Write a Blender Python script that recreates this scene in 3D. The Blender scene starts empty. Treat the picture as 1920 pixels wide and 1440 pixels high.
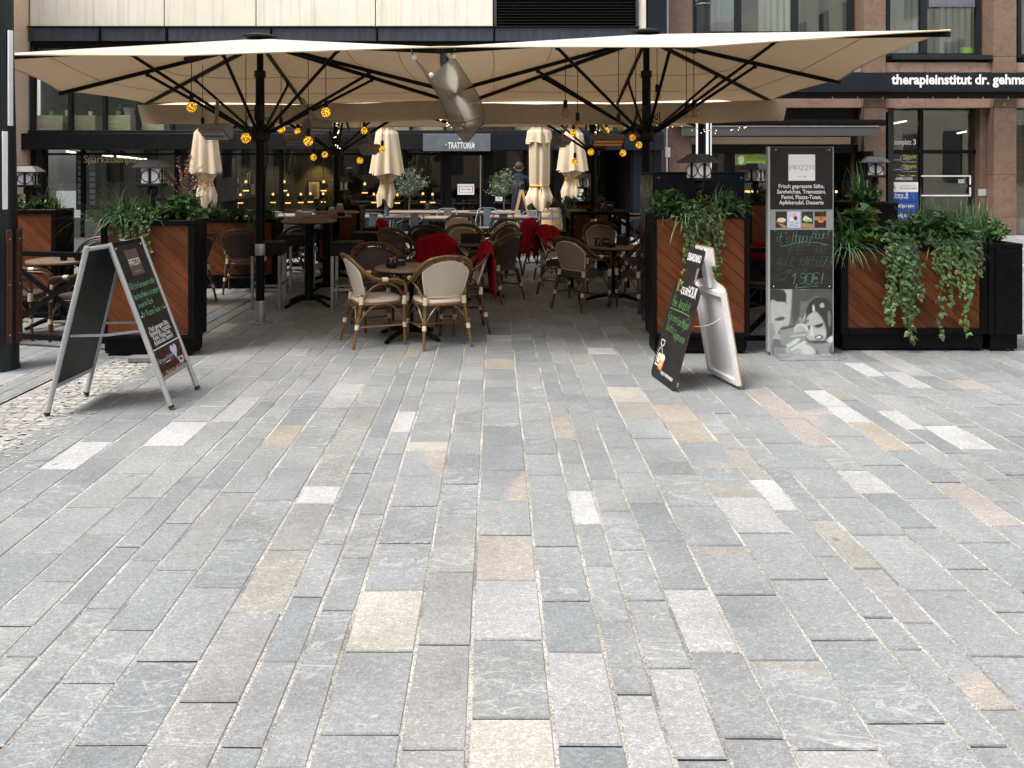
import bpy, math, random
from mathutils import Vector, Matrix, Quaternion
R = random.Random(7)
sc = bpy.context.scene
col = sc.collection
PI = math.pi
rad = math.radians
# ---------------------------------------------------------------- camera, sky, sun, exposure
CAM_H, FOC, VX, VY = 1.7, 1500.0, 926.0, 314.0
cam_data = bpy.data.cameras.new('camera')
cam = bpy.data.objects.new('camera', cam_data)
col.objects.link(cam)
cam.location = (0, 0, CAM_H)
cam.rotation_euler = (rad(90), 0, 0)
cam_data.sensor_fit = 'HORIZONTAL'
cam_data.sensor_width = 36
cam_data.lens = 36 * FOC / 1920
cam_data.shift_x = (960 - VX) / 1920
cam_data.shift_y = -(720 - VY) / 1920
cam_data.clip_end = 400
sc.camera = cam
SUN_EL, SUN_AZ = rad(60), rad(238)
w = bpy.data.worlds.new('World')
sc.world = w
w.use_nodes = True
wn = w.node_tree.nodes
sky = wn.new('ShaderNodeTexSky')
sky.sky_type = 'NISHITA'
sky.sun_disc = False
sky.sun_elevation = SUN_EL
sky.sun_rotation = SUN_AZ
sky.air_density = 1.0
sky.dust_density = 4.0
sky.ozone_density = 1.0
hsv = wn.new('ShaderNodeHueSaturation')
hsv.inputs['Saturation'].default_value = 0.35
w.node_tree.links.new(sky.outputs[0], hsv.inputs['Color'])
w.node_tree.links.new(hsv.outputs[0], wn['Background'].inputs[0])
wn['Background'].inputs[1].default_value = 0.15
sd = bpy.data.lights.new('sun', 'SUN')
sd.energy = 2.2
sd.angle = rad(22)
sd.color = (1.0, 0.96, 0.9)
sun = bpy.data.objects.new('sun', sd)
col.objects.link(sun)
dvec = Vector((math.sin(SUN_AZ) * math.cos(SUN_EL), math.cos(SUN_AZ) * math.cos(SUN_EL), math.sin(SUN_EL)))
sun.rotation_euler = (-dvec).to_track_quat('-Z', 'Y').to_euler()
sun.location = dvec * 40
sc.view_settings.view_transform = 'Standard'
sc.view_settings.look = 'None'
sc.view_settings.gamma = 1
sc.view_settings.use_curve_mapping = False
sc.view_settings.exposure = 1.06
sc.render.engine = 'CYCLES'
sc.cycles.max_bounces = 8
sc.cycles.transparent_max_bounces = 12
sc.cycles.sample_clamp_indirect = 6
sc.cycles.caustics_reflective = False
sc.cycles.caustics_refractive = False
sc.cycles.use_denoising = True

# ---------------------------------------------------------------- helpers
def gy(y):            # depth of a ground point seen at image row y
    return FOC * CAM_H / (y - VY)
def PX(x, Y): return (x - VX) * Y / FOC
def PZ(y, Y): return CAM_H + (VY - y) * Y / FOC
def G(x, y):
    Y = gy(y)
    return (PX(x, Y), Y)
def V(*a): return Vector(a)

CH = {}
class MB:
    def __init__(s):
        s.v = []; s.f = []; s.c = None
    def add(s, vs, fs):
        b = len(s.v)
        s.v.extend([tuple(p) for p in vs])
        s.f.extend([tuple(i + b for i in f) for f in fs])
        return s
    def box(s, x0, x1, y0, y1, z0, z1, bev=0.0):
        if bev <= 0:
            vs = [(x0,y0,z0),(x1,y0,z0),(x1,y1,z0),(x0,y1,z0),(x0,y0,z1),(x1,y0,z1),(x1,y1,z1),(x0,y1,z1)]
            return s.add(vs, [(0,3,2,1),(4,5,6,7),(0,1,5,4),(1,2,6,5),(2,3,7,6),(3,0,4,7)])
        b = min(bev, (x1-x0)*.45, (y1-y0)*.45, (z1-z0)*.45)
        vs = []
        X = (x0, x1); Y = (y0, y1); Z = (z0, z1)
        idx = {}
        for i in (0,1):
            for j in (0,1):
                for k in (0,1):
                    sx, sy, sz = (1,-1)[i]*b, (1,-1)[j]*b, (1,-1)[k]*b
                    idx[i,j,k,0] = len(vs); vs.append((X[i], Y[j]+sy, Z[k]+sz))
                    idx[i,j,k,1] = len(vs); vs.append((X[i]+sx, Y[j], Z[k]+sz))
                    idx[i,j,k,2] = len(vs); vs.append((X[i]+sx, Y[j]+sy, Z[k]))
        fs = []
        for i in (0,1):
            q = [idx[i,0,0,0], idx[i,1,0,0], idx[i,1,1,0], idx[i,0,1,0]]
            fs.append(q if i else q[::-1])
            q = [idx[0,i,0,1], idx[0,i,1,1], idx[1,i,1,1], idx[1,i,0,1]]
            fs.append(q if i else q[::-1])
            q = [idx[0,0,i,2], idx[1,0,i,2], idx[1,1,i,2], idx[0,1,i,2]]
            fs.append(q if i else q[::-1])
        for a in (0,1):
            for c in (0,1):
                q = [idx[0,a,c,1], idx[1,a,c,1], idx[1,a,c,2], idx[0,a,c,2]]
                fs.append(q if (a == c) == False else q[::-1])
                q = [idx[a,0,c,0], idx[a,1,c,0], idx[a,1,c,2], idx[a,0,c,2]]
                fs.append(q if (a == c) else q[::-1])
                q = [idx[a,c,0,0], idx[a,c,1,0], idx[a,c,1,1], idx[a,c,0,1]]
                fs.append(q if (a == c) == False else q[::-1])
        for i in (0,1):
            for j in (0,1):
                for k in (0,1):
                    t = [idx[i,j,k,0], idx[i,j,k,1], idx[i,j,k,2]]
                    fs.append(t if (i+j+k) % 2 else t[::-1])
        return s.add(vs, fs)
    def tube(s, pts, r, n=8, cap=True, closed=False):
        pts = [Vector(p) for p in pts]
        m = len(pts)
        rs = r if isinstance(r, (list, tuple)) else [r] * m
        tg = []
        for i in range(m):
            if closed: t = pts[(i+1) % m] - pts[i-1]
            else: t = pts[min(i+1, m-1)] - pts[max(i-1, 0)]
            tg.append(t.normalized() if t.length > 1e-9 else Vector((0,0,1)))
        up = Vector((0,0,1)) if abs(tg[0].z) < .9 else Vector((1,0,0))
        nv = (up - tg[0] * up.dot(tg[0])).normalized()
        vs = []
        for i in range(m):
            nv = nv - tg[i] * nv.dot(tg[i])
            nv = nv.normalized() if nv.length > 1e-6 else tg[i].orthogonal().normalized()
            b = tg[i].cross(nv)
            for k in range(n):
                a = 2 * PI * k / n
                vs.append(pts[i] + (nv * math.cos(a) + b * math.sin(a)) * rs[i])
        fs = []
        for i in range(m if closed else m - 1):
            j = (i + 1) % m
            for k in range(n):
                l = (k + 1) % n
                fs.append((i*n+k, i*n+l, j*n+l, j*n+k))
        if cap and not closed:
            fs.append(tuple(range(n))[::-1]); fs.append(tuple((m-1)*n + k for k in range(n)))
        return s.add(vs, fs)
    def bar(s, a, b, wd, th):          # rectangular bar from a to b
        a, b = Vector(a), Vector(b)
        t = (b - a).normalized()
        up = Vector((0,0,1)) if abs(t.z) < .95 else Vector((0,1,0))
        n = t.cross(up).normalized(); u = n.cross(t)
        vs = []
        for p in (a, b):
            for sx, sy in ((-1,-1),(1,-1),(1,1),(-1,1)):
                vs.append(p + n*sx*wd/2 + u*sy*th/2)
        return s.add(vs, [(0,3,2,1),(4,5,6,7),(0,1,5,4),(1,2,6,5),(2,3,7,6),(3,0,4,7)][:6])
    def lathe(s, prof, n=24, c=(0,0,0), cap=True, fn=None):
        vs = []; fs = []
        for (r, z) in prof:
            for k in range(n):
                a = 2*PI*k/n
                rr = r * (fn(a, z) if fn else 1)
                vs.append((c[0] + rr*math.cos(a), c[1] + rr*math.sin(a), c[2] + z))
        m = len(prof)
        for i in range(m-1):
            for k in range(n):
                l = (k+1) % n
                fs.append((i*n+k, i*n+l, (i+1)*n+l, (i+1)*n+k))
        if cap:
            fs.append(tuple(range(n))[::-1]); fs.append(tuple((m-1)*n+k for k in range(n)))
        return s.add(vs, fs)
    def poly(s, pts): return s.add(pts, [tuple(range(len(pts)))])
    def prism(s, pts2, frame, d0, d1):  # polygon in a frame's plane, extruded along its normal
        n = len(pts2)
        vs = [frame(x, y, d0) for x, y in pts2] + [frame(x, y, d1) for x, y in pts2]
        fs = [tuple(range(n))[::-1], tuple(range(n, 2*n))] + [(i, (i+1) % n, n+(i+1) % n, n+i) for i in range(n)]
        return s.add(vs, fs)
    def sphere(s, c, r, n=12, m=8, sz=1):
        prof = [(max(r*math.sin(PI*i/m), 1e-4), -r*sz*math.cos(PI*i/m)) for i in range(m+1)]
        return s.lathe(prof, n, c, cap=False)
    def xf(s, M):
        s.v = [tuple(M @ Vector(p)) for p in s.v]; return s
    def build(s, name, mat, parent=None, kind=None, smooth=None, world=False, label=None):
        me = bpy.data.meshes.new(name)
        vs = s.v
        if world and parent is not None:
            L = parent.matrix_world.translation if False else parent['_o']
            vs = [(p[0]-L[0], p[1]-L[1], p[2]-L[2]) for p in vs]
        me.from_pydata(vs, [], s.f)
        me.materials.append(mat)
        if s.c:
            ca = me.color_attributes.new('Col', 'FLOAT_COLOR', 'CORNER')
            arr = []
            for fi, f in enumerate(s.f):
                c = s.c[fi]
                for _ in f: arr.extend((c[0], c[1], c[2], 1.0))
            ca.data.foreach_set('color', arr)
        me.update()
        if smooth:
            me.shade_smooth()
            if smooth != 'all': me.set_sharp_from_angle(angle=rad(smooth))
        o = bpy.data.objects.new(name, me)
        col.objects.link(o)
        if parent:
            o.parent = parent; CH.setdefault(parent.name, []).append(o)
        if kind: o['kind'] = kind
        if label: o['label'] = label
        return o

def tag(o, label, cat, group=None, kind=None):
    o['label'] = label; o['category'] = cat
    if group: o['group'] = group
    if kind: o['kind'] = kind
    return o
def thing(name, label, cat, loc=(0,0,0), rz=0, group=None):
    o = bpy.data.objects.new(name, None)
    col.objects.link(o)
    o.location = loc; o.rotation_euler = (0, 0, rz)
    o.empty_display_size = .1
    o['_o'] = tuple(loc)
    return tag(o, label, cat, group)
def copy_tree(o, loc=None, rz=None, label=None, parent=None, scale=None):
    c = o.copy(); col.objects.link(c)
    if parent is not None:
        c.parent = parent; CH.setdefault(parent.name, []).append(c)
    if loc is not None: c.location = loc
    if rz is not None: c.rotation_euler = (0, 0, rz)
    if label: c['label'] = label
    if scale: c.scale = scale
    for ch in list(CH.get(o.name, [])): copy_tree(ch, parent=c)
    return c
def place(o, first, loc, rz, label):      # first use moves the prototype, later uses copy it
    if first[0]:
        first[0] = False
        o.location = loc; o.rotation_euler = (0,0,rz); o['label'] = label
        return o
    return copy_tree(o, loc, rz, label)
def smooth(pts, k=4, closed=False):
    P = [Vector(p) for p in pts]; out = []; n = len(P)
    for i in range(n if closed else n-1):
        p0 = P[i-1] if (i > 0 or closed) else P[0]
        p1 = P[i]; p2 = P[(i+1) % n]
        p3 = P[(i+2) % n] if (i+2 < n or closed) else P[-1]
        for j in range(k):
            t = j/k
            out.append(.5*((2*p1)+(p2-p0)*t+(2*p0-5*p1+4*p2-p3)*t*t+(3*p1-p0-3*p2+p3)*t**3))
    if not closed: out.append(P[-1])
    return out
class Frame:                              # flat frame: origin, right, up; normal = right x up
    def __init__(s, o, r, u):
        s.o = Vector(o); s.r = Vector(r).normalized(); s.u = Vector(u).normalized(); s.n = s.r.cross(s.u).normalized()
    def __call__(s, x, y, d=0): return s.o + s.r*x + s.u*y + s.n*d
def clip(poly, a, b, c):                  # keep a*x+b*y<=c
    out = []
    for i in range(len(poly)):
        p, q = poly[i], poly[(i+1) % len(poly)]
        dp, dq = a*p[0]+b*p[1]-c, a*q[0]+b*q[1]-c
        if dp <= 0: out.append(p)
        if dp*dq < 0:
            t = dp/(dp-dq); out.append((p[0]+(q[0]-p[0])*t, p[1]+(q[1]-p[1])*t))
    return out
def font_mesh(txt, size, align='LEFT', bold=0.0, sx=1.0, shear=0.0, space=1.0):
    cu = bpy.data.curves.new('txt', 'FONT')
    cu.body = txt; cu.size = size; cu.align_x = align; cu.offset = bold*size; cu.shear = shear
    cu.space_character = space
    cu.resolution_u = 3
    ob = bpy.data.objects.new('txt', cu)
    me = bpy.data.meshes.new_from_object(ob)
    vs = [(v.co.x*sx, v.co.y) for v in me.vertices]
    fs = [tuple(p.vertices) for p in me.polygons]
    bpy.data.objects.remove(ob); bpy.data.curves.remove(cu); bpy.data.meshes.remove(me)
    return vs, fs
def lettering(txt, size, frame, x, y, mat, parent, align='LEFT', bold=0.0, sx=1.0, d=.002, name='lettering', shear=0.0, width=None, space=1.0, world=False):
    vs, fs = font_mesh(txt, size, align, bold, sx, shear, space)
    if width:
        a = min(v[0] for v in vs); b = max(v[0] for v in vs); k = width/(b-a)
        vs = [(v[0]*k, v[1]) for v in vs]
    m = MB().add([frame(x+p[0], y+p[1], d) for p in vs], fs)
    return m.build(name, mat, parent, kind='stuff', world=world)
STROKE = {'a':'46 16 05 03 12 32 43|46 43 52','b':'09 02 32 43 45 36 06','c':'45 36 16 05 03 12 32 43','d':'46 16 05 03 12 32 43|49 43 52',
'e':'04 44 45 36 16 05 03 12 32 43','f':'49 39 28 22|06 46','g':'46 16 05 03 12 42|46 41 30 10','h':'09 02|05 16 36 45 42','i':'16 13 22|18 19',
'k':'09 02|46 04 42','l':'19 13 22','m':'06 02|05 16 25 22|25 36 45 42','n':'06 02|05 16 36 45 42','o':'16 05 03 12 32 43 45 36 16',
'p':'06 00|06 36 45 43 32 02','r':'06 02|04 16 36','s':'45 36 16 05 14 34 43 32 12 03','t':'19 13 22 32|06 36','u':'06 03 12 32 43|46 42',
'v':'06 22 46','w':'06 12 25 32 46','z':'06 46 02 42','y':'06 03 12 42|46 41 30 10','A':'02 29 42|14 34','B':'02 09 39 48 47 36 06|36 45 43 32 02',
'C':'48 39 19 08 03 12 32 43','E':'49 09 02 42|06 36','F':'49 09 02|06 36','G':'48 39 19 08 03 12 32 43 45 25','H':'02 09|42 49|06 46','I':'22 29',
'K':'02 09|49 05 42','L':'09 02 42','M':'02 09 25 49 42','O':'19 08 03 12 32 43 48 39 19','P':'02 09 39 48 46 35 05','R':'02 09 39 48 46 35 05|25 42',
'S':'48 39 19 08 07 16 36 45 43 32 12 03','T':'09 49|29 22','U':'09 03 12 32 43 49','D':'02 09 29 47 44 22 02','0':'19 08 03 12 32 43 48 39 19','1':'07 29 22',
'5':'49 09 06 36 45 43 32 02','7':'09 49 12|16 36','9':'46 16 07 08 19 39 48 43 32 12','€':'48 39 19 08 03 12 32 43|06 36|05 35','!':'29 24|22 23',
':':'26 25|23 22','-':'15 35',',':'22 10',"'":'29 27','"':'19 17|39 37','.':'22 23','*':'14 24 25 15 14',')':'19 38 33 12'}
def ribbon(m, pts, wd, frame, d):
    for i in range(len(pts)-1):
        ax, ay = pts[i]; bx, by = pts[i+1]
        L = math.hypot(bx-ax, by-ay)
        if L < 1e-6: continue
        tx, ty = (bx-ax)/L, (by-ay)/L
        nx, ny = -ty*wd/2, tx*wd/2
        ex, ey = tx*wd*.4, ty*wd*.4
        m.poly([frame(ax-ex-nx, ay-ey-ny, d), frame(bx+ex-nx, by+ey-ny, d), frame(bx+ex+nx, by+ey+ny, d), frame(ax-ex+nx, ay-ey+ny, d)])
def scribble(lines, frame, mat, parent, d=.002, wd=.003, name='chalk_writing'):
    """lines: (text, x, y, width, height, slant)"""
    m = MB()
    for (txt, x, y, W, Hh, sl) in lines:
        adv = [(.55 if ch in "il1!:',.I*" else .6 if ch == ' ' else 1) for ch in txt]
        k = W / sum(adv); cx = x
        for ch, a in zip(txt, adv):
            g = STROKE.get(ch)
            if g:
                jy = R.uniform(-.05, .05)*Hh; js = R.uniform(.92, 1.08)
                for st in g.split('|'):
                    P = []
                    for q in st.split():
                        px = int(q[0])/5*k*js*(1 if a == 1 else .8) ; py = (int(q[1])-2)/7*Hh*js
                        P.append((cx+px+py*sl+R.uniform(-.02,.02)*Hh, y+py+jy+R.uniform(-.02,.02)*Hh))
                    if len(P) > 2:
                        P = [(p.x, p.y) for p in smooth([(a_, b_, 0) for a_, b_ in P], 3)]
                    ribbon(m, P, wd, frame, d)
            cx += a*k
    return m.build(name, mat, parent, kind='stuff')
# ---------------------------------------------------------------- materials
def newmat(name):
    m = bpy.data.materials.new(name); m.use_nodes = True
    nt = m.node_tree
    return m, nt, nt.nodes['Principled BSDF'], nt.nodes['Material Output']
def N(nt, t, **kw):
    n = nt.nodes.new(t)
    for k, v in kw.items():
        if k in n.inputs: n.inputs[k].default_value = v
        else: setattr(n, k, v)
    return n
def coords(nt, scale=(1,1,1), rnd=True, kind='Object'):
    tc = N(nt, 'ShaderNodeTexCoord'); mp = N(nt, 'ShaderNodeMapping')
    mp.inputs['Scale'].default_value = scale
    nt.links.new(tc.outputs[kind], mp.inputs['Vector'])
    if rnd:
        oi = N(nt, 'ShaderNodeObjectInfo'); mu = N(nt, 'ShaderNodeMath', operation='MULTIPLY'); mu.inputs[1].default_value = 37.0
        nt.links.new(oi.outputs['Random'], mu.inputs[0])
        cb = N(nt, 'ShaderNodeCombineXYZ')
        for i in range(3): nt.links.new(mu.outputs[0], cb.inputs[i])
        nt.links.new(cb.outputs[0], mp.inputs['Location'])
    return mp.outputs[0]
def noise(nt, vec, scale, detail=4, rough=.6, dist=0):
    n = N(nt, 'ShaderNodeTexNoise', Scale=scale, Detail=detail, Roughness=rough, Distortion=dist)
    nt.links.new(vec, n.inputs['Vector']); return n.outputs['Fac']
def ramp(nt, fac, stops):
    r = N(nt, 'ShaderNodeValToRGB'); e = r.color_ramp.elements
    while len(e) < len(stops): e.new(.5)
    for x, (p, c) in zip(e, stops):
        x.position = p; x.color = (c[0], c[1], c[2], 1) if isinstance(c, (tuple, list)) else (c, c, c, 1)
    nt.links.new(fac, r.inputs[0]); return r.outputs[0]
def mixc(nt, fac, a, b, mode='MIX'):
    m = N(nt, 'ShaderNodeMix', data_type='RGBA', blend_type=mode)
    for k, v in ((0, fac), (6, a), (7, b)):
        if isinstance(v, (int, float)): m.inputs[k].default_value = v
        elif isinstance(v, tuple): m.inputs[k].default_value = (v[0], v[1], v[2], 1)
        else: nt.links.new(v, m.inputs[k])
    return m.outputs[2]
def bump(nt, p, h, strength, dist=.01):
    b = N(nt, 'ShaderNodeBump', Strength=strength, Distance=dist)
    nt.links.new(h, b.inputs['Height']); nt.links.new(b.outputs[0], p.inputs['Normal'])
def mat(name, c, rough=.5, metal=0, var=.12, scale=6, bmp=0, bscale=120, stretch=(1,1,1), spec=.5, dirt=0):
    m, nt, p, out = newmat(name)
    vec = coords(nt, stretch)
    lo = tuple(x*(1-var) for x in c); hi = tuple(min(1, x*(1+var)) for x in c)
    cc = ramp(nt, noise(nt, vec, scale, 5, .65), [(.3, lo), (.7, hi)])
    if dirt:
        dm = ramp(nt, noise(nt, vec, scale*.4, 6, .7), [(.52, 0.0), (.72, dirt)])
        cc = mixc(nt, dm, cc, (.16, .15, .13))
    nt.links.new(cc, p.inputs['Base Color'])
    p.inputs['Roughness'].default_value = rough; p.inputs['Metallic'].default_value = metal
    p.inputs['Specular IOR Level'].default_value = spec
    rr = ramp(nt, noise(nt, vec, scale*2, 3), [(.3, max(0, rough-.08)), (.7, min(1, rough+.1))])
    nt.links.new(rr, p.inputs['Roughness'])
    if bmp: bump(nt, p, noise(nt, vec, bscale, 4), bmp, .004)
    return m
def emit(name, c, s):
    m, nt, p, out = newmat(name)
    p.inputs['Base Color'].default_value = (c[0]*.3, c[1]*.3, c[2]*.3, 1)
    p.inputs['Emission Color'].default_value = (c[0], c[1], c[2], 1); p.inputs['Emission Strength'].default_value = s
    return m
def glassmat(name, tint=(.75,.78,.78), ior=1.5, gloss=.015, boost=1.0):
    m, nt, p, out = newmat(name); nt.nodes.remove(p)
    t = N(nt, 'ShaderNodeBsdfTransparent'); t.inputs[0].default_value = (*tint, 1)
    g = N(nt, 'ShaderNodeBsdfGlossy', Roughness=gloss)
    lw = N(nt, 'ShaderNodeLayerWeight', Blend=.5); pw = N(nt, 'ShaderNodeMath', operation='POWER'); pw.inputs[1].default_value = 5.0
    nt.links.new(lw.outputs['Facing'], pw.inputs[0])
    mu = N(nt, 'ShaderNodeMath', operation='MULTIPLY_ADD', use_clamp=True); mu.inputs[1].default_value = .95; mu.inputs[2].default_value = .04*boost
    nt.links.new(pw.outputs[0], mu.inputs[0])
    mx = N(nt, 'ShaderNodeMixShader')
    nt.links.new(mu.outputs[0], mx.inputs[0]); nt.links.new(t.outputs[0], mx.inputs[1]); nt.links.new(g.outputs[0], mx.inputs[2])
    nt.links.new(mx.outputs[0], out.inputs[0]); return m
def fabric(name, c, trans, var=.06, stretch=(1,1,1), weave=400, tc=None, crease=False):
    m, nt, p, out = newmat(name)
    vec = coords(nt, stretch, rnd=False)
    f = noise(nt, vec, 1.7, 6, .65)
    cc = ramp(nt, f, [(.3, tuple(x*(1-var*1.6) for x in c)), (.65, c)])
    nt.links.new(cc, p.inputs['Base Color']); p.inputs['Roughness'].default_value = .85
    p.inputs['Specular IOR Level'].default_value = .15
    bump(nt, p, noise(nt, vec, 3.2, 5, .55, 1.5), .35, .05) if crease else bump(nt, p, noise(nt, vec, weave, 2), .15, .002)
    if trans:
        tr = N(nt, 'ShaderNodeBsdfTranslucent')
        tr.inputs[0].default_value = (*(tc or c), 1)
        mx = N(nt, 'ShaderNodeMixShader'); mx.inputs[0].default_value = trans
        nt.links.new(p.outputs[0], mx.inputs[1]); nt.links.new(tr.outputs[0], mx.inputs[2]); nt.links.new(mx.outputs[0], out.inputs[0])
    return m
def leafmat(name, c, trans=.25):
    m, nt, p, out = newmat(name)
    at = N(nt, 'ShaderNodeAttribute', attribute_name='Col')
    cc = mixc(nt, 1.0, (*c,), at.outputs['Color'], 'MULTIPLY')
    nt.links.new(cc, p.inputs['Base Color']); p.inputs['Roughness'].default_value = .38
    p.inputs['Specular IOR Level'].default_value = .5
    tr = N(nt, 'ShaderNodeBsdfTranslucent'); nt.links.new(cc, tr.inputs[0])
    mx = N(nt, 'ShaderNodeMixShader'); mx.inputs[0].default_value = trans
    nt.links.new(p.outputs[0], mx.inputs[1]); nt.links.new(tr.outputs[0], mx.inputs[2]); nt.links.new(mx.outputs[0], out.inputs[0])
    return m
def stonemat():
    m, nt, p, out = newmat('gneiss_paving')
    at = N(nt, 'ShaderNodeAttribute', attribute_name='Col')
    pa = N(nt, 'ShaderNodeAttribute', attribute_name='patch', attribute_type='OBJECT')
    pc = N(nt, 'ShaderNodeAttribute', attribute_name='patch_tint', attribute_type='OBJECT')
    geo = N(nt, 'ShaderNodeNewGeometry')
    vec = coords(nt, (1,1,1), rnd=True)
    fl = coords(nt, (1, 1.7, 1), rnd=True)
    # rust coloured patch with a ragged border
    dt = N(nt, 'ShaderNodeVectorMath', operation='DOT_PRODUCT')
    tc = N(nt, 'ShaderNodeTexCoord'); sp = N(nt, 'ShaderNodeSeparateXYZ'); nt.links.new(pa.outputs['Vector'], sp.inputs[0])
    cb = N(nt, 'ShaderNodeCombineXYZ'); nt.links.new(sp.outputs[0], cb.inputs[0]); nt.links.new(sp.outputs[1], cb.inputs[1])
    nt.links.new(tc.outputs['Object'], dt.inputs[0]); nt.links.new(cb.outputs[0], dt.inputs[1])
    nz = noise(nt, vec, 7, 5, .6)
    a1 = N(nt, 'ShaderNodeMath', operation='MULTIPLY_ADD'); nt.links.new(nz, a1.inputs[0]); a1.inputs[1].default_value = .22; nt.links.new(dt.outputs['Value'], a1.inputs[2])
    a2 = N(nt, 'ShaderNodeMath', operation='SUBTRACT'); nt.links.new(a1.outputs[0], a2.inputs[0]); nt.links.new(sp.outputs[2], a2.inputs[1])
    msk = ramp(nt, a2.outputs[0], [(.0, 0.0), (.05, .88)])
    base = mixc(nt, msk, at.outputs['Color'], pc.outputs['Color'])
    big = ramp(nt, noise(nt, vec, 2.2, 5, .6), [(.25, .84), (.75, 1.12)])
    base = mixc(nt, 1.0, base, big, 'MULTIPLY')
    fk = ramp(nt, noise(nt, fl, 52, 5, .74, 1.6), [(.30, .60), (.45, .90), (.54, 1.04), (.66, 1.75)])
    base = mixc(nt, 1.0, base, fk, 'MULTIPLY')
    gr = ramp(nt, noise(nt, vec, 210, 2, .7), [(.25, .8), (.75, 1.2)])
    base = mixc(nt, 1.0, base, gr, 'MULTIPLY')
    # pale scuffs and dull stains
    st = ramp(nt, noise(nt, geo.outputs['Position'], 1.3, 9, .74), [(.60, 0.0), (.76, .55)])
    base = mixc(nt, st, base, (.40, .39, .365))
    dk_ = ramp(nt, noise(nt, geo.outputs['Position'], .8, 8, .7), [(.30, .78), (.50, 1.0), (.75, 1.10)])
    base = mixc(nt, 1.0, base, dk_, 'MULTIPLY')
    oi = N(nt, 'ShaderNodeObjectInfo')
    vn = noise(nt, coords(nt, (1.0, 3.2, 1), True), 2.4, 5, .6, 1.2)
    vb = ramp(nt, vn, [(.485, 0.0), (.5, .55), (.515, 0.0)])
    gt = ramp(nt, oi.outputs['Random'], [(.70, 0.0), (.72, 1.0)])
    base = mixc(nt, mixc(nt, 1.0, vb, gt, 'MULTIPLY'), base, (.44, .44, .43))
    gum = N(nt, 'ShaderNodeTexVoronoi', Scale=1.7); nt.links.new(geo.outputs['Position'], gum.inputs['Vector'])
    gm = ramp(nt, gum.outputs['Distance'], [(.030, .6), (.042, 0.0)])
    base = mixc(nt, gm, base, (.11, .105, .10))
    ge = N(nt, 'ShaderNodeSeparateXYZ'); nt.links.new(geo.outputs['Position'], ge.inputs[0])
    sp2 = ramp(nt, noise(nt, coords(nt, (1,1,1), True), 26, 3, .5), [(.74, 0.0), (.78, .55)])
    base = mixc(nt, sp2, base, (.12, .115, .11))
    nt.links.new(base, p.inputs['Base Color'])
    p.inputs['Roughness'].default_value = .55; p.inputs['Specular IOR Level'].default_value = .5
    h = N(nt, 'ShaderNodeMath', operation='MULTIPLY_ADD'); nt.links.new(noise(nt, fl, 40, 5, .7, .5), h.inputs[0]); h.inputs[1].default_value = 1.0
    nt.links.new(noise(nt, vec, 9, 3), h.inputs[2])
    bump(nt, p, h.outputs[0], .45, .006)
    return m
def sandmat():
    m, nt, p, out = newmat('joint_sand')
    vec = coords(nt, (1,1,1), False)
    c1 = ramp(nt, noise(nt, vec, 150, 3, .85), [(.32, (.07,.062,.055)), (.47, (.33,.31,.28)), (.62, (.60,.585,.55))])
    c2 = ramp(nt, noise(nt, vec, 2.5, 5), [(.35, .45), (.65, 1.1)])
    nt.links.new(mixc(nt, 1.0, c1, c2, 'MULTIPLY'), p.inputs['Base Color']); p.inputs['Roughness'].default_value = .95
    bump(nt, p, noise(nt, vec, 240, 2), .9, .006)
    return m
def woodmat(name, a, b, gs=(2.0, 46, 46), rough=.5, coat=0):
    m, nt, p, out = newmat(name)
    vec = coords(nt, gs); oi = N(nt, 'ShaderNodeObjectInfo')
    g1 = ramp(nt, noise(nt, vec, 1.0, 6, .65, 1.2), [(.25, a), (.75, b)])
    g2 = ramp(nt, noise(nt, coords(nt, (1.2, 9, 9)), 2.2, 4), [(.3, .72), (.7, 1.18)])
    g = mixc(nt, 1.0, g1, g2, 'MULTIPLY')
    rv = ramp(nt, oi.outputs['Random'], [(0, .74), (1, 1.22)])
    nt.links.new(mixc(nt, 1.0, g, rv, 'MULTIPLY'), p.inputs['Base Color'])
    p.inputs['Roughness'].default_value = rough; p.inputs['Specular IOR Level'].default_value = .25
    bump(nt, p, noise(nt, vec, 2.0, 4), .2, .003)
    return m
def granitemat(name, c):
    m, nt, p, out = newmat(name)
    vec = coords(nt, (1,1,1))
    wv = noise(nt, vec, 3.4, 7, .62, 1.6)
    c1 = ramp(nt, wv, [(.28, tuple(x*.72 for x in c)), (.48, c), (.58, tuple(x*1.16 for x in c)), (.75, tuple(x*.85 for x in c))])
    gr = ramp(nt, noise(nt, vec, 150, 3, .7), [(.3, .82), (.7, 1.15)])
    nt.links.new(mixc(nt, 1.0, c1, gr, 'MULTIPLY'), p.inputs['Base Color'])
    p.inputs['Roughness'].default_value = .32; return m
def wallmat(name, c, streak=.3):
    m, nt, p, out = newmat(name)
    tc = coords(nt, (1,1,1), False)
    v2 = coords(nt, (7, 7, .25), False)
    c1 = ramp(nt, noise(nt, tc, .8, 7, .65), [(.3, tuple(x*.86 for x in c)), (.7, c)])
    s = ramp(nt, noise(nt, v2, 1.2, 5, .7), [(.50, 0.0), (.72, streak)])
    c2 = mixc(nt, s, c1, tuple(x*.5 for x in c))
    nt.links.new(c2, p.inputs['Base Color']); p.inputs['Roughness'].default_value = .8
    bump(nt, p, noise(nt, tc, 60, 3), .12, .004); return m

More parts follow.
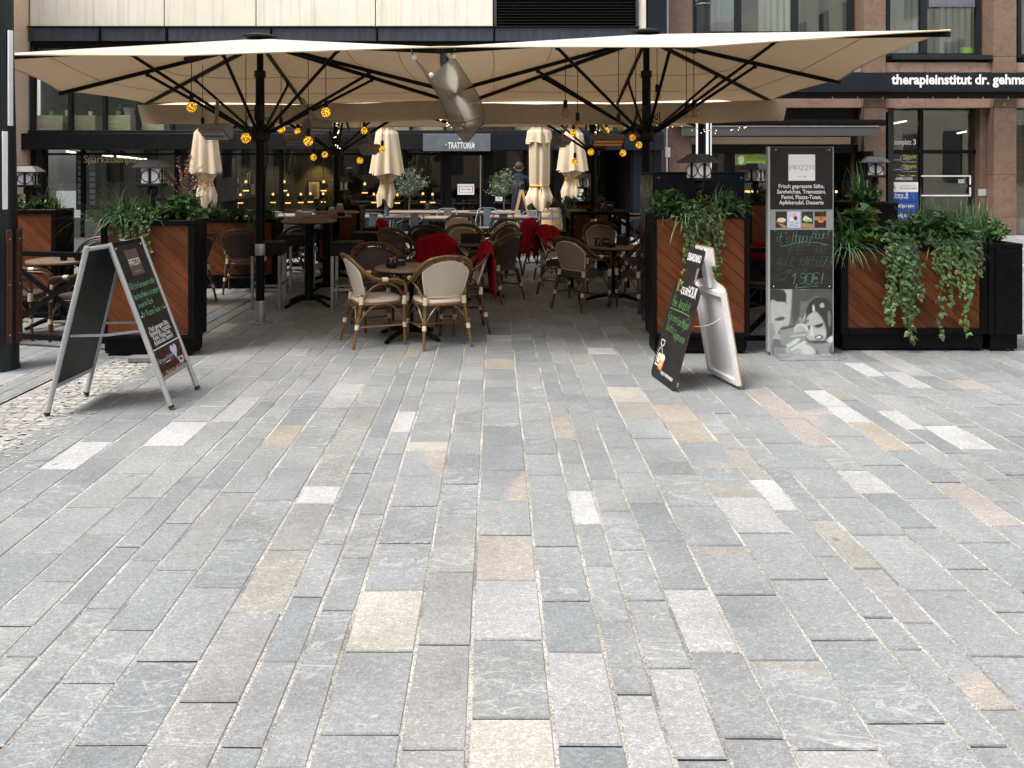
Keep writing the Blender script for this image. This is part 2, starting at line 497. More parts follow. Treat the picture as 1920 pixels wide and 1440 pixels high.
M = {}
M['joint_dirt'] = mat('joint_dirt', (.06,.055,.048), .95, 0, .3, 60)  # dark base colour carries the shade inside the narrow joints
M['stone'] = stonemat(); M['sand'] = sandmat()
M['canopy'] = fabric('canopy_fabric', (.52,.475,.40), .12, tc=(.54,.345,.17), crease=True)
M['folded'] = fabric('folded_fabric', (.66,.54,.38), .0, var=.08, stretch=(1,1,.4))
M['gutter'] = fabric('gutter_fabric', (.50,.41,.30), .16, tc=(.5,.34,.18), var=.15)
def grimymat():
    m, nt, p, out = newmat('grimy_clear_sheet')
    vec = coords(nt, (1, .35, 1), False)
    c = ramp(nt, noise(nt, vec, 2.4, 6, .7, .6), [(.25, (.36,.33,.26)), (.45, (.48,.45,.37)), (.75, (.56,.53,.46))])
    nt.links.new(c, p.inputs['Base Color']); p.inputs['Roughness'].default_value = .6; p.inputs['Specular IOR Level'].default_value = .05
    t = N(nt, 'ShaderNodeBsdfTransparent'); t.inputs[0].default_value = (.85,.8,.7,1)
    tr = N(nt, 'ShaderNodeBsdfTranslucent'); nt.links.new(c, tr.inputs[0])
    m1 = N(nt, 'ShaderNodeMixShader'); m1.inputs[0].default_value = .35
    nt.links.new(p.outputs[0], m1.inputs[1]); nt.links.new(tr.outputs[0], m1.inputs[2])
    m2 = N(nt, 'ShaderNodeMixShader'); m2.inputs[0].default_value = .14
    nt.links.new(m1.outputs[0], m2.inputs[1]); nt.links.new(t.outputs[0], m2.inputs[2])
    nt.links.new(m2.outputs[0], out.inputs[0]); return m
M['grimy'] = grimymat()
M['black_steel'] = mat('black_steel', (.0035,.0035,.004), .45, 0, .3, 5, spec=.14)
M['black_gloss'] = mat('black_gloss', (.006,.006,.008), .2, 0, .3, 3, spec=.4)
M['black_plastic'] = mat('black_plastic', (.006,.006,.0065), .5, 0, .3, 8, spec=.25)
M['planter_black'] = mat('planter_black', (.003,.003,.0036), .45, 0, .4, 4, bmp=.08, bscale=30, spec=.12)
M['anthracite'] = mat('anthracite', (.012,.014,.018), .5, 0, .2, 2, stretch=(1,1,.3), spec=.25)
M['band'] = mat('band_metal', (.040,.048,.062), .45, .1, .35, 3, stretch=(3,3,.5), spec=.3)
M['navy'] = mat('navy_metal', (.006,.010,.018), .45, 0, .25, 2, spec=.22)
M['fascia'] = mat('fascia_metal', (.009,.0085,.008), .5, 0, .15, 2, spec=.2)
M['charcoal'] = mat('charcoal', (.011,.011,.012), .55, 0, .2, 3, spec=.25)
M['mast'] = mat('mast_grey', (.014,.019,.023), .42, .1, .15, 3, spec=.35)
M['aluminium'] = mat('aluminium', (.42,.43,.44), .36, .35, .08, 6)
M['galv'] = mat('galvanised_steel', (.38,.39,.40), .45, .7, .2, 12)
M['steel'] = mat('brushed_steel', (.42,.41,.39), .35, .8, .15, 10)
M['grey_metal'] = mat('grey_metal', (.12,.14,.17), .45, .2, .15, 5)
M['heater'] = mat('heater_shell', (.22,.20,.17), .5, .3, .15, 8)
M['wall_cream'] = wallmat('cream_render', (.84,.79,.67), .55)
M['wall_peach'] = wallmat('peach_render', (.78,.58,.43), .12)
M['window_grey'] = mat('window_grey', (.13,.13,.13), .55, 0, .1, 3)
M['granite'] = granitemat('red_granite', (.168,.106,.079))
M['granite_pale'] = granitemat('pale_granite', (.29,.19,.15))
M['plinth'] = mat('plinth_stone', (.16,.16,.155), .7, 0, .2, 8, bmp=.2)
M['plank'] = woodmat('oiled_plank', (.070,.0185,.0055), (.165,.050,.0150), rough=.5)
M['table_wood'] = woodmat('table_wood', (.12,.08,.05), (.24,.17,.12), rough=.4)
M['pale_wood'] = woodmat('pale_wood', (.42,.24,.10), (.62,.40,.20), rough=.5)
M['slat_wood'] = woodmat('slat_wood', (.045,.018,.012), (.10,.042,.026), gs=(46,46,2), rough=.5)
M['oak'] = woodmat('barrel_oak', (.40,.24,.11), (.58,.38,.18), gs=(20,20,2))
M['cabinet_wood'] = woodmat('cabinet_wood', (.55,.46,.28), (.68,.59,.40), rough=.5)
M['bench_wood'] = woodmat('bench_wood', (.20,.145,.115), (.33,.25,.205))
def bamboomat(name, c):
    m, nt, p, out = newmat(name)
    vec = coords(nt, (1,1,1)); g = ramp(nt, noise(nt, coords(nt, (30,30,3)), 2, 5), [(.3, tuple(x*.6 for x in c)), (.7, tuple(x*1.2 for x in c))])
    wv = N(nt, 'ShaderNodeTexNoise', Scale=16, Detail=1); nt.links.new(vec, wv.inputs['Vector'])
    k = ramp(nt, wv.outputs['Fac'], [(.62, 1.0), (.68, .45)])
    nt.links.new(mixc(nt, 1.0, g, k, 'MULTIPLY'), p.inputs['Base Color']); p.inputs['Roughness'].default_value = .32
    return m
M['bamboo'] = bamboomat('bamboo_tube', (.19,.095,.032))
M['bamboo_dark'] = bamboomat('dark_bamboo_tube', (.095,.042,.017))
M['binding'] = mat('cream_binding', (.66,.58,.42), .6, 0, .12, 40, bmp=.5, bscale=250)
def meshmat(name, c, alpha=.0, seam=1):
    m, nt, p, out = newmat(name)
    vec = coords(nt, (1,1,1))
    ck = N(nt, 'ShaderNodeTexNoise', Scale=330, Detail=1); nt.links.new(vec, ck.inputs['Vector'])
    cc = ramp(nt, ck.outputs['Fac'], [(.35, tuple(x*.8 for x in c)), (.65, tuple(min(1,x*1.12) for x in c))])
    nt.links.new(cc, p.inputs['Base Color']); p.inputs['Roughness'].default_value = .7
    if alpha:
        t = N(nt, 'ShaderNodeBsdfTransparent'); mx = N(nt, 'ShaderNodeMixShader'); mx.inputs[0].default_value = alpha
        nt.links.new(p.outputs[0], mx.inputs[1]); nt.links.new(t.outputs[0], mx.inputs[2]); nt.links.new(mx.outputs[0], out.inputs[0])
    return m
M['tex_cream'] = meshmat('cream_textile', (.64,.53,.44), .06)
M['seat_cream'] = meshmat('cream_seat', (.66,.54,.46))
M['tex_tan'] = meshmat('tan_textile', (.36,.25,.17), .06)
M['tex_dark'] = meshmat('dark_textile', (.050,.030,.026), .12)
M['seat_dark'] = meshmat('dark_seat', (.045,.026,.024))
M['red_wool'] = mat('red_wool', (.24,.004,.011), .95, 0, .25, 30, bmp=.6, bscale=260, spec=.1)
M['white'] = mat('white_paint', (.74,.73,.72), .5, 0, .06, 4)
M['white_dirty'] = mat('dirty_white_paint', (.80,.80,.815), .55, 0, .07, 5, dirt=.10)
M['board_edge'] = mat('board_edge', (.45,.27,.13), .7, 0, .2, 10)
def chalkmat(name, c):
    m, nt, p, out = newmat(name)
    vec = coords(nt, (1,1,1))
    s = ramp(nt, noise(nt, coords(nt, (2,2,6)), 2.2, 6, .7, 1), [(.45, c), (.8, tuple(x*1.9+.012 for x in c))])
    nt.links.new(s, p.inputs['Base Color']); p.inputs['Roughness'].default_value = .5
    return m
M['chalkboard'] = chalkmat('chalkboard', (.009,.010,.010))
M['panel_black'] = mat('panel_black', (.012,.012,.013), .35, 0, .2, 3)
def flat(name, c, rough=.6):
    m, nt, p, out = newmat('print_'+name)
    p.inputs['Base Color'].default_value = (*c, 1); p.inputs['Roughness'].default_value = rough
    p.inputs['Specular IOR Level'].default_value = .3
    return m
for k, c in dict(p_white=(.82,.82,.82), p_black=(.012,.012,.012), p_brown=(.13,.085,.075), chalk_green=(.14,.30,.19), chalk_bright=(.20,.50,.28), chalk_lime=(.13,.28,.09),
                 chalk_grey=(.06,.12,.075), p_g1=(.07,.08,.078), p_g2=(.15,.165,.16), p_g3=(.27,.29,.285), p_g4=(.42,.45,.44), p_g5=(.60,.63,.62), p_g0=(.035,.04,.039),
                 p_yellow=(.50,.45,.06), p_blue=(.020,.075,.36), p_red=(.55,.02,.03), p_green=(.22,.45,.05), p_orange=(.75,.22,.04), p_cream=(.70,.62,.48), p_tan=(.42,.24,.10),
                 p_flesh=(.50,.20,.12), p_silver=(.45,.46,.47), p_darkbrown=(.05,.02,.015), p_flag=(.03,.30,.10), p_lav=(.55,.60,.75), p_gold=(.55,.45,.22)).items():
    M[k] = flat(k, c)
M['grass'] = leafmat('grass_leaf', (.090,.175,.068)); M['leaf'] = leafmat('bush_leaf', (.062,.145,.045)); M['ivy'] = leafmat('ivy_leaf', (.050,.100,.040))
M['lime'] = leafmat('lime_leaf', (.14,.20,.04)); M['olive'] = leafmat('olive_leaf', (.13,.175,.115), .15); M['pink'] = leafmat('pink_leaf', (.33,.15,.12))
M['stem'] = mat('stem', (.09,.10,.03), .6); M['bark'] = mat('bark', (.17,.13,.09), .85, 0, .3, 30, bmp=.6)
M['soil'] = mat('soil', (.03,.024,.018), .95, 0, .3, 30, bmp=.6)
M['glass'] = glassmat('shop_glass', (.80,.83,.83), 1.5, .008, 1.5)
M['glass_clear'] = glassmat('clear_glass', (.88,.9,.9), 1.45, .01)
M['bulb_clear'] = glassmat('amber_glass', (.93,.80,.58), 1.4, .02, 1.2)
M['upper_glass'] = glassmat('upper_glass', (.93,.96,.945), 1.45, .008, 1.3)
M['frosted'] = mat('frosted_panel', (.85,.86,.90), .5, 0, .05, 6)
M['led'] = emit('led_strip', (1,1,1), .45)
M['tubelight'] = emit('tube_light', (1,.93,.72), 2.2)
M['warm_lamp'] = emit('warm_lamp', (1,.50,.13), 1.5)
M['spark'] = emit('fairy_spark', (1,.85,.5), 1.6)
def bulbmat():
    m, nt, p, out = newmat('lit_amber_bulb')
    vec = coords(nt, (1,1,1))
    vo = N(nt, 'ShaderNodeTexVoronoi', Scale=62); nt.links.new(vec, vo.inputs['Vector'])
    dots = ramp(nt, vo.outputs['Distance'], [(.25, 1.0), (.50, 0.0)])
    c = mixc(nt, dots, (.75,.26,.004), (1,.60,.045))
    s = N(nt, 'ShaderNodeMath', operation='MULTIPLY_ADD'); nt.links.new(dots, s.inputs[0]); s.inputs[1].default_value = 1.05; s.inputs[2].default_value = .16
    p.inputs['Base Color'].default_value = (.30,.16,.03,1); p.inputs['Roughness'].default_value = .15
    nt.links.new(c, p.inputs['Emission Color']); nt.links.new(s.outputs[0], p.inputs['Emission Strength'])
    return m
M['bulb_lit'] = bulbmat()
M['heat'] = emit('heater_glow', (1,.32,.05), .10)
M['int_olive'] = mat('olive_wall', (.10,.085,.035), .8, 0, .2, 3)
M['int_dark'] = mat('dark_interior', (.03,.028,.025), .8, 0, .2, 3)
M['int_grey'] = mat('grey_interior', (.30,.31,.30), .8, 0, .1, 2)
M['int_beige'] = mat('beige_interior', (.34,.26,.19), .8, 0, .1, 2)
M['int_floor'] = mat('interior_floor', (.10,.09,.08), .5, 0, .2, 4)
M['skin'] = mat('skin', (.42,.25,.18), .6); M['hair'] = mat('hair', (.03,.022,.018), .7, 0, .3, 60)
M['workwear'] = mat('blue_workwear', (.004,.007,.024), .85, 0, .2, 15, bmp=.3)
M['red_metal'] = mat('red_metal', (.50,.045,.03), .4, 0, .08, 4)
M['orange_top'] = mat('orange_top', (.72,.25,.035), .45, 0, .08, 4)
M['yellow_strap'] = mat('yellow_strap', (.62,.36,.035), .6)
M['teal'] = mat('lamp_shade_green', (.035,.06,.05), .4)
M['gauze'] = fabric('net_curtain', (.45,.47,.45), .3)
M['ceramic'] = mat('ceramic', (.75,.75,.72), .3); M['rubber'] = mat('rubber', (.015,.015,.015), .8)
M['pale_green_panel'] = mat('pale_green_panel', (.38,.43,.39), .5, 0, .08, 3)
M['grey_canvas'] = mat('grey_canvas', (.050,.051,.053), .8, 0, .1, 3)
M['lantern_roof'] = mat('lantern_roof', (.045,.047,.052), .3, .3, .15, 4)
M['rear_panel'] = mat('rear_panel', (.74,.735,.76), .75, 0, .06, 5, dirt=.06, spec=.15)
# ---------------------------------------------------------------- ground and paving
g = MB(); g.poly([(-60,-30,-.05),(60,-30,-.05),(60,60,-.05),(-60,60,-.05)])
g.build('ground', M['plinth'], kind='structure')
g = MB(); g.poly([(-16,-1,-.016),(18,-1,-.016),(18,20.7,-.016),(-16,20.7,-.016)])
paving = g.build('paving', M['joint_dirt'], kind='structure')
LINES = []
GREY = [(.203,.215,.221),(.218,.228,.231),(.188,.200,.207),(.232,.239,.241),(.211,.220,.222),(.223,.229,.229)]
WARM = (.217,.219,.213); TAN = (.275,.245,.212); CREAM = (.325,.312,.274); LIGHT = (.285,.286,.286); WHITE = (.355,.357,.358); PINK = (.272,.248,.230); BROWN=(.232,.223,.204)
C = {'w':WARM,'t':TAN,'c':CREAM,'l':LIGHT,'x':WHITE,'p':PINK,'b':BROWN,'g':None}
# course borders (slope in the picture) and joint rows read off the photograph
U = [-1.62,-1.515,-1.385,-1.267,-1.115,-1.003,-.928,-.843,-.73,-.595,-.4735,-.394,-.312,-.1615,-.045,.107,.228,.305,.400,.513,.666,.818,.893,.972,1.125,1.238,1.385,1.49,1.575,1.66,1.79,1.89,2.0]
J = {
 9:[703,726,761.7,801.7,850,910,943,1030,1148.8,1315.6],
 10:[723,754,784,820,838,887,946,1020,1119,1239,1400],
 11:[705,723,742,771.7,810,850.7,901,964,1045,1143,1270.6,1440],
 12:[713,732.7,760,791.7,828,845.7,891.7,948,1017,1106.7,1221,1375.6],
 13:[711,738,770.7,807.7,852,906.7,973,1072.6,1208,1403.7],
 14:[712,725,752.7,766,799,836.7,882,937,1003,1088,1199,1346.7],
 15:[699.7,729,757,789,818,851,890,953,1024,1126,1222,1397],
 16:[719,752,781.7,824,868,920,983,1061.6,1164.5,1300],
 17:[720,740,774,810,851,899,957.7,1030.7,1126,1252.6,1423],
 18:[700,721.7,743,767,800.7,840,886.7,944,1015,1105,1223.6,1383],
 19:[703,725,753,784,821.5,866,890,949,1023,1115,1238,1404.6],
 20:[706,730,759,791,829,876,932,999.8,1086,1200,1355.5],
 21:[700,722,745,774,814.6,842.5,899,957,1043,1157.6,1218,1398.7],
 22:[700,735,775,820,865,914,975,1065,1168,1329],
 23:[698,730,780,831,878,933,1003,1106,1230],
 24:[690,730,785,836.7,882,926,988.7,1067,1147,1260],
 25:[700,725,754,776,819,872,935,1017,1110],
 26:[705,731,762,792,845,904,986,1080],
 27:[725,750,790,830,880,940],
 28:[700,769,805,850,900],
 29:[697,740,797,843,890],
 30:[680,705,745,800,860], 31:[697,727,780],
 8:[720,763,800,839,876,937,1013,1101,1239], 7:[735,766,797,838,890,922,991.7,1068,1180], 6:[740,780,820,864,917,980,1050,1140,1260],
 5:[728,752,784,807,845,893,952,1025,1130], 4:[715,745,790,827,874,932,1000,1090], 3:[735,762,790,835,887,950,1036,1150], 2:[748,775,800,858,906,970,1060], 1:[756,788,827,879,932,1010], 0:[760,790,818,862,884,950]}
TINT = {(9,850,910):'w',(9,801.7,850):'w',(9,761.7,801.7):'w',(9,910,943):'x',(9,943,1030):'w',(9,1030,1148.8):'b',(9,1148.8,1315.6):'w',(9,1315.6,9999):'w',
 (11,771.7,810):'x',(12,828,845.7):'c',(12,1106.7,1221):'c',(13,973,1072.6):'w',(13,1072.6,1208):'w',(13,1208,1403.7):'w',
 (14,1003,1088):'p',(14,1088,1199):'l',(14,1346.7,9999):'c',(15,1222,1397):'l',(16,782,824):'t',(16,920,983):'x',(16,1300,9999):'l',(17,1252.6,1423):'l',
 (18,1105,1223.6):'l',(19,725,753):'c',(19,753,784):'b',(20,759,791):'t',(20,791,829):'t',(21,842.5,899):'b',(21,899,957):'x',(21,814.6,842.5):'w',(20,932,999.8):'l',
 (22,975,1065):'b',(24,730,785):'p',(24,785,836.7):'p',(24,882,926):'l',(26,793,845):'t',(26,904,986):'p',(26,731,762):'x',(26,762,792):'x',(27,725,750):'b',
 (28,769,805):'x',(29,797,843):'x',(30,680,705):'x',(31,697,727):'x',(8,720,763):'l',(7,797,838):'t',(3,790,835):'x',(1,827,879):'x',(4,745,790):'l',
 (22,1065,1168):'w',(23,1003,1106):'g',(13,1403.7,9999):'w',(10,723,754):'g',(8,763,800):'g'}
# rust patches: course, rows -> (normal x, normal y, offset, colour)
PATCH = {(12,845.7,891.7):(1,.35,.0,TAN),(14,882,937):(1,-.35,.06,TAN),(14,937,1003):(-1,0,.20,TAN),(14,752.7,766):(-1,0,.10,TAN),
 (19,1023,1115):(.1,1,.16,BROWN),(20,876,932):(-.15,-1,.05,BROWN),(19,1238,1404.6):(.25,1,.24,BROWN),(25,754,776):(.3,-1,.05,PINK),(25,776,819):(-.8,.6,.10,PINK),
 (22,1168,1329):(.6,-1,.12,TAN),(7,991.7,1068):(.2,1,.28,BROWN),(20,829,876):(.1,-1,.25,BROWN)}
stones = []          # (x0,x1,y0,y1,colour,patch)
xs = [u*CAM_H for u in U]
L = xs[0]; left = []
while L > -15.5:
    wdt = R.choice([.13,.16,.2,.2,.24,.26]); left.append((L-wdt, L)); L -= wdt
Rr = xs[-1]; right = []
while Rr < 17.5:
    wdt = R.choice([.13,.16,.2,.2,.24,.26]); right.append((Rr, Rr+wdt)); Rr += wdt
cols = [(None, a, b) for a, b in left] + [(i, xs[i], xs[i+1]) for i in range(len(xs)-1)] + [(None, a, b) for a, b in right]
GREY = [tuple(v*.96 for v in c) for c in GREY]
def rnd_tint(near=False):
    q = R.random()
    if q < .045: return WHITE if R.random() < .4 else LIGHT
    if q < .075: return TAN if R.random() < .5 else PINK
    if q < .14: return WARM
    c = R.choice(GREY); k = R.uniform(.93, 1.07); return tuple(x*k for x in c)
SETT = (-3.52, -2.86, 4.55, 7.05)
for (ci, x0, x1) in cols:
    rows = sorted(J.get(ci, []), reverse=True)
    ys = [(gy(r), r) for r in rows]
    cuts = []
    if ys:
        y = ys[0][0]; pre = []
        while y > .9: y -= R.uniform(.3,.5); pre.append((y, None))
        cuts = pre[::-1] + ys; y = ys[-1][0]
    else:
        y = .5 + R.uniform(0,.4); cuts = [(y, None)]
    while y < 20.6:
        y += R.uniform(.26,.56) if (x1-x0) > .15 else R.uniform(.2,.42); cuts.append((y, None))
    for (ya, ra), (yb, rb) in zip(cuts, cuts[1:]):
        xm, ym = (x0+x1)/2, (ya+yb)/2
        if abs(xm + .3) > ym*.68 + 1.2 or ym > 20.6: continue
        if SETT[0] < xm < SETT[1] and SETT[2] < ym < SETT[3]: continue
        c = None; pt = None
        if ra is not None:
            for (i, a, b), t in TINT.items():
                if i == ci and rb is not None and abs(a-rb) < 3 and (abs(b-ra) < 3): c = C[t]
            for (i, a, b), t in PATCH.items():
                if i == ci and rb is not None and abs(a-rb) < 3 and abs(b-ra) < 3: pt = t
            if c is None: kk = R.uniform(.94,1.06); c = tuple(v*kk for v in R.choice(GREY))
        elif rb is not None and (ci, rb, 9999) in TINT: c = C[TINT[(ci, rb, 9999)]]
        else: c = rnd_tint()
        stones.append((x0, x1, ya, yb, c, pt, (x1-x0)*(yb-ya)/ym**3 * (1 if (ym > 2.2 and abs(xm) < ym*.66) else .01)))
stones.sort(key=lambda s: -s[6])
def stone_mesh(m, x0, x1, y0, y1, cx, cy):
    gx, gyy = R.uniform(.0042,.0066), R.uniform(.0024,.0046)
    j = lambda s: R.uniform(-s, s)
    a, b, c_, d = x0+gx-cx, x1-gx-cx, y0+gyy-cy, y1-gyy-cy
    e = .0045; zo = j(.0016); tx, ty = j(.004), j(.004)
    base = [(a+j(.0025),c_+j(.0015)),(b+j(.0025),c_+j(.0015)),(b+j(.0025),d+j(.0015)),(a+j(.0025),d+j(.0015))]
    mx_, my_ = (a+b)/2, (c_+d)/2; tl = lambda q: zo+(q[0]-mx_)*tx+(q[1]-my_)*ty
    vs = [(p[0],p[1],-.04) for p in base]
    vs += [(p[0],p[1],-.0045+tl(p)) for p in base]
    for p, (sx, sy) in zip(base, ((1,1),(-1,1),(-1,-1),(1,-1))):
        q = (p[0]+sx*e, p[1]+sy*e); vs.append((q[0],q[1],tl(q)))
    fs = [(8,9,10,11)] + [(i,(i+1)%4,4+(i+1)%4,4+i) for i in range(4)] + [(4+i,4+(i+1)%4,8+(i+1)%4,8+i) for i in range(4)]
    m.add(vs, fs); return 9
EDGE = lambda c: [c] + [(.055,.05,.045)]*4 + [tuple(v*k for v in c) for k in (.72,.95,.85,.95)]  # sides and chamfers darkened: shade of the gaps painted into the stone colour
for s in stones[:300]:
    cx, cy = (s[0]+s[1])/2, (s[2]+s[3])/2
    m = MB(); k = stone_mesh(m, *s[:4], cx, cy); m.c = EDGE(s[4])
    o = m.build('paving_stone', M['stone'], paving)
    o.location = (cx, cy, 0)
    if s[5]:
        o['patch'] = (float(s[5][0]), float(s[5][1]), float(s[5][2]*.5+.11)); o['patch_tint'] = tuple(float(v) for v in s[5][3])
    else: o['patch'] = (0.0, 0.0, 9.0); o['patch_tint'] = (.3,.3,.3)
m = MB(); m.c = []
for s in stones[300:]:
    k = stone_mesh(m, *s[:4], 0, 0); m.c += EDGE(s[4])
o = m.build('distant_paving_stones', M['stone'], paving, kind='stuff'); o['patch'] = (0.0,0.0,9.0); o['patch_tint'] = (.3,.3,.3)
m = MB()
for (ci, x0, x1) in cols:
    if abs(x0) < 15:
        ya = max(.5, abs(x0+.3)/.70-2); q = -.0036
        if SETT[0] < x0 < SETT[1]-.02: continue
        m.poly([(x0-.010,ya,q),(x0+.010,ya,q),(x0+.010,20.6,q),(x0-.010,20.6,q)])
m.build('joint_sand', M['sand'], paving, kind='stuff')
# small rough setts in pale sand beside the left sign
yy = SETT[2]
while yy < SETT[3]:
    h = R.uniform(.085,.12); xx = SETT[0]
    while xx < SETT[1]-.04:
        wd = min(R.uniform(.08,.13), SETT[1]-xx)
        m = MB(); cx, cy = xx+wd/2, yy+h/2
        hw, hh = wd/2-.006, h/2-.006
        pts = [(hw*sx*R.uniform(.92,1), hh*sy*R.uniform(.92,1)) for sx, sy in ((-1,-1),(0,-1.05),(1,-1),(1.05,0),(1,1),(0,1.05),(-1,1),(-1.05,0))]
        z = R.uniform(-.003,.001)
        vs = [(p[0],p[1],-.04) for p in pts]+[(p[0],p[1],z-.007) for p in pts]+[(p[0]*.84,p[1]*.84,z+R.uniform(-.001,.001)) for p in pts]
        fs = [(i,(i+1)%8,8+(i+1)%8,8+i) for i in range(8)]+[(8+i,8+(i+1)%8,16+(i+1)%8,16+i) for i in range(8)]+[tuple(range(16,24))]
        m.add(vs, fs); k_ = R.uniform(.85,1.15); c = R.choice([LIGHT,(.31,.30,.28),(.29,.285,.27)]); m.c = [tuple(v*k_ for v in c)]*len(fs)
        o = m.build('sett', M['stone'], paving); o.location = (cx, cy, 0); o['patch'] = (0.0,0.0,9.0); o['patch_tint'] = (.3,.3,.3)
        xx += wd
    yy += h
# pale sand swept over the setts
m = MB(); m.poly([(SETT[0]-.02,SETT[2]-.02,-.0062),(SETT[1]+.01,SETT[2]-.02,-.0062),(SETT[1]+.01,SETT[3]+.05,-.0062),(SETT[0]-.02,SETT[3]+.05,-.0062)]); m.build('joint_sand', M['sand'], paving, kind='stuff')
sm = mat('loose_sand', (.38,.355,.32), .95, 0, .2, 40, bmp=.6, bscale=200)
m = MB()
for k in range(900):
    x, y = R.uniform(SETT[0], SETT[1]+.1), R.uniform(SETT[2], SETT[3]+.2)
    r = R.uniform(.004,.014); n = 7
    m.poly([(x+r*R.uniform(.5,1.3)*math.cos(2*PI*i/n)*1.6, y+r*R.uniform(.5,1.2)*math.sin(2*PI*i/n), .0035) for i in range(n)])
tag(m.build('loose_sand', sm), 'pale loose sand scattered over the rough setts by the left chalkboard', 'sand', kind='stuff')
# ---------------------------------------------------------------- buildings
FY = 19.5; RY = 20.0
def bx(parent, name, m, x0, x1, y0, y1, z0, z1, bev=0.0, label=None, kind=None, sub=None):
    return MB().box(x0, x1, y0, y1, z0, z1, bev).build(name, m, sub or parent, world=(sub is None), label=label, kind=kind)
def sx(px, Y=FY): return PX(px, Y)
def sz(py, Y=FY): return PZ(py, Y)

# --- cafe building: pale panels above, dark shopfront below
ox = (sx(640), FY, 0)
LB = thing('cafe_building', 'pale panelled building with a dark glazed shopfront behind the parasols', 'building', ox)
def lb(name, m, px0, px1, py0, py1, y0, y1, bev=0.0, **k):
    return bx(LB, name, m, sx(px0), sx(px1), FY+y0, FY+y1, sz(py1), sz(py0), bev, **k)
edges = [55, 190+118, 480, 704, 925]
zt = 9.0
for a, b in zip(edges, edges[1:]):
    bx(LB, 'wall_panel', M['wall_cream'], sx(a)+.012, sx(b)-.012, FY, FY+.25, sz(50.5), zt, .01)
bx(LB, 'wall_panel', M['wall_cream'], sx(1197), sx(1212), FY+.02, FY+.25, sz(75), zt, .01)
bx(LB, 'wall_recess', M['anthracite'], sx(30), sx(1250), FY+.26, FY+.5, sz(140), zt)
# louvred vent
lv = bx(LB, 'louvre', M['black_steel'], sx(926), sx(1196), FY+.12, FY+.2, sz(47), zt)
for k in range(30):
    z = sz(46) + .02 + k*.072
    mm = MB(); zz = z; mm.add([(sx(931)-ox[0], -.02, zz), (sx(1192)-ox[0], -.02, zz), (sx(1192)-ox[0], .10, zz+.05), (sx(931)-ox[0], .10, zz+.05),
        (sx(931)-ox[0], -.02, zz+.008), (sx(1192)-ox[0], -.02, zz+.008), (sx(1192)-ox[0], .10, zz+.058), (sx(931)-ox[0], .10, zz+.058)],
        [(0,3,2,1),(4,5,6,7),(0,1,5,4),(1,2,6,5),(2,3,7,6),(3,0,4,7)])
    s_ = mm.build('slat', M['charcoal'], lv); s_.location = (0, 0, 0)
for a in (926, 1192): bx(LB, 'louvre_post', M['band'], sx(a), sx(a+5), FY-.04, FY+.11, sz(49), zt)
# blue grey metal band with joints
be = [55, 190, 315, 510, 708, 927, 1197]
for a, b in zip(be, be[1:]):
    bx(LB, 'band_panel', M['band'], sx(a)+.015, sx(b)-.015, FY-.05, FY+.05, sz(77.5), sz(52.5), .006)
for a in be[1:]: bx(LB, 'band_joint', M['black_steel'], sx(a)-.035, sx(a)+.0, FY-.085, FY-.051, sz(79), sz(52))
bx(LB, 'band_cap', M['charcoal'], sx(54), sx(1198), FY-.09, FY+.02, sz(51.5), sz(49.8))
bx(LB, 'band_backing', M['black_steel'], sx(54), sx(1198), FY+.052, FY+.1, sz(90), sz(52))
# upper office windows with pale cupboards inside
for a in [60, 131, 195, 258, 322, 386, 450, 514, 578, 642, 706, 770, 834, 898, 930, 962, 1026, 1090, 1154, 1208]:
    bx(LB, 'mullion', M['anthracite'], sx(a)-.045, sx(a)+.045, FY-.01, FY+.12, sz(244), sz(88), .006)
bx(LB, 'window_sill', M['anthracite'], sx(55), sx(1212), FY-.06, FY+.14, sz(249.5), sz(244.2), .006)
for a, b in zip([64, 135, 199, 262, 326, 706, 966], [127, 191, 254, 318, 700, 958, 1206]):
    bx(LB, 'pane', M['upper_glass'], sx(a), sx(b), FY+.06, FY+.066, sz(243.8), sz(90))
for nm, mt, (y0, y1), (z0, z1) in (('office_wall', M['int_grey'], (3.6, 3.7), (2.4, 5.0)), ('office_ceiling', M['int_grey'], (.5, 3.6), (4.62, 4.7)), ('office_floor', M['int_floor'], (.3, 3.6), (2.36, 2.5))):
    bx(LB, nm, mt, sx(55), sx(1212), FY+y0, FY+y1, z0, z1)
bx(LB, 'office_wall', M['int_grey'], sx(54), sx(58), FY+.5, FY+3.6, 2.5, 4.6)
bx(LB, 'office_wall', M['int_grey'], sx(1208), sx(1212), FY+.5, FY+3.6, 2.5, 4.6)
cupb = [(80, 131, 'leftmost pale wooden cupboard in the upper windows, below the tall plant'), (140, 191, 'second pale wooden cupboard from the left in the upper windows'), (203, 256, 'pale wooden cupboard under the grey bucket in the upper window'), (266, 318, 'pale wooden cupboard half hidden by the end of the fabric gutter'), (715, 895, 'long pale cupboard above the trattoria sign'), (966, 1204, 'long pale cupboard above the dark fascia on the right')]
pots = []
for i, (a, b, lab) in enumerate(cupb):
    c = bx(None, 'office_cupboard', M['cabinet_wood'], PX(a, FY+.5), PX(b, FY+.5), FY+.16, FY+.6, 2.502, PZ(218, FY+.5), .01)
    tag(c, lab, 'cupboard', 'cupboards behind the upper windows')
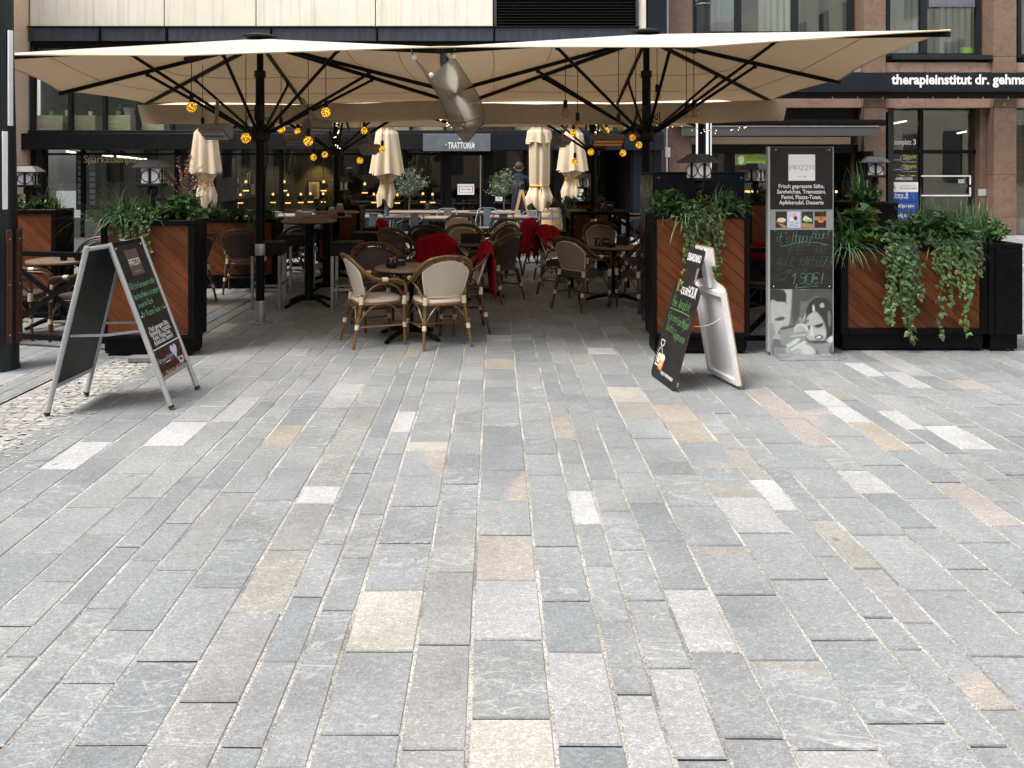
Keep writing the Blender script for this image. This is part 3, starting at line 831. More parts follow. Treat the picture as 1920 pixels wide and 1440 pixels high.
def pot_plant(px, h, w, mt, label):
    Y = FY+.36; z = PZ(218, FY+.5)
    t = thing('potted_plant', label, 'plant', (PX(px, Y), Y, z))
    MB().lathe([(w*.7,0),(w,h),(w*.85,h),(w*.7,h*.8)], 14).build('pot', mt, t, smooth=40)
    m = MB(); m.c = []
    for k in range(26):
        a = R.uniform(0, 2*PI); l = R.uniform(.12,.28); d = V(math.cos(a)*.5, math.sin(a)*.5, R.uniform(.4,1)).normalized()
        s_ = d.cross(V(0,0,1)).normalized()*.02; b = V(0,0,h*.8)
        m.add([b, b+d*l*.5+s_, b+d*l, b+d*l*.5-s_], [(0,1,2,3)]); m.c.append((R.uniform(.7,1.2),)*3)
    m.build('foliage', M['leaf'], t, kind='stuff')
pot_plant(97, .12, .06, M['p_green'], 'plant in a small green pot in the leftmost upper window')
pot_plant(126, .14, .06, M['ceramic'], 'trailing plant in a white pot beside the leftmost upper mullion')
pot_plant(170, .11, .06, M['ceramic'], 'little plant in a white pot on the second office cupboard from the left')
pot_plant(222, .12, .06, M['p_green'], 'small plant in a lime green pot on the third office cupboard from the left')
b_ = thing('bucket', 'grey bucket standing in the upper window on the third cupboard', 'bucket', (PX(242, FY+.36), FY+.36, PZ(218, FY+.5)))
MB().lathe([(.10,0),(.14,.2),(.145,.2),(.13,.18)], 16).build('bucket_body', M['int_grey'], b_, smooth=40)
MB().tube([(-.14,0,.2),(-.1,-.1,.25),(.05,-.13,.27),(.14,0,.2)], .006, 5).build('handle', M['black_steel'], b_)
# fascia over the shopfront
bx(LB, 'fascia', M['fascia'], sx(30), sx(795), FY-.30, FY+.1, sz(281), sz(251), .008)
bx(LB, 'fascia', M['navy'], sx(920)+.005, sx(1240), FY-.30, FY+.1, sz(282), sz(251), .008)
sgn = bx(LB, 'sign_panel', M['grey_metal'], sx(795)+.005, sx(920), FY-.34, FY+.1, sz(284), sz(252), .008)
SF = Frame((0, FY-.345, 0), (1,0,0), (0,0,1))
lettering('TRATTORIA', .215, SF, PX(865, FY-.345), PZ(278.5, FY-.345), M['p_white'], LB, 'CENTER', .012, width=.64, world=True)
for a in (838, 890): 
    m = MB().box(sx(a)-.012, sx(a)+.012, FY-.352, FY-.3405, sz(272)-.012, sz(272)+.012); m.build('sign_dot', M['p_white'], LB, world=True)
lettering('LA', .1, SF, PX(865, FY-.345), PZ(262, FY-.345), M['p_white'], LB, 'CENTER', world=True)
# shopfront frame and panes
ztop = sz(281) - .002
def mull(px, wd=.06, y0=-.03, y1=.09, m='black_steel', z0=0.0, z1=None):
    return bx(LB, 'mullion', M[m], sx(px)-wd/2, sx(px)+wd/2, FY+y0, FY+y1, z0, z1 or ztop, .005)
for px in (62, 84, 155, 331, 400, 527, 640, 760, 829, 922, 984, 1042, 1112, 1184): mull(px, .08)
bx(LB, 'transom', M['black_steel'], sx(84)+.045, sx(826), FY-.02, FY+.05, sz(291), sz(287))
bx(LB, 'shop_plinth', M['plinth'], sx(84)+.045, sx(155)-.05, FY-.01, FY+.1, 0, sz(408), .01)
bx(LB, 'shop_plinth', M['plinth'], sx(155)+.05, sx(331)-.05, FY-.01, FY+.1, 0, sz(412), .01)
bx(LB, 'black_panel', M['black_gloss'], sx(64), sx(83), FY+.0, FY+.06, 0, ztop)
for a, b, z0 in ((87,152,sz(406)),(158,328,sz(410)),(334,397,.08),(403,524,.08),(530,637,.08),(643,757,.08),(763,826,.08),(925,981,sz(393)),(987,1039,sz(393))):
    bx(LB, 'pane', M['glass'], sx(a), sx(b), FY+.03, FY+.036, z0, ztop-.01)
for a, b in ((925,981),(987,1039)):
    bx(LB, 'base_panel', M['pale_green_panel'], sx(a), sx(b), FY+.0, FY+.06, .06, sz(394), .01)
bx(LB, 'door_pier', M['black_steel'], sx(1042)+.041, sx(1062), FY-.02, FY+.2, 0, ztop)
bx(LB, 'dark_panel', M['navy'], sx(1186), sx(1240), FY-.05, FY+.25, 0, sz(75), .01)
bx(LB, 'dark_panel', M['navy'], sx(1214), sx(1249), FY-.08, FY-.055, sz(74), 9)
dr = bx(LB, 'door', M['black_steel'], sx(833), sx(846), FY-.01, FY+.05, .03, ztop-.03)
bx(LB, 'door_stile', M['black_steel'], sx(905), sx(918), FY-.01, FY+.05, .03, ztop-.03)
bx(LB, 'door_rail', M['black_steel'], sx(846), sx(905), FY-.01, FY+.05, .03, .22)
bx(LB, 'door_rail', M['black_steel'], sx(846), sx(905), FY-.01, FY+.05, ztop-.14, ztop-.03)
bx(LB, 'pane', M['glass'], sx(846), sx(905), FY+.015, FY+.02, .22, ztop-.14)
MB().tube([(sx(901)-ox[0], -.06, .08), (sx(901)-ox[0], -.06, 2.0)], .016, 8).build('pull_handle', M['steel'], LB)
MB().tube([(sx(833)-ox[0], -.05, .5), (sx(833)-ox[0], -.05, .62)], .02, 8).build('hinge', M['steel'], LB)
hd = MB().tube([(sx(923)-ox[0], -.04, 1.02), (sx(923)-ox[0], -.09, 1.02), (sx(929)-ox[0], -.09, 1.02)], .012, 6).build('door_handle', M['steel'], LB)
# notices on the glass
def notice(px0, px1, py0, py1, label, lines=(), m='p_white', Y=FY-.02, extra=None, cat='notice'):
    t = thing('notice', label, cat, (PX((px0+px1)/2, Y), Y, PZ(py1, Y)))
    wd = PX(px1, Y)-PX(px0, Y); hh = PZ(py0, Y)-PZ(py1, Y)
    MB().box(-wd/2, wd/2, 0, .006, 0, hh).build('sheet', M[m], t)
    f = Frame((0, -.001, 0), (1,0,0), (0,0,1))
    for (s, size, yy, mm, wf) in lines:
        lettering(s, size, f, 0, yy*hh, M[mm], t, 'CENTER', .01, width=wd*wf, d=.001)
    return t, f, wd, hh
t, f, wd, hh = notice(858, 889, 345, 365, 'white framed card notice on the trattoria door', (('TRATTORIA', .06, .42, 'p_red', .6),))
m = MB()
for (a, b, c, d) in ((-.40,.40,.2,.24),(-.40,.40,.76,.80),(-.42,-.38,.2,.8),(.38,.42,.2,.8)):
    m.poly([f(a*wd, c*hh, .001), f(b*wd, c*hh, .001), f(b*wd, d*hh, .001), f(a*wd, d*hh, .001)])
m.build('printed_border', M['p_g2'], t, kind='stuff')
notice(929, 942, 369, 377, 'small white notice on the side door beside the olive tree', (('OFFEN', .04, .4, 'p_black', .6),))
# trattoria interior
def interior(parent, name, m, x0, x1, y0, y1, z0, z1): return bx(parent, name, m, x0, x1, y0, y1, z0, z1)
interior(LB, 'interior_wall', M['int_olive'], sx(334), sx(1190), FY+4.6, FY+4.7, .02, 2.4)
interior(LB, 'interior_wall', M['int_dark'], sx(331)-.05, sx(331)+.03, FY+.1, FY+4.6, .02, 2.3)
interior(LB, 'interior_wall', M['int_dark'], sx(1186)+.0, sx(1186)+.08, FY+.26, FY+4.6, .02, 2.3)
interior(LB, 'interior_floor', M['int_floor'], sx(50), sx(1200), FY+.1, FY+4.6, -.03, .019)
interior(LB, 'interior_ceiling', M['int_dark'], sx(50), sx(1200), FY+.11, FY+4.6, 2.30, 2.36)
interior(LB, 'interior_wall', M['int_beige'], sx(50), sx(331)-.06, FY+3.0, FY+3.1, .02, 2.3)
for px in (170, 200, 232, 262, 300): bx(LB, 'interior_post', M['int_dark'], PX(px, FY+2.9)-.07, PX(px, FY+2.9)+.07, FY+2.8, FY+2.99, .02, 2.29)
# ceiling tube lights in the lobby
for (a, ya, b, yb) in ((125, 284, 151, 288), (158, 287, 212, 293), (219, 293, 275, 299)):
    Ya, Yb = FY+.5, FY+.9
    t = MB().tube([(PX(a, Ya), Ya, PZ(ya, Ya)), (PX(b, Yb), Yb, PZ(yb, Yb))], .022, 8).build('tube_light', M['tubelight'])
    tag(t, {125:'short tube light at the left end of the lobby ceiling row', 158:'middle tube light of the lobby ceiling row above gold lettering', 219:'right hand tube light of the lobby row behind the lantern'}[a], 'light', 'lobby tube lights')
lettering('Sparkassenplatz', .26, Frame((0, FY-.01, 0), (1,0,0), (0,0,1)), sx(157), sz(305), M['p_gold'], LB, 'LEFT', .0, width=1.47, world=True)
# directory board of grey plates
t = thing('directory_board', 'black directory board with two columns of grey name plates in the lobby window', 'sign', (sx(150), FY+.35, sz(395)))
MB().box(-.28, .35, 0, .04, 0, 1.45).build('board', M['black_gloss'], t)
for i in range(9):
    MB().box(-.22, -.04, -.02, -.001, .12+i*.145, .225+i*.145, .004).build('name_plate', M['p_silver'], t)
    MB().box(.06, .20, -.02, -.001, .12+i*.145, .225+i*.145, .004).build('name_plate', M['p_silver'], t)
# wooden window ledge and bench tables inside
bx(LB, 'window_ledge', M['table_wood'], sx(450), sx(828), FY+.12, FY+.5, sz(397), sz(394), .006)
# pictures on the back wall
def picture(px0, px1, py0, py1, label, art, Y=FY+4.5, fr='p_black'):
    wd = PX(px1,Y)-PX(px0,Y); hh = PZ(py0,Y)-PZ(py1,Y)
    t = thing('wall_picture', label, 'picture', (PX((px0+px1)/2,Y), Y, PZ(py1,Y)), 0, 'framed pictures on the trattoria wall')
    MB().box(-wd/2, wd/2, 0, .05, 0, hh, .008).build('picture_frame', M[fr], t)
    b = min(wd, hh)*.12
    MB().box(-wd/2+b, wd/2-b, -.004, -.001, b, hh-b).build('mount', M['p_cream'], t)
    MB().box(-wd/2+b*2.6, wd/2-b*2.6, -.008, -.005, b*2.4, hh-b*2.4).build('print', M[art], t)
for (a,b,c,d,l,art) in ((410,420,335,364,'tall narrow framed picture left of the front parasol pole','p_darkbrown'),(421,426,332,343,'tiny blue framed picture beside the tall narrow picture','p_blue'),
    (422,427,350,368,'small pale framed picture low beside the closed parasol','p_g4'),(433,440,340,366,'dark framed print on the pale pillar left of the pendant row','p_g1'),
    (442,449,334,346,'small framed print high above the leftmost pendant lamp','p_tan'),(442,449,351,370,'small framed print low behind the leftmost pendant lamp','p_g3'),
    (451,459,343,369,'tall framed photo half hidden by the leftmost pendant','p_g2'),(462,470,323,346,'blue toned framed print just left of the pole','p_blue'),
    (470,478,345,365,'framed photo right beside the dark pole','p_g3')):
    picture(a,b,c,d,l,art)
picture(576, 602, 338, 376, 'large framed print lit by a warm picture lamp', 'p_tan')
sp = bpy.data.lights.new('picture_lamp_light', 'SPOT'); sp.energy = 45; sp.color = (1,.72,.36); sp.spot_size = rad(75); sp.spot_blend = .6; sp.shadow_soft_size = .05
so = bpy.data.objects.new('picture_lamp_light', sp); col.objects.link(so); so.location = (PX(592,FY+4.3), FY+4.15, 2.2); so.rotation_euler = (rad(14), 0, 0)
t = thing('picture_lamp', 'small black ceiling spotlight above the large lit print', 'lamp', (PX(592,FY+4.1), FY+4.1, 2.22))
MB().lathe([(.03,0),(.05,.02),(.05,.08),(.02,.1)], 12).build('lamp_head', M['black_steel'], t, smooth=40)
so.parent = t; so.location = (0, 0, -.02)
for px in (447, 508):
    s2 = so.copy(); s2.data = sp.copy(); s2.data.energy = 14; col.objects.link(s2)
    t2 = thing('wall_spotlight', {447:'black ceiling spotlight washing the wall of small pictures', 508:'black ceiling spotlight washing the bare wall right of the pole'}[px], 'lamp', (PX(px,FY+4.1), FY+4.1, 2.22))
    MB().lathe([(.03,0),(.05,.02),(.05,.08),(.02,.1)], 12).build('lamp_head', M['black_steel'], t2, smooth=40)
    s2.parent = t2
# pendant lamps
pend = [(461,346,FY+.9,'upper pendant lamp nearest the closed parasol on the left'),(533,346,FY+.9,'upper pendant lamp right of the front parasol pole'),(607,346,FY+.9,'upper pendant lamp beside the framed lit print'),(684,350,FY+.9,'upper pendant lamp near the second closed parasol'),
        (451,370,FY+2.6,'lower pendant lamp before the small pictures'),(512,369,FY+2.6,'lower pendant lamp just right of the pole'),(540,370,FY+2.6,'lower pendant lamp under the upper pendant right of the pole'),(564,369,FY+2.6,'lower pendant lamp left of the large lit print'),
        (582,368,FY+2.6,'lower pendant lamp in front of the large lit print'),(606,368,FY+2.6,'lower pendant lamp under the one beside the lit print'),(632,367,FY+2.6,'lower pendant lamp behind the small back lantern'),(701,369,FY+2.6,'lower pendant lamp left of the closed parasol skirt'),
        (745,370,FY+2.6,'lower pendant lamp left of the first olive tree'),(793,368,FY+2.6,'lower pendant lamp behind the first olive tree crown'),(811,369,FY+2.6,'lower pendant lamp nearest the trattoria door')]
P0 = [True]
pt = thing('pendant_lamp', '', 'lamp', (0,0,0), 0, 'pendant lamps inside the trattoria')
MB().lathe([(.07,-.14),(.07,-.09),(.12,-.085),(.10,0),(.05,.04),(.04,.04)], 18).build('lamp_shade', M['teal'], pt, smooth=35)
MB().lathe([(.072,-.17),(.074,-.142)], 16).build('glowing_rim', M['warm_lamp'], pt)
MB().lathe([(.03,.041),(.032,.08),(.012,.11)], 12).build('lamp_cap', M['warm_lamp'], pt, smooth=50)
MB().tube([(0,0,.11),(0,0,.95)], .006, 5).build('cord', M['p_g3'], pt)
for (px, py, Y, l) in pend:
    o = place(pt, P0, (PX(px,Y), Y, PZ(py,Y)), 0, l)
    z = PZ(py, Y); 
    for ch in CH[o.name]:
        if ch.name.startswith('cord'): ch.scale = (1,1,1); ch.location = (0,0,0); ch.data = ch.data.copy(); ch.data.vertices.foreach_set('co', [c for v in ch.data.vertices for c in (v.co.x, v.co.y, (2.295-z) if v.co.z > .3 else v.co.z)])
# small tables and dark chairs inside are hinted by the ledge; trattoria wine shelf near the door
t = thing('wine_shelf', 'dark bottle shelf standing inside the trattoria door', 'shelf', (PX(880,FY+3), FY+3, .02))
MB().box(-.55,.55,0,.3,0,1.1,.01).build('shelf_body', M['int_dark'], t)
for i in range(4):
    for k in range(7):
        MB().lathe([(.036,0),(.036,.17),(.013,.21),(.013,.26)], 8, (-.45+k*.15, -.06, .03+i*.27)).build('bottle', M['black_gloss'], t, smooth=40)
# bucket on the ledge
t = thing('ice_bucket', 'small steel bucket standing on the trattoria window ledge', 'bucket', (PX(803,FY+.3), FY+.3, sz(394)+.002))
MB().lathe([(.08,0),(.10,.15),(.105,.15),(.09,.14)], 16).build('bucket_body', M['steel'], t, smooth=40)

# --- peach neighbour at the left edge
PB = thing('peach_building', 'peach rendered house front at the left edge beside the dark column', 'building', (sx(-120), FY-.6, 0))
bx(PB, 'wall', M['wall_peach'], sx(-420), sx(53), FY-.55, FY+.4, 0, 9, .01)
for zc0, zc1 in ((sz(172), sz(37)), (sz(-90), sz(-190))):
    fr = bx(PB, 'window', M['window_grey'], sx(-40), sx(36), FY-.60, FY-.551, zc0, zc1, .01)
    w_ = MB().box(sx(-30)-sx(-120), sx(27)-sx(-120), -.012, -.004, zc0+.12, zc1-.12); w_.build('pane', M['black_gloss'], fr)
    MB().box(sx(-32)-sx(-120), sx(29)-sx(-120), -.03, -.013, (zc0+zc1)/2-.03, (zc0+zc1)/2+.03).build('window_bar', M['white'], fr)
cc = thing('security_camera', 'small white dome security camera under the dark fascia at the left end', 'camera', (sx(51), FY-.62, sz(292)))
MB().box(-.12,.12,-.0,.08,.10,.13,.005).build('bracket', M['white'], cc)
MB().sphere((0,-.02,.02),.07,14,8).build('camera_dome', M['p_silver'], cc, smooth='all')

# --- granite building on the right
RB = thing('granite_building', 'red granite building with dark windows and a doctor\'s name band on the right', 'building', (PX(1600,RY), RY, 0))
ob = RB['_o']
def rx(px, Y=RY): return PX(px, Y)
def rz(py, Y=RY): return PZ(py, Y)
def rb(name, m, x0, x1, y0, y1, z0, z1, bev=.006, **k): return bx(RB, name, m, x0, x1, y0, y1, z0, z1, bev, **k)
for a, b in ((1254, 1297), (1620, 1661), (1864, 1906), (2120, 2162)):
    for z0, z1 in ((.0, .45), (.455, 1.52), (1.525, 3.2), (3.205, 4.47), (4.475, 6.6), (6.605, 9)):
        rb('granite_slab', M['granite'], rx(a), rx(b), RY, RY+.75, z0, z1)
for z0, z1 in ((rz(203, RY+.3), rz(172, RY+.3)), (rz(137, RY+.3), rz(119, RY+.3))):
    for a, b in ((1661,1740),(1740,1864)): rb('granite_slab', M['granite_pale'], rx(a)+.003, rx(b)-.003, RY+.12, RY+.5, z0, z1)
    rb('granite_slab', M['granite_pale'], rx(1906)+.003, rx(2120)-.003, RY+.12, RY+.5, z0, z1)
    rb('granite_slab', M['granite_pale'], rx(1297)+.003, rx(1620)-.003, RY+.12, RY+.5, z0, z1)
# dark sign band with white lettering
bz0, bz1 = PZ(170.5, RY-.6), PZ(136, RY-.6)
for a, b in ((1215, 1420), (1420, 1700), (1700, 2010)):
    rb('sign_band', M['navy'], PX(a, RY-.6)+.004, PX(b, RY-.6)-.004, RY-.6, RY-.45, bz0, bz1)
lettering('therapieinstitut dr. gehma', .33, Frame((0, RY-.602, 0), (1,0,0), (0,0,1)), PX(1672, RY-.602), PZ(157.5, RY-.602), M['p_white'], RB, 'LEFT', .03, width=PX(1926,RY-.6)-PX(1672,RY-.6), world=True)
rb('glass_canopy', M['upper_glass'], PX(1230,RY-.5), PX(2010,RY-.5), RY-.44, RY-.02, bz0-.10, bz0-.085, 0)
rb('canopy_edge', M['black_steel'], PX(1230,RY-.5), PX(2010,RY-.5), RY-.45, RY-.40, bz0-.16, bz0-.002)
rb('canopy_rail', M['black_steel'], PX(1230,RY-.3), PX(2010,RY-.3), RY-.10, RY-.02, rz(185), rz(181.5))
for px in range(1560, 1960, 47):
    m = MB().tube([(PX(px,RY-.44)-ob[0], -.47, bz0-.13),(PX(px,RY-.44)-ob[0], -.47, bz0-.20)], .012, 6); m.build('band_hook', M['steel'], RB)
# upper windows
def upper_window(px0, px1, py0, py1, mids, blind=False):
    Y = RY+.45; x0, x1, z0, z1 = PX(px0,Y), PX(px1,Y), PZ(py1,Y), PZ(py0,Y)
    x, z = x0-ob[0], z0
    fw = .10
    m = MB().box(x0-ob[0], x1-ob[0], Y-ob[1], Y-ob[1]+.1, z0, z0+fw); fr = m.build('window', M['anthracite'], RB)
    for a, b, c, d in ((x0, x0+fw, z0+fw, z1), (x1-fw, x1, z0+fw, z1)): MB().box(a-ob[0], b-ob[0], Y-ob[1], Y-ob[1]+.1, c, d).build('frame', M['anthracite'], fr)
    for mm in mids: MB().box(PX(mm,Y)-.08-ob[0], PX(mm,Y)+.08-ob[0], Y-ob[1]-.02, Y-ob[1]+.1, z0+fw, z1).build('frame', M['anthracite'], fr)
    xs_ = [x0+fw] + [PX(mm,Y) for mm in mids] + [x1-fw]
    for a, b in zip(xs_, xs_[1:]): MB().box(a-ob[0]+.08*(a != xs_[0]), b-ob[0]-.08*(b != xs_[-1]), Y-ob[1]+.05, Y-ob[1]+.056, z0+fw, z1).build('pane', M['upper_glass'], fr)
    rb('window_sill', M['anthracite'], x0-.05, x1+.05, RY+.02, Y+.08, z0-.12, z0-.003)
    rb('room_wall', M['int_grey'], x0-.5, x1+.5, Y+3.0, Y+3.1, z0-.3, z1+.3, 0)
    rb('room_floor', M['int_floor'], x0-.5, x1+.5, Y+.15, Y+3.0, z0-.32, z0-.2, 0)
    rb('room_ceiling', M['int_grey'], x0-.5, x1+.5, Y+.15, Y+3.0, z1+.2, z1+.3, 0)
    return x0, x1, z0, z1, Y
upper_window(1300, 1598, -140, 66, [1384, 1491])
x0, x1, z0, z1, Y = upper_window(1662, 1838, -140, 107, [1732])
rb('blind', M['grey_metal'], PX(1740,Y), PX(1826,Y), Y-.06, Y-.03, PZ(14,Y), PZ(-140,Y))
upper_window(1908, 2118, -140, 109, [2010])
for i, (px, Yc) in enumerate(((1700, RY+1.2), (1800, RY+1.25), (1460, RY+1.2), (1350, RY+1.2))):
    c = MB()
    n = 24; wd = .55
    for k in range(n):
        a, b = k/n, (k+1)/n
        c.poly([(PX(px,Yc)+wd*(a-.5)*2, Yc+.03*math.sin(a*40), 4.6), (PX(px,Yc)+wd*(b-.5)*2, Yc+.03*math.sin(b*40), 4.6), (PX(px,Yc)+wd*(b-.5)*2, Yc+.03*math.sin(b*40), 7.5), (PX(px,Yc)+wd*(a-.5)*2, Yc+.03*math.sin(a*40), 7.5)])
    tag(c.build('net_curtain', M['gauze'], smooth='all'), ['pale curtain in the left half of the window above the name band','pale curtain in the right half of the window above the name band','pale curtain in the upper window left of the tall grey mast pillar bay','pale curtain at the left end of the upper window next to the mast'][i], 'curtain', 'curtains in the granite building')
t = MB().box(-.14,.14,0,.1,0,.24,.01).build('green_box', M['p_green']); t.location = (PX(1815,RY+.7), RY+.7, PZ(105,RY+.55)); tag(t, 'small green box on the sill of the window above the name band', 'box')
# entrance bay
Y = RY+.55
rb('door_side_panel', M['mast'], PX(1656,Y), PX(1667,Y), RY+.3, RY+.6, 0, PZ(201,Y))
for a in (1726, 1833): rb('door_frame', M['black_steel'], PX(a,Y)-.05, PX(a,Y)+.05, Y-.05, Y+.06, 0, PZ(205,Y))
rb('door_frame', M['black_steel'], PX(1668,Y), PX(1838,Y), Y-.04, Y+.05, PZ(206,Y), PZ(203,Y)+.1)
rb('door_frame', M['black_steel'], PX(1668,Y), PX(1826,Y)+.02, Y-.06, Y+.07, PZ(287,Y), PZ(281,Y))
rb('pane', M['glass'], PX(1668,Y), PX(1722,Y), Y, Y+.006, PZ(281,Y), PZ(207,Y), 0)
rb('pane', M['glass'], PX(1730,Y), PX(1829,Y), Y, Y+.006, PZ(281,Y), PZ(207,Y), 0)
dd = rb('door', M['black_steel'], PX(1730,Y), PX(1829,Y), Y-.02, Y+.03, .02, .16)
rb('pane', M['glass'], PX(1730,Y), PX(1829,Y), Y, Y+.006, .16, PZ(288,Y), 0)
for py in (330, 366.5): rb('door_bar', M['p_white'], PX(1728,Y-.08), PX(1821,Y-.08), Y-.08, Y-.05, PZ(py+1.2,Y), PZ(py-1.2,Y), .004)
for py0, py1 in ((331.5, 346), (351, 365)): rb('door_bar', M['p_white'], PX(1818.5,Y-.08), PX(1821,Y-.08), Y-.08, Y-.05, PZ(py1,Y), PZ(py0,Y), .004)
lettering('kassenplatz', .20, Frame((0, Y-.01, 0), (1,0,0), (0,0,1)), PX(1668,Y), PZ(271,Y), M['p_white'], RB, 'LEFT', .006, width=PX(1708,Y)-PX(1668,Y), world=True)
lettering('3', .19, Frame((0, Y-.01, 0), (1,0,0), (0,0,1)), PX(1711,Y), PZ(271,Y), M['p_white'], RB, 'LEFT', .02, world=True)
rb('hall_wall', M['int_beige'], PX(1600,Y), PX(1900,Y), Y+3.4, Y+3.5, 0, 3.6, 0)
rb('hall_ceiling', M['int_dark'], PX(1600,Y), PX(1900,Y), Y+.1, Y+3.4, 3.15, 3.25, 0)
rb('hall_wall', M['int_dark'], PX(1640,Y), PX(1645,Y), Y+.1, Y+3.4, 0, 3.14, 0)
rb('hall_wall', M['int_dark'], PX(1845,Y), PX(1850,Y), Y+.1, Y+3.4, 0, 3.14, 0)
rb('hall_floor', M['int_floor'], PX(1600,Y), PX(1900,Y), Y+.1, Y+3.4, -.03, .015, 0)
for (a, ya, b, yb, l) in ((1668, 233, 1699, 227, 'tube light behind the left transom of the entrance'), (1795, 250, 1825, 244, 'tube light behind the transom above the entrance door')):
    Yt = Y+.6
    tag(MB().tube([(PX(a,Yt), Yt, PZ(ya,Yt)), (PX(b,Yt+.3), Yt+.3, PZ(yb,Yt+.3))], .02, 8).build('tube_light', M['tubelight']), l, 'light', 'entrance tube lights')
# stack of name plates beside the entrance
def plate(py0, py1, m, label, items, group='name plates beside the entrance'):
    Yp = Y-.03
    t = thing('name_plate', label, 'sign', (PX(1695,Yp), Yp, PZ(py1,Yp)), 0, group)
    wd = PX(1721,Yp)-PX(1668,Yp); hh = PZ(py0,Yp)-PZ(py1,Yp)
    MB().box(-wd/2, wd/2, 0, .02, 0, hh).build('panel', M[m], t)
    f = Frame((0,-.001,0),(1,0,0),(0,0,1))
    for (s, size, x, y, mm, wf) in items: lettering(s, size, f, x*wd, y*hh, M[mm], t, 'CENTER', .008, width=wd*wf, d=.001)
    return t, f, wd, hh
def gmark(t, f, x, y, r):
    m = MB(); pts = [(x+r*math.cos(a), y+r*math.sin(a)) for a in [rad(q) for q in range(40, 345, 20)]] + [(x+r*.9, y), (x+r*.3, y)]
    ribbon(m, pts, r*.12, f, .001); m.build('round_mark', M['p_silver'], t, kind='stuff')
m_ = {}
for i, (a, b, l) in enumerate(((288.5, 306, 'topmost black therapy name plate beside the entrance'), (307, 324, 'second black therapy name plate from the top'))):
    t, f, wd, hh = plate(a, b, 'panel_black', l, (('THERAPIE', .11, .20, .52, 'p_yellow', .46), ('INSTITUT', .07, .12, .36, 'p_silver', .3)))
    gmark(t, f, .02*wd, .5*hh, .40*hh)
    mm = MB(); ribbon(mm, [(-.42*wd, .35*hh), (-.12*wd, .35*hh)], .012, f, .001); ribbon(mm, [(.14*wd, .12*hh), (.44*wd, .12*hh)], .012, f, .001); mm.build('printed_line', M['p_silver'], t, kind='stuff')
t, f, wd, hh = plate(325, 341, 'panel_black', 'black plate reading Anmeldung beside the entrance', (('ANMELDUNG', .10, 0, .22, 'p_white', .6),))
gmark(t, f, -.18*wd, .68*hh, .2*hh); gmark(t, f, .16*wd, .68*hh, .2*hh)
for xx in (-.14, .24):
    mm = MB(); ribbon(mm, [((xx)*wd, .72*hh), ((xx+.16)*wd, .72*hh)], .02, f, .001); mm.build('printed_line', M['p_yellow'], t, kind='stuff')
plate(341.5, 360, 'p_white', 'white plate with a red letter A beside the entrance', (('A', .20, -.36, .25, 'p_red', .14), ('ÖSTERREICHISCHE', .05, .14, .55, 'p_g3', .56), ('APOTHEKERKAMMER', .06, .15, .28, 'p_g1', .62)))
plate(361, 377, 'p_blue', 'upper blue plate with small white text beside the entrance', (('Eingang', .09, -.18, .62, 'p_white', .30), ('B', .13, .10, .60, 'p_white', .08), ('Parkgarage', .08, -.1, .34, 'p_white', .5)))
plate(378, 395, 'p_blue', 'middle blue garage plate beside the entrance', (('Tiefgarage', .13, 0, .38, 'p_white', .72),))
plate(396, 413, 'p_blue', 'lowest blue garage plate beside the entrance', (('Tiefgarage', .13, 0, .38, 'p_white', .72),))
notice(1797, 1808, 336, 343.5, 'small square notice on the entrance door', (('INFO', .04, .4, 'p_black', .6),), 'p_g5', Y-.01)
notice(1833.5, 1850, 354, 366, 'brass plaque on the side of the entrance pillar', (), 'p_g4', RY-.01) if False else None
pl = thing('plaque', 'pale metal plaque on the granite pier right of the entrance door', 'plaque', (PX(1842,RY+.3), RY+.3, PZ(367,RY+.3)))
MB().box(-.10,.10,-.0,.01,0,.17,.003).build('plate', M['p_g4'], pl)
rb('granite_slab', M['granite'], PX(1838,RY+.32), rx(1864)-.003, RY+.312, RY+.74, 0, 3.2)
hd = MB().sphere((0,0,0),.045,10,6,.4).xf(Matrix.Rotation(rad(90),4,'X')).build('yellow_dot', M['p_yellow']); hd.location = (PX(1883,RY)-0, RY-.006, PZ(195,RY)); tag(hd, 'round yellow marker disc high on the granite pillar right of the door', 'marker')
hd = MB().sphere((0,0,0),.045,10,6,.4).xf(Matrix.Rotation(rad(90),4,'X')).build('orange_dot', M['p_orange']); hd.location = (PX(1662,RY+.29), RY+.294, PZ(207,RY+.3)); tag(hd, 'round orange marker disc at the top of the dark panel by the entrance', 'marker')
# gelato shop bay
Y = RY+.5
rb('shop_frame', M['black_steel'], rx(1297)+.003, rx(1620)-.003, RY+.3, RY+.5, rz(223), rz(180), .006)
rb('wood_beam', M['int_beige'], rx(1297)+.003, rx(1606), RY+.32, RY+.5, rz(270), rz(256))
rb('shop_frame', M['black_steel'], rx(1297)+.003, rx(1620)-.003, RY+.3, RY+.52, rz(287), rz(270.5))
for a in (1300, 1363, 1370, 1455, 1556, 1612): rb('mullion', M['black_steel'], PX(a,Y)-.06, PX(a,Y)+.06, RY+.32, RY+.5, 0, rz(287)-.002)
for a, b, z0 in ((1305, 1360, .9), (1373, 1452, .9), (1459, 1552, .9)):
    rb('pane', M['glass'], PX(a,Y), PX(b,Y), Y-.05, Y-.044, z0, rz(287)-.01, 0)
    rb('base_panel', M['anthracite'], PX(a,Y), PX(b,Y), Y-.08, Y-.02, 0, z0-.003)
rb('awning_box', M['black_steel'], PX(1268,RY-.2), PX(1652,RY-.2), RY-.5, RY-.003, PZ(236,RY-.3), PZ(225,RY-.3), .03)
rb('awning_valance', M['grey_canvas'], PX(1278,RY-.55), PX(1646,RY-.55), RY-.56, RY-.53, PZ(255,RY-.55), PZ(238,RY-.55))
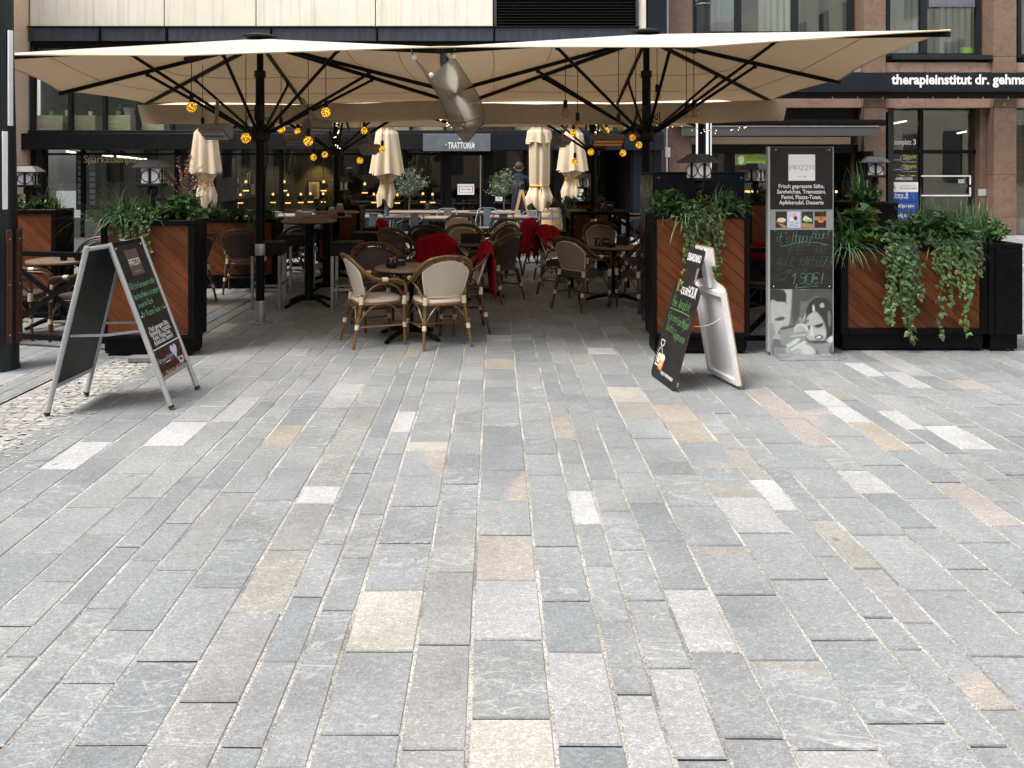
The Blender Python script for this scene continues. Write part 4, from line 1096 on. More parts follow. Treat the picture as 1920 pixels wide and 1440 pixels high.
rb('awning_bar', M['steel'], PX(1276,RY-.55), PX(1648,RY-.55), RY-.575, RY-.525, PZ(238,RY-.55)+.002, PZ(236,RY-.55))
for nm, mt, x_0, x_1, y_0, y_1, z_0, z_1 in (('room_wall','int_beige',1280,1660,3.0,3.1,0,3.0),('room_ceiling','int_grey',1280,1660,.12,3.0,2.75,2.85),('room_floor','int_floor',1280,1660,.12,3.0,-.03,.015)):
    rb(nm, M[mt], PX(x_0,Y), PX(x_1,Y), Y+y_0, Y+y_1, z_0, z_1, 0)
t = thing('gelato_sign', 'bright green ice cream sign in the window behind the bollard lantern', 'sign', (PX(1412,Y-.12), Y-.12, PZ(309,Y-.12)))
wd = PX(1452,Y)-PX(1371,Y); hh = PZ(290,Y)-PZ(309,Y)
MB().box(-wd/2, wd/2, 0, .02, 0, hh).build('panel', M['p_green'], t)
f = Frame((0,-.001,0),(1,0,0),(0,0,1))
lettering('EIS', .13, f, -.06*wd, .56*hh, M['p_red'], t, 'CENTER', .01, width=.13*wd, d=.001)
lettering('GELATO', .13, f, .25*wd, .56*hh, M['p_g2'], t, 'CENTER', .01, width=.36*wd, d=.001)
lettering('FEINSTES HANDGEMACHT', .07, f, .12*wd, .16*hh, M['p_cream'], t, 'CENTER', .006, width=.56*wd, d=.001)
MB().poly([f(-.33*wd,.12*hh,.001),f(-.27*wd,.06*hh,.001),f(-.21*wd,.25*hh,.001),f(-.21*wd,.8*hh,.001),f(-.25*wd,.92*hh,.001),f(-.35*wd,.75*hh,.001)]).build('printed_cup', M['p_white'], t, kind='stuff')
t = thing('display_counter', 'lit ice cream display counter inside the granite shop', 'counter', (PX(1500,Y+1), Y+1.0, .02))
MB().box(-2.4,1.0,0,.7,0,1.0,.02).build('counter_body', M['int_dark'], t); MB().box(-2.4,1.0,-.01,.0-.002,1.0,1.06).build('light_strip', M['warm_lamp'], t)
MB().box(-2.4,1.0,.02,.7,1.06,1.45).build('display_glass', M['glass_clear'], t)
# open shop door
t = thing('shop_door', 'dark glazed shop door standing open beside the red stools', 'door', (PX(1604,Y-.2), RY+.28, 0))
MB().box(-.04,.03,-.9,0,0,2.1,.01).build('door_leaf', M['black_steel'], t); MB().tube([(-.09,-.8,.9),(-.09,-.8,1.4)], .015, 6).build('handle', M['steel'], t)
# boutique on the far right
rb('shop_frame', M['black_steel'], rx(1906)+.003, rx(1913), RY+.2, RY+.4, 0, rz(203))
rb('pane', M['glass'], rx(1914), rx(2118), RY+.3, RY+.306, .45, rz(205), 0)
rb('shop_plinth', M['plinth'], rx(1914), rx(2118), RY+.22, RY+.42, 0, .44)
rb('room_wall', M['oak'], rx(1880), rx(2160), RY+2.4, RY+2.5, 0, 3.4, 0)
rb('room_ceiling', M['int_grey'], rx(1880), rx(2160), RY+.43, RY+2.4, 3.3, 3.4, 0)
t = thing('mannequin', 'headless shop dummy in a pale shawl at the right edge', 'mannequin', (rx(1928), RY+.9, .45))
MB().lathe([(.02,0),(.02,.5),(.14,.5),(.17,.7),(.13,.95),(.20,1.25),(.17,1.36),(.05,1.42),(.045,1.5)], 18).build('torso', M['p_g2'], t, smooth=50)
MB().lathe([(.20,.72),(.19,.95),(.225,1.2),(.20,1.32),(.10,1.38)], 18, fn=lambda a,z: 1+.06*math.sin(5*a+z*9)).build('shawl', M['p_cream'], t, smooth=50)
# white conduit pipe and small box between the buildings
t = thing('drain_pipe', 'thin white pipe with a small box on the joint beside the granite pillar', 'pipe', (PX(1250,RY-.1), RY-.1, 0))
MB().tube([(0,0,.0),(0,0,2.9)], .025, 8).build('pipe', M['white'], t, smooth=50); MB().box(-.05,.08,-.06,.02,1.95,2.2,.01).build('junction_box', M['white'], t)
# house across the square, behind the viewer: closes the square and shows in the shop windows
OB = thing('opposite_house', 'peach house across the square mirrored in the shop windows', 'building', (0, -16, 0))
MB().box(-24,26,-6,0,0,12).build('wall', M['wall_peach'], OB)
for i in range(15):
    for k in range(3):
        MB().box(-21.3+i*3, -20.1+i*3, .0, .06, 1.2+k*3.4, 3.1+k*3.4).build('window', M['window_grey'], OB)

for nm, lab, x0, x1 in (('left_side_house', 'pale house closing the square on the left, outside the view', -22, -13.5), ('right_side_house', 'pale house closing the square on the right, outside the view', 17.5, 26)):
    SB = thing('side_house', lab, 'building', ((x0+x1)/2, 0, 0))  # unseen house, added to cut sky light under the parasols
    MB().box(-(x1-x0)/2, (x1-x0)/2, -16, 19, 0, 12.5).build('wall', M['wall_cream'], SB)
    s_ = 1 if x0 < 0 else -1
    for i in range(10):
        for k in range(3):
            xx = s_*(x1-x0)/2; MB().box(min(xx, xx+s_*.06), max(xx, xx+s_*.06), -14+i*3, -12.8+i*3, 1.2+k*3.4, 3.1+k*3.4).build('window', M['window_grey'], SB)
# ---------------------------------------------------------------- big parasols
def canopy_point(e, hub, i, t, zhub):
    a = e[i]; return V(hub[0]+(a[0]-hub[0])*t, hub[1]+(a[1]-hub[1])*t, zhub+(a[2]-zhub)*t)
PARA = []
def parasol(label, x, y, zhub, a, ez, base_kind, zrun=2.08, yaw=0.0, over={}):
    t = thing('parasol', label, 'parasol', (x, y, 0), 0, 'large open cafe parasols')
    dirs = [(1,0),(1,1),(0,1),(-1,1),(-1,0),(-1,-1),(0,-1),(1,-1)]     # right, back right, back, back left, left, front left, front, front right
    e = [V(d[0]*a, d[1]*a, z) for d, z in zip(dirs, ez)]
    for k_, v_ in over.items(): e[k_] = V(v_[0], v_[1], e[k_].z)
    # canopy: eight triangular gores, edge pulled in between the ribs
    m = MB(); n = 8
    for i in range(8):
        p, q = e[i], e[(i+1) % 8]; b = len(m.v); rows = []
        for r in range(n+1):
            tr = r/n; rowi = []
            for s in range(r+1):
                u = s/r if r else 0
                pt = V(0,0,zhub) + (p-V(0,0,zhub))*(tr*(1-u)) + (q-V(0,0,zhub))*(tr*u)
                k = 4*u*(1-u)
                pull = 1 - .035*k*tr**3
                pt = V(pt.x*pull, pt.y*pull, pt.z - .035*k*math.sin(PI*min(tr,.98)) + .012*k*tr**4 + .006*k*math.sin(9*tr+i*2+5*u)*tr)
                rowi.append(len(m.v)); m.v.append(tuple(pt))
            rows.append(rowi)
        for r in range(n):
            A, B = rows[r], rows[r+1]
            for s in range(r+1):
                m.f.append((A[s], B[s], B[s+1]))
                if s < r: m.f.append((A[s], B[s+1], A[s+1]))
    cp = m.build('canopy', M['canopy'], t, smooth=30)
    for tt in (.52, .80):
        ring = []
        for i in range(8):
            p, q = e[i], e[(i+1) % 8]
            for s in range(8):
                u = s/8; k = 4*u*(1-u); pt = (V(0,0,zhub) + (p-V(0,0,zhub))*(tt*(1-u)) + (q-V(0,0,zhub))*(tt*u)); pl = 1-.035*k*tt**3
                ring.append(V(pt.x*pl, pt.y*pl, pt.z-.035*k*math.sin(PI*min(tt,.98))+.012*k*tt**4-.003))
        MB().tube(ring, .0035, 4, closed=True).build('seam', M['gutter'], cp)
    # valance seam rope round the edge
    m = MB(); rim = []
    for i in range(8):
        p, q = e[i], e[(i+1) % 8]
        for s in range(10):
            u = s/10; k = 4*u*(1-u); pt = p*(1-u)+q*u; pl = 1-.035*k
            rim.append(V(pt.x*pl, pt.y*pl, pt.z+.012*k))
    m.tube(rim, .007, 5, closed=True).build('hem', M['folded'], cp)
    MB().lathe([(.02,zhub+.05),(.12,zhub+.045),(.20,zhub+.02),(.19,zhub-.0),(.05,zhub-.02)], 20).build('hub_cap', M['black_plastic'], t, smooth=40)
    MB().lathe([(.048,.0),(.048,2.72),(.048,2.72)], 16).build('pole', M['black_steel'], t, smooth=40)
    MB().lathe([(.036,2.70),(.036,zhub-.02)], 14).build('upper_pole', M['black_steel'], t, smooth=40)
    MB().lathe([(.05,2.68),(.062,2.69),(.062,2.75),(.05,2.76)], 16).build('collar', M['black_plastic'], t, smooth=40)
    MB().lathe([(.053,0),(.055,.24),(.053,.245)], 16).build('base_sleeve', M['galv'], t, smooth=40)
    MB().lathe([(.14,.0),(.14,.012),(.055,.016)], 20).build('base_plate', M['galv'], t, smooth=40)
    MB().lathe([(.05,.74),(.054,.745),(.054,.86),(.05,.865)], 16).build('clamp', M['galv'], t, smooth=40)
    MB().lathe([(.052,zrun-.10),(.10,zrun-.08),(.12,zrun),(.10,zrun+.06),(.052,zrun+.10)], 18).build('runner', M['black_plastic'], t, smooth=40)
    MB().box(-.04,.04,-.09,.02,zrun+.13,zrun+.3,.01).build('junction_box', M['black_plastic'], t)
    for i in range(8):
        top = V(0,0,zhub-.05); en = e[i] + V(0,0,-.035)
        d = (en-top)
        MB().bar(top + d*.02, top + d*1.0, .028, .042).build('rib', M['black_steel'], t)
        f = .56 if i % 2 == 0 else .50
        j = top + d*f + V(0,0,-.035)
        h = V(d.x, d.y, 0).normalized()*.10
        MB().tube([V(h.x, h.y, zrun), j], .017, 8).build('strut', M['black_steel'], t, smooth=50)
        jj = MB().sphere(tuple(j), .026, 8, 6).build('strut_joint', M['black_plastic'], t, smooth='all')
    # loose cable loops at the runner
    for k in range(3):
        a0 = R.uniform(0, 6); P = [V(math.cos(a0+q*.9)*R.uniform(.08,.2), math.sin(a0+q*.9)*R.uniform(.08,.2), zrun+R.uniform(-.02,.28)) for q in range(6)]
        MB().tube(smooth(P, 5), .006, 5).build('cable', M['black_plastic'], t)
    MB().tube(smooth([(.05,-.02,zrun),(.09,-.03,zrun-.25),(.06,-.02,zrun-.5),(.056,-.02,.9)], 5), .008, 5).build('cable', M['black_plastic'], t)
    PARA.append((t, x, y, zhub, a, e)); return t
parasol('front left parasol on the dark pole rising between chairs and bar tables', -2.56, 8.76, 3.11, 2.12, [2.56,2.585,2.56,2.58,2.54,2.68,2.63,2.70], 0, over={5: (-2.04,-1.76), 4: (-2.2,0), 3: (-2.2,2.12)})
parasol('front right parasol on the pole beside the navy cabinet', 1.67, 8.76, 3.16, 2.12, [2.66,2.62,2.585,2.585,2.57,2.70,2.70,2.84], 0)
parasol('rear left parasol with its pole before the tall red wood planter', -2.56, 13.0, 3.02, 2.10, [2.52,2.42,2.40,2.42,2.52,2.55,2.55,2.55], 0, 1.98, over={1: (2.1,1.15), 2: (0,1.15), 3: (-2.1,1.15)})
parasol('rear right parasol with its pole before the planter near the barrel', 1.62, 13.0, 3.02, 2.10, [2.52,2.42,2.40,2.42,2.52,2.55,2.55,2.55], 0, 1.98, over={1: (2.1,1.15), 2: (0,1.15), 3: (-2.1,1.15)})
def canopy_z(x, y):
    best = 2.6
    for (t, px, py, zh, a, e) in PARA:
        d = max(abs(x-px), abs(y-py))/a
        if d <= 1: best = zh - (zh-2.62)*d - .10
    return best
# rain gutters hung between the parasols
def gutter(label, pts, half, depth, m, name='rain_gutter', pw=1.6):
    mm = MB(); n = 10
    for (c, k) in pts:
        c = Vector(c)
    for i, (c, k) in enumerate(pts):
        c = Vector(c)
        for s in range(n+1):
            u = s/n*2-1
            off = half*k[0]*u; dz = -depth*k[1]*(1-abs(u)**pw)
            mm.v.append((c.x+off*k[2], c.y+off*k[3], c.z+dz+.006*math.sin(i*1.7+s)))
    for i in range(len(pts)-1):
        for s in range(n):
            a = i*(n+1)+s; mm.f.append((a, a+1, a+n+2, a+n+1))
    o = mm.build(name, m, None, smooth=28 if pw < 1.3 else 'all')
    return tag(o, label, 'gutter')
N_ = 14
gutter('long tan fabric rain gutter strung behind the front left parasol', [((-4.78+(4.28)*i/N_, 10.9, 2.54-.03*math.sin(PI*i/N_)+.005*i), (1, 1, 0, 1)) for i in range(N_+1)], .17, .25, M['gutter'])
gutter('tan fabric rain gutter strung behind the front right parasol', [((-.30+4.24*i/N_, 10.9, 2.56+.05*i/N_-.03*math.sin(PI*i/N_)), (1, 1, 0, 1)) for i in range(N_+1)], .17, .27, M['gutter'])
def P3(px, py, Y): return V(PX(px,Y), Y, PZ(py,Y))
rails = [[P3(777,108,6.75),P3(805,152,8.3),P3(828,192,9.6),P3(846,236,10.6),P3(872,268,11.2)], [P3(809,141,6.75),P3(836,172,8.3),P3(857,200,9.6),P3(871,232,10.6),P3(874,263,11.2)], [P3(850,106,6.75),P3(878,148,8.3),P3(899,184,9.6),P3(908,224,10.6),P3(876,268,11.2)]]
rails = [smooth(r_, 7) for r_ in rails]
mm = MB(); nw = 7; nr = len(rails[0])
for i in range(nr):
    l_, b_, r_ = (rails[k][i] for k in range(3))
    for s in range(2*nw+1):
        u = s/nw; p = l_.lerp(b_, u) if u <= 1 else b_.lerp(r_, u-1)
        sag = math.sin(PI*(u % 1.0 if u < 2 else 1))
        wr = .004*math.sin(i*.9+s*1.3)*math.sin(PI*i/(nr-1))
        mm.v.append((p.x+wr, p.y, p.z-.006*sag*math.sin(PI*i/(nr-1))+wr*.6))
for i in range(nr-1):
    for s in range(2*nw): k0 = i*(2*nw+1)+s; mm.f.append((k0, k0+1, k0+2*nw+2, k0+2*nw+1))
rt = thing('rain_trough', 'stained translucent rain trough sagging between the two front parasols', 'gutter', (0,0,0)); rt.location = tuple(rails[1][0]); rt['_o'] = tuple(rails[1][0])
mm.build('sheet', M['grimy'], rt, smooth=22, world=True)
for r_, w_ in ((rails[0], .006), (rails[2], .006), (rails[1], .004)): MB().tube(r_, w_, 5).build('seam', M['gutter'], rt, world=True)
for i in (20, 23):
    MB().tube([rails[0][i]+V(0,0,-.012), rails[1][i]+V(0,0,-.012), rails[2][i]+V(0,0,-.012)], .005, 5).build('cross_seam', M['gutter'], rt, world=True)
for (x, y, z) in ((-.60,6.75,2.66),(-.275,6.75,2.66),(-.44,6.75,2.42)):
    pass
def rope(label, pts, r, m, cat='rope'):
    return tag(MB().tube(pts, r, 5).build('rope', m), label, cat)
rope('short cord tying the rain trough to the left parasol edge', smooth([(-.685,6.75,2.65),(-.69,6.74,2.68),(-.70,6.72,2.70)],3), .006, M['p_g2'])
rope('short cord tying the rain trough to the right parasol edge', smooth([(-.365,6.75,2.65),(-.34,6.74,2.68),(-.32,6.72,2.71)],3), .006, M['p_g2'])
for i, (x, z) in enumerate(((rails[0][0].x,rails[0][0].z),(rails[2][0].x,rails[2][0].z),(rails[1][0].x,rails[1][0].z))):
    o = MB().sphere((0,0,0),.022,12,8).build('tension_ball', M['white'], smooth='all'); o.location = (x,6.735,z)
    tag(o, ['white tension ball at the left corner of the rain trough mouth','white tension ball at the right corner of the rain trough mouth','white tension ball at the bottom of the rain trough mouth'][i], 'ball', 'white tension balls on the rain trough')
# hanging bulbs
BULB = [  # px, py, depth, lit, label
 (359,201,8.3,1,'lit gold bulb hanging highest under the left side of the front left parasol'),(380,243,9.2,1,'lit gold bulb peeping above the grey heater on the left'),
 (461,259,8.2,1,'lit gold bulb just left of the front left pole'),(527,241,9.6,1,'lit gold bulb just right of the front left pole, half behind a strut'),
 (578,265,8.6,1,'large lit gold bulb right of the front left pole'),(611,211,8.6,1,'lit gold bulb on a long cord right of the front left parasol pole'),
 (558,247,12.2,1,'small lit gold bulb behind the struts right of the front left pole'),(588,295,12.4,1,'small low gold bulb left of the rear left pole'),(609,290,12.6,1,'small low gold bulb nearest the rear left pole'),
 (683,245,12.0,1,'small lit gold bulb high right of the rear left pole'),(675,301,12.6,1,'small low gold bulb left of the second closed parasol'),(717,280,12.2,1,'small gold bulb before the second closed parasol'),
 (1075,249,12.0,1,'small gold bulb left of the rear right pole by the heater arm'),(1078,303,12.3,1,'small low gold bulb before the rightmost closed parasol'),(1137,245,12.4,1,'small gold bulb above the long radiant heater'),
 (1108,285,12.6,1,'small gold bulb half hidden behind the rear right struts'),(1168,287,12.3,1,'small low gold bulb under the right end of the long heater'),(1186,258,12.6,1,'small gold bulb behind an unlit bulb near the front right pole'),(1198,272,12.0,1,'small gold bulb beside the front right pole'),
 (1060,212,8.4,0,'unlit amber bulb hanging leftmost under the front right parasol'),(1083,235,8.6,0,'unlit amber bulb second from left under the front right parasol'),(1160,238,8.3,0,'unlit amber bulb hanging close left of the front right pole'),
 (1192,255,8.6,0,'unlit amber bulb lowest beside the front right pole'),(1232,181,8.9,0,'unlit amber bulb hanging high just right of the front right pole'),(1287,213,9.0,0,'farther unlit amber bulb of the pair on the right'),(1301,212,8.5,0,'nearer unlit amber bulb of the pair on the right')]
bl = {}
for kind in (1, 0):
    t = thing('hanging_bulb', '', 'light bulb', (0,0,0), 0, 'lit gold bulbs under the parasols' if kind else 'unlit amber bulbs under the right parasol')
    MB().lathe([(.001,-.052),(.024,-.046),(.044,-.026),(.051,0),(.045,.024),(.030,.042),(.016,.054)], 20, cap=False).build('glass_globe', M['bulb_lit'] if kind else M['bulb_clear'], t, smooth='all')
    if not kind: MB().tube(smooth([(0,0,.05),(.012,0,.0),(-.012,0,-.005),(0,0,.05)],4), .003, 4).build('filament', M['p_tan'], t)
    MB().lathe([(.018,.05),(.022,.055),(.022,.125),(.010,.14)], 12).build('socket', M['black_plastic'], t, smooth=40)
    MB().tube([(0,0,.14),(0,0,1.0)], .004, 5).build('cord', M['black_plastic'], t)
    bl[kind] = [t, [True]]
for px, py, Y, kind, l in BULB:
    x, z = PX(px,Y), PZ(py,Y)
    o = place(bl[kind][0], bl[kind][1], (x, Y, z), R.uniform(0,6), l)
    for ch in CH[o.name]:
        if ch.name.startswith('cord'):
            ch.data = ch.data.copy()
            for v in ch.data.vertices:
                if v.co.z > .3: v.co.z = max(.2, canopy_z(x, Y)+.06 - z)
        elif ch.name.startswith('glass') and kind == 0: pass
# radiant heaters
def heater(label, px, py, Y, yaw, tilt, ln, anchor, glow=0):
    t = thing('radiant_heater', label, 'heater', (PX(px,Y), Y, PZ(py,Y)), 0, 'radiant heaters hung under the parasols')
    Mx = Matrix.Rotation(yaw, 4, 'Z') @ Matrix.Rotation(tilt, 4, 'X')
    m = MB(); n = 14; prof = []
    for i in range(n+1):
        a = rad(-30) + rad(240)*i/n; prof.append((math.cos(a)*.085, math.sin(a)*.085))
    vs = [(-ln/2, p[0], p[1]) for p in prof]+[(ln/2, p[0], p[1]) for p in prof]
    m.add(vs, [(i, i+1, n+2+i, n+1+i) for i in range(n)]).xf(Mx).build('housing', M['heater'], t, smooth=40)
    for s in (-1, 1): 
        MB().add([(s*ln/2, p[0], p[1]) for p in prof], [tuple(range(n+1))]).xf(Mx).build('end_cap', M['heater'], t)
    MB().box(-ln/2+.01, ln/2-.01, -.07, .07, -.05, -.04).xf(Mx).build('reflector', M['steel'], t)
    for s in (-1, 1):
        MB().tube([(-ln/2+.03, s*.03, -.058),(ln/2-.03, s*.03, -.058)], .011, 8).xf(Mx).build('heating_tube', M['heat'] if glow else M['p_g4'], t)
    mg = MB()
    for k in range(5): mg.tube([(-ln/2+.02, -.07+.035*k, -.075),(ln/2-.02, -.07+.035*k, -.075)], .0025, 4)
    mg.xf(Mx).build('guard_wires', M['heater'], t, kind='stuff')
    A = V(*anchor) - V(*t['_o'])
    MB().tube(smooth([(0,0,.08), V(A.x*.5, A.y*.5, max(.12, A.z*.6)), A], 4), .02, 8).build('arm', M['heater'], t, smooth=50)
    return t
heater('grey radiant heater tilted left of the front left pole', 405, 247, 8.0, rad(-18), rad(-38), .30, (-2.95, 8.55, 2.42))
heater('grey radiant heater on the arm right of the front left pole', 595, 238, 8.9, rad(52), rad(-30), .30, (-2.1, 8.76, 2.45))
heater('far grey radiant heater behind the left gold bulbs', 561, 262, 11.4, rad(10), rad(-35), .42, (-2.66, 12.4, 2.42))
heater('small grey radiant heater left of the second closed parasol', 695, 280, 12.2, rad(60), rad(-30), .34, (-2.0, 12.7, 2.30))
heater('grey radiant heater before the rightmost closed parasol', 1052, 266, 11.6, rad(60), rad(-30), .34, (1.15, 12.4, 2.38))
heater('long radiant heater with a faint orange glow between the right poles', 1139, 263, 11.2, rad(8), rad(-40), .46, (1.62, 12.3, 2.38), 1)
# fairy lights
def fairy(label, pts, n):
    t = thing('fairy_lights', label, 'string lights', tuple(pts[0]))
    o = V(*pts[0]); P = [Vector(p)-o for p in smooth(pts, 8)]
    MB().tube(P, .003, 4).build('wire', M['black_plastic'], t)
    m = MB()
    for k in range(n):
        i = R.randrange(len(P)-1); u = R.random(); c = P[i]*(1-u)+P[i+1]*u
        m.sphere((c.x+R.uniform(-.02,.02), c.y+R.uniform(-.02,.02), c.z-.02+R.uniform(-.05,.02)), R.uniform(.006,.010), 5, 4)
    m.build('tiny_bulbs', M['spark'], t, kind='stuff')
fairy('string of tiny white lights under the right end of the fabric gutter', [P3(1190,252,13.5),P3(1260,235,13.5),P3(1330,243,13.5),P3(1400,236,13.5)], 26)
fairy('string of tiny lights along the rear edge behind the rain trough tip', [P3(730,200,11.6),P3(800,204,12.0),P3(850,232,12.5),P3(900,225,12.6),P3(990,202,12.4)], 60)
fairy('string of tiny lights wound near the rear left pole', [P3(627,215,12.9),P3(634,240,12.9),P3(625,262,12.9),P3(640,275,12.9)], 26)
fairy('string of tiny lights wound near the rear right pole', [P3(1113,222,12.9),P3(1122,238,12.9),P3(1110,250,12.9)], 18)
# ---------------------------------------------------------------- closed parasols further back
def closed(label, px, Y, zt, zs, zst, zb, w0, w1, w2, seed):
    rr = random.Random(seed)
    t = thing('closed_parasol', label, 'parasol', (PX(px,Y), Y, 0), 0, 'folded beige parasols')
    MB().lathe([(.045,0),(.045,zt+.1)], 14).build('pole', M['grey_metal'], t, smooth=50)
    MB().lathe([(.055,0),(.055,.35),(.05,.36)], 14).build('base_sleeve', M['galv'], t, smooth=40)
    ph = [rr.uniform(0,6) for _ in range(4)]
    fn = lambda a, z: 1 + (.05+.13*(zt-z)/(zt-zs))*math.sin(8*a+ph[0]) + .06*math.sin(5*a+ph[1]) + .03*math.sin(13*a+ph[2])
    prof = [(w0*.6,zt),(w0,zt-.1)]; n = 12
    for i in range(1, n+1): u = i/n; prof.append((w0+(w1-w0)*u, zt-.1+(zs-zt+.1)*u))
    m = MB(); m.lathe(prof, 72, cap=False, fn=fn); m.f.append(tuple(range(72)))
    for k in range(72):
        i = len(prof)-1; v = m.v[i*72+k]; m.v[i*72+k] = (v[0], v[1], v[2]+.022*math.sin(4*2*PI*k/72+ph[3]))
    m.build('folded_canopy', M['folded'], t, smooth='all')
    fn2 = lambda a, z: 1 + .17*math.sin(6*a+ph[2]) + .09*math.sin(11*a+ph[3])
    prof = [(w0*.85, zs+.15),(w0*.8, zs-.05),(w2*1.02, zst+.06),(w2*.92, zst),(w2*1.02, zst-.06),(w2*1.25, zst-.2),(w2*1.3, (zst+zb)/2),(w2*1.1, zb)]
    m = MB().lathe(prof, 72, cap=False, fn=fn2)
    for k in range(72):
        a = 2*PI*k/72; up = (.5+.5*math.cos(3*a+ph[0]))
        for i in range(5, 8):
            v = m.v[i*72+k]; f = (i-4)/3
            m.v[i*72+k] = (v[0]*(1+.25*f*(1-up)), v[1]*(1+.25*f*(1-up)), v[2]+(zst-.12-v[2])*up*f*.5)
    m.build('gathered_hem', M['folded'], t, smooth='all')
    MB().lathe([(w2*1.08,zst-.02),(w2*1.12,zst),(w2*1.08,zst+.02)], 40, fn=lambda a,z: 1+.06*math.sin(6*a+ph[2])).build('strap', M['yellow_strap'], t, smooth='all')
    MB().tube([(.02,-w2*1.2,zst),(.03,-w2*1.25,zst-.1),(.02,-w2*1.22,zst-.2)], .012, 5).build('strap_end', M['yellow_strap'], t)
closed('leftmost folded beige parasol with flaring skirt behind the low planter', 386, 15.75, 2.49, 1.595, 1.41, .90, .205, .275, .12, 1)
closed('second folded beige parasol from the left, near the first olive tree', 725, 15.75, 2.49, 1.565, 1.40, .90, .205, .30, .115, 2)
closed('slim straight folded parasol on the pole beside the wooden A-frame', 1011, 15.7, 2.50, 2.18, 1.34, .85, .215, .225, .165, 3)
closed('rightmost folded beige parasol, behind the lantern planter', 1072, 16.6, 2.50, 1.62, 1.46, .93, .21, .285, .125, 4)
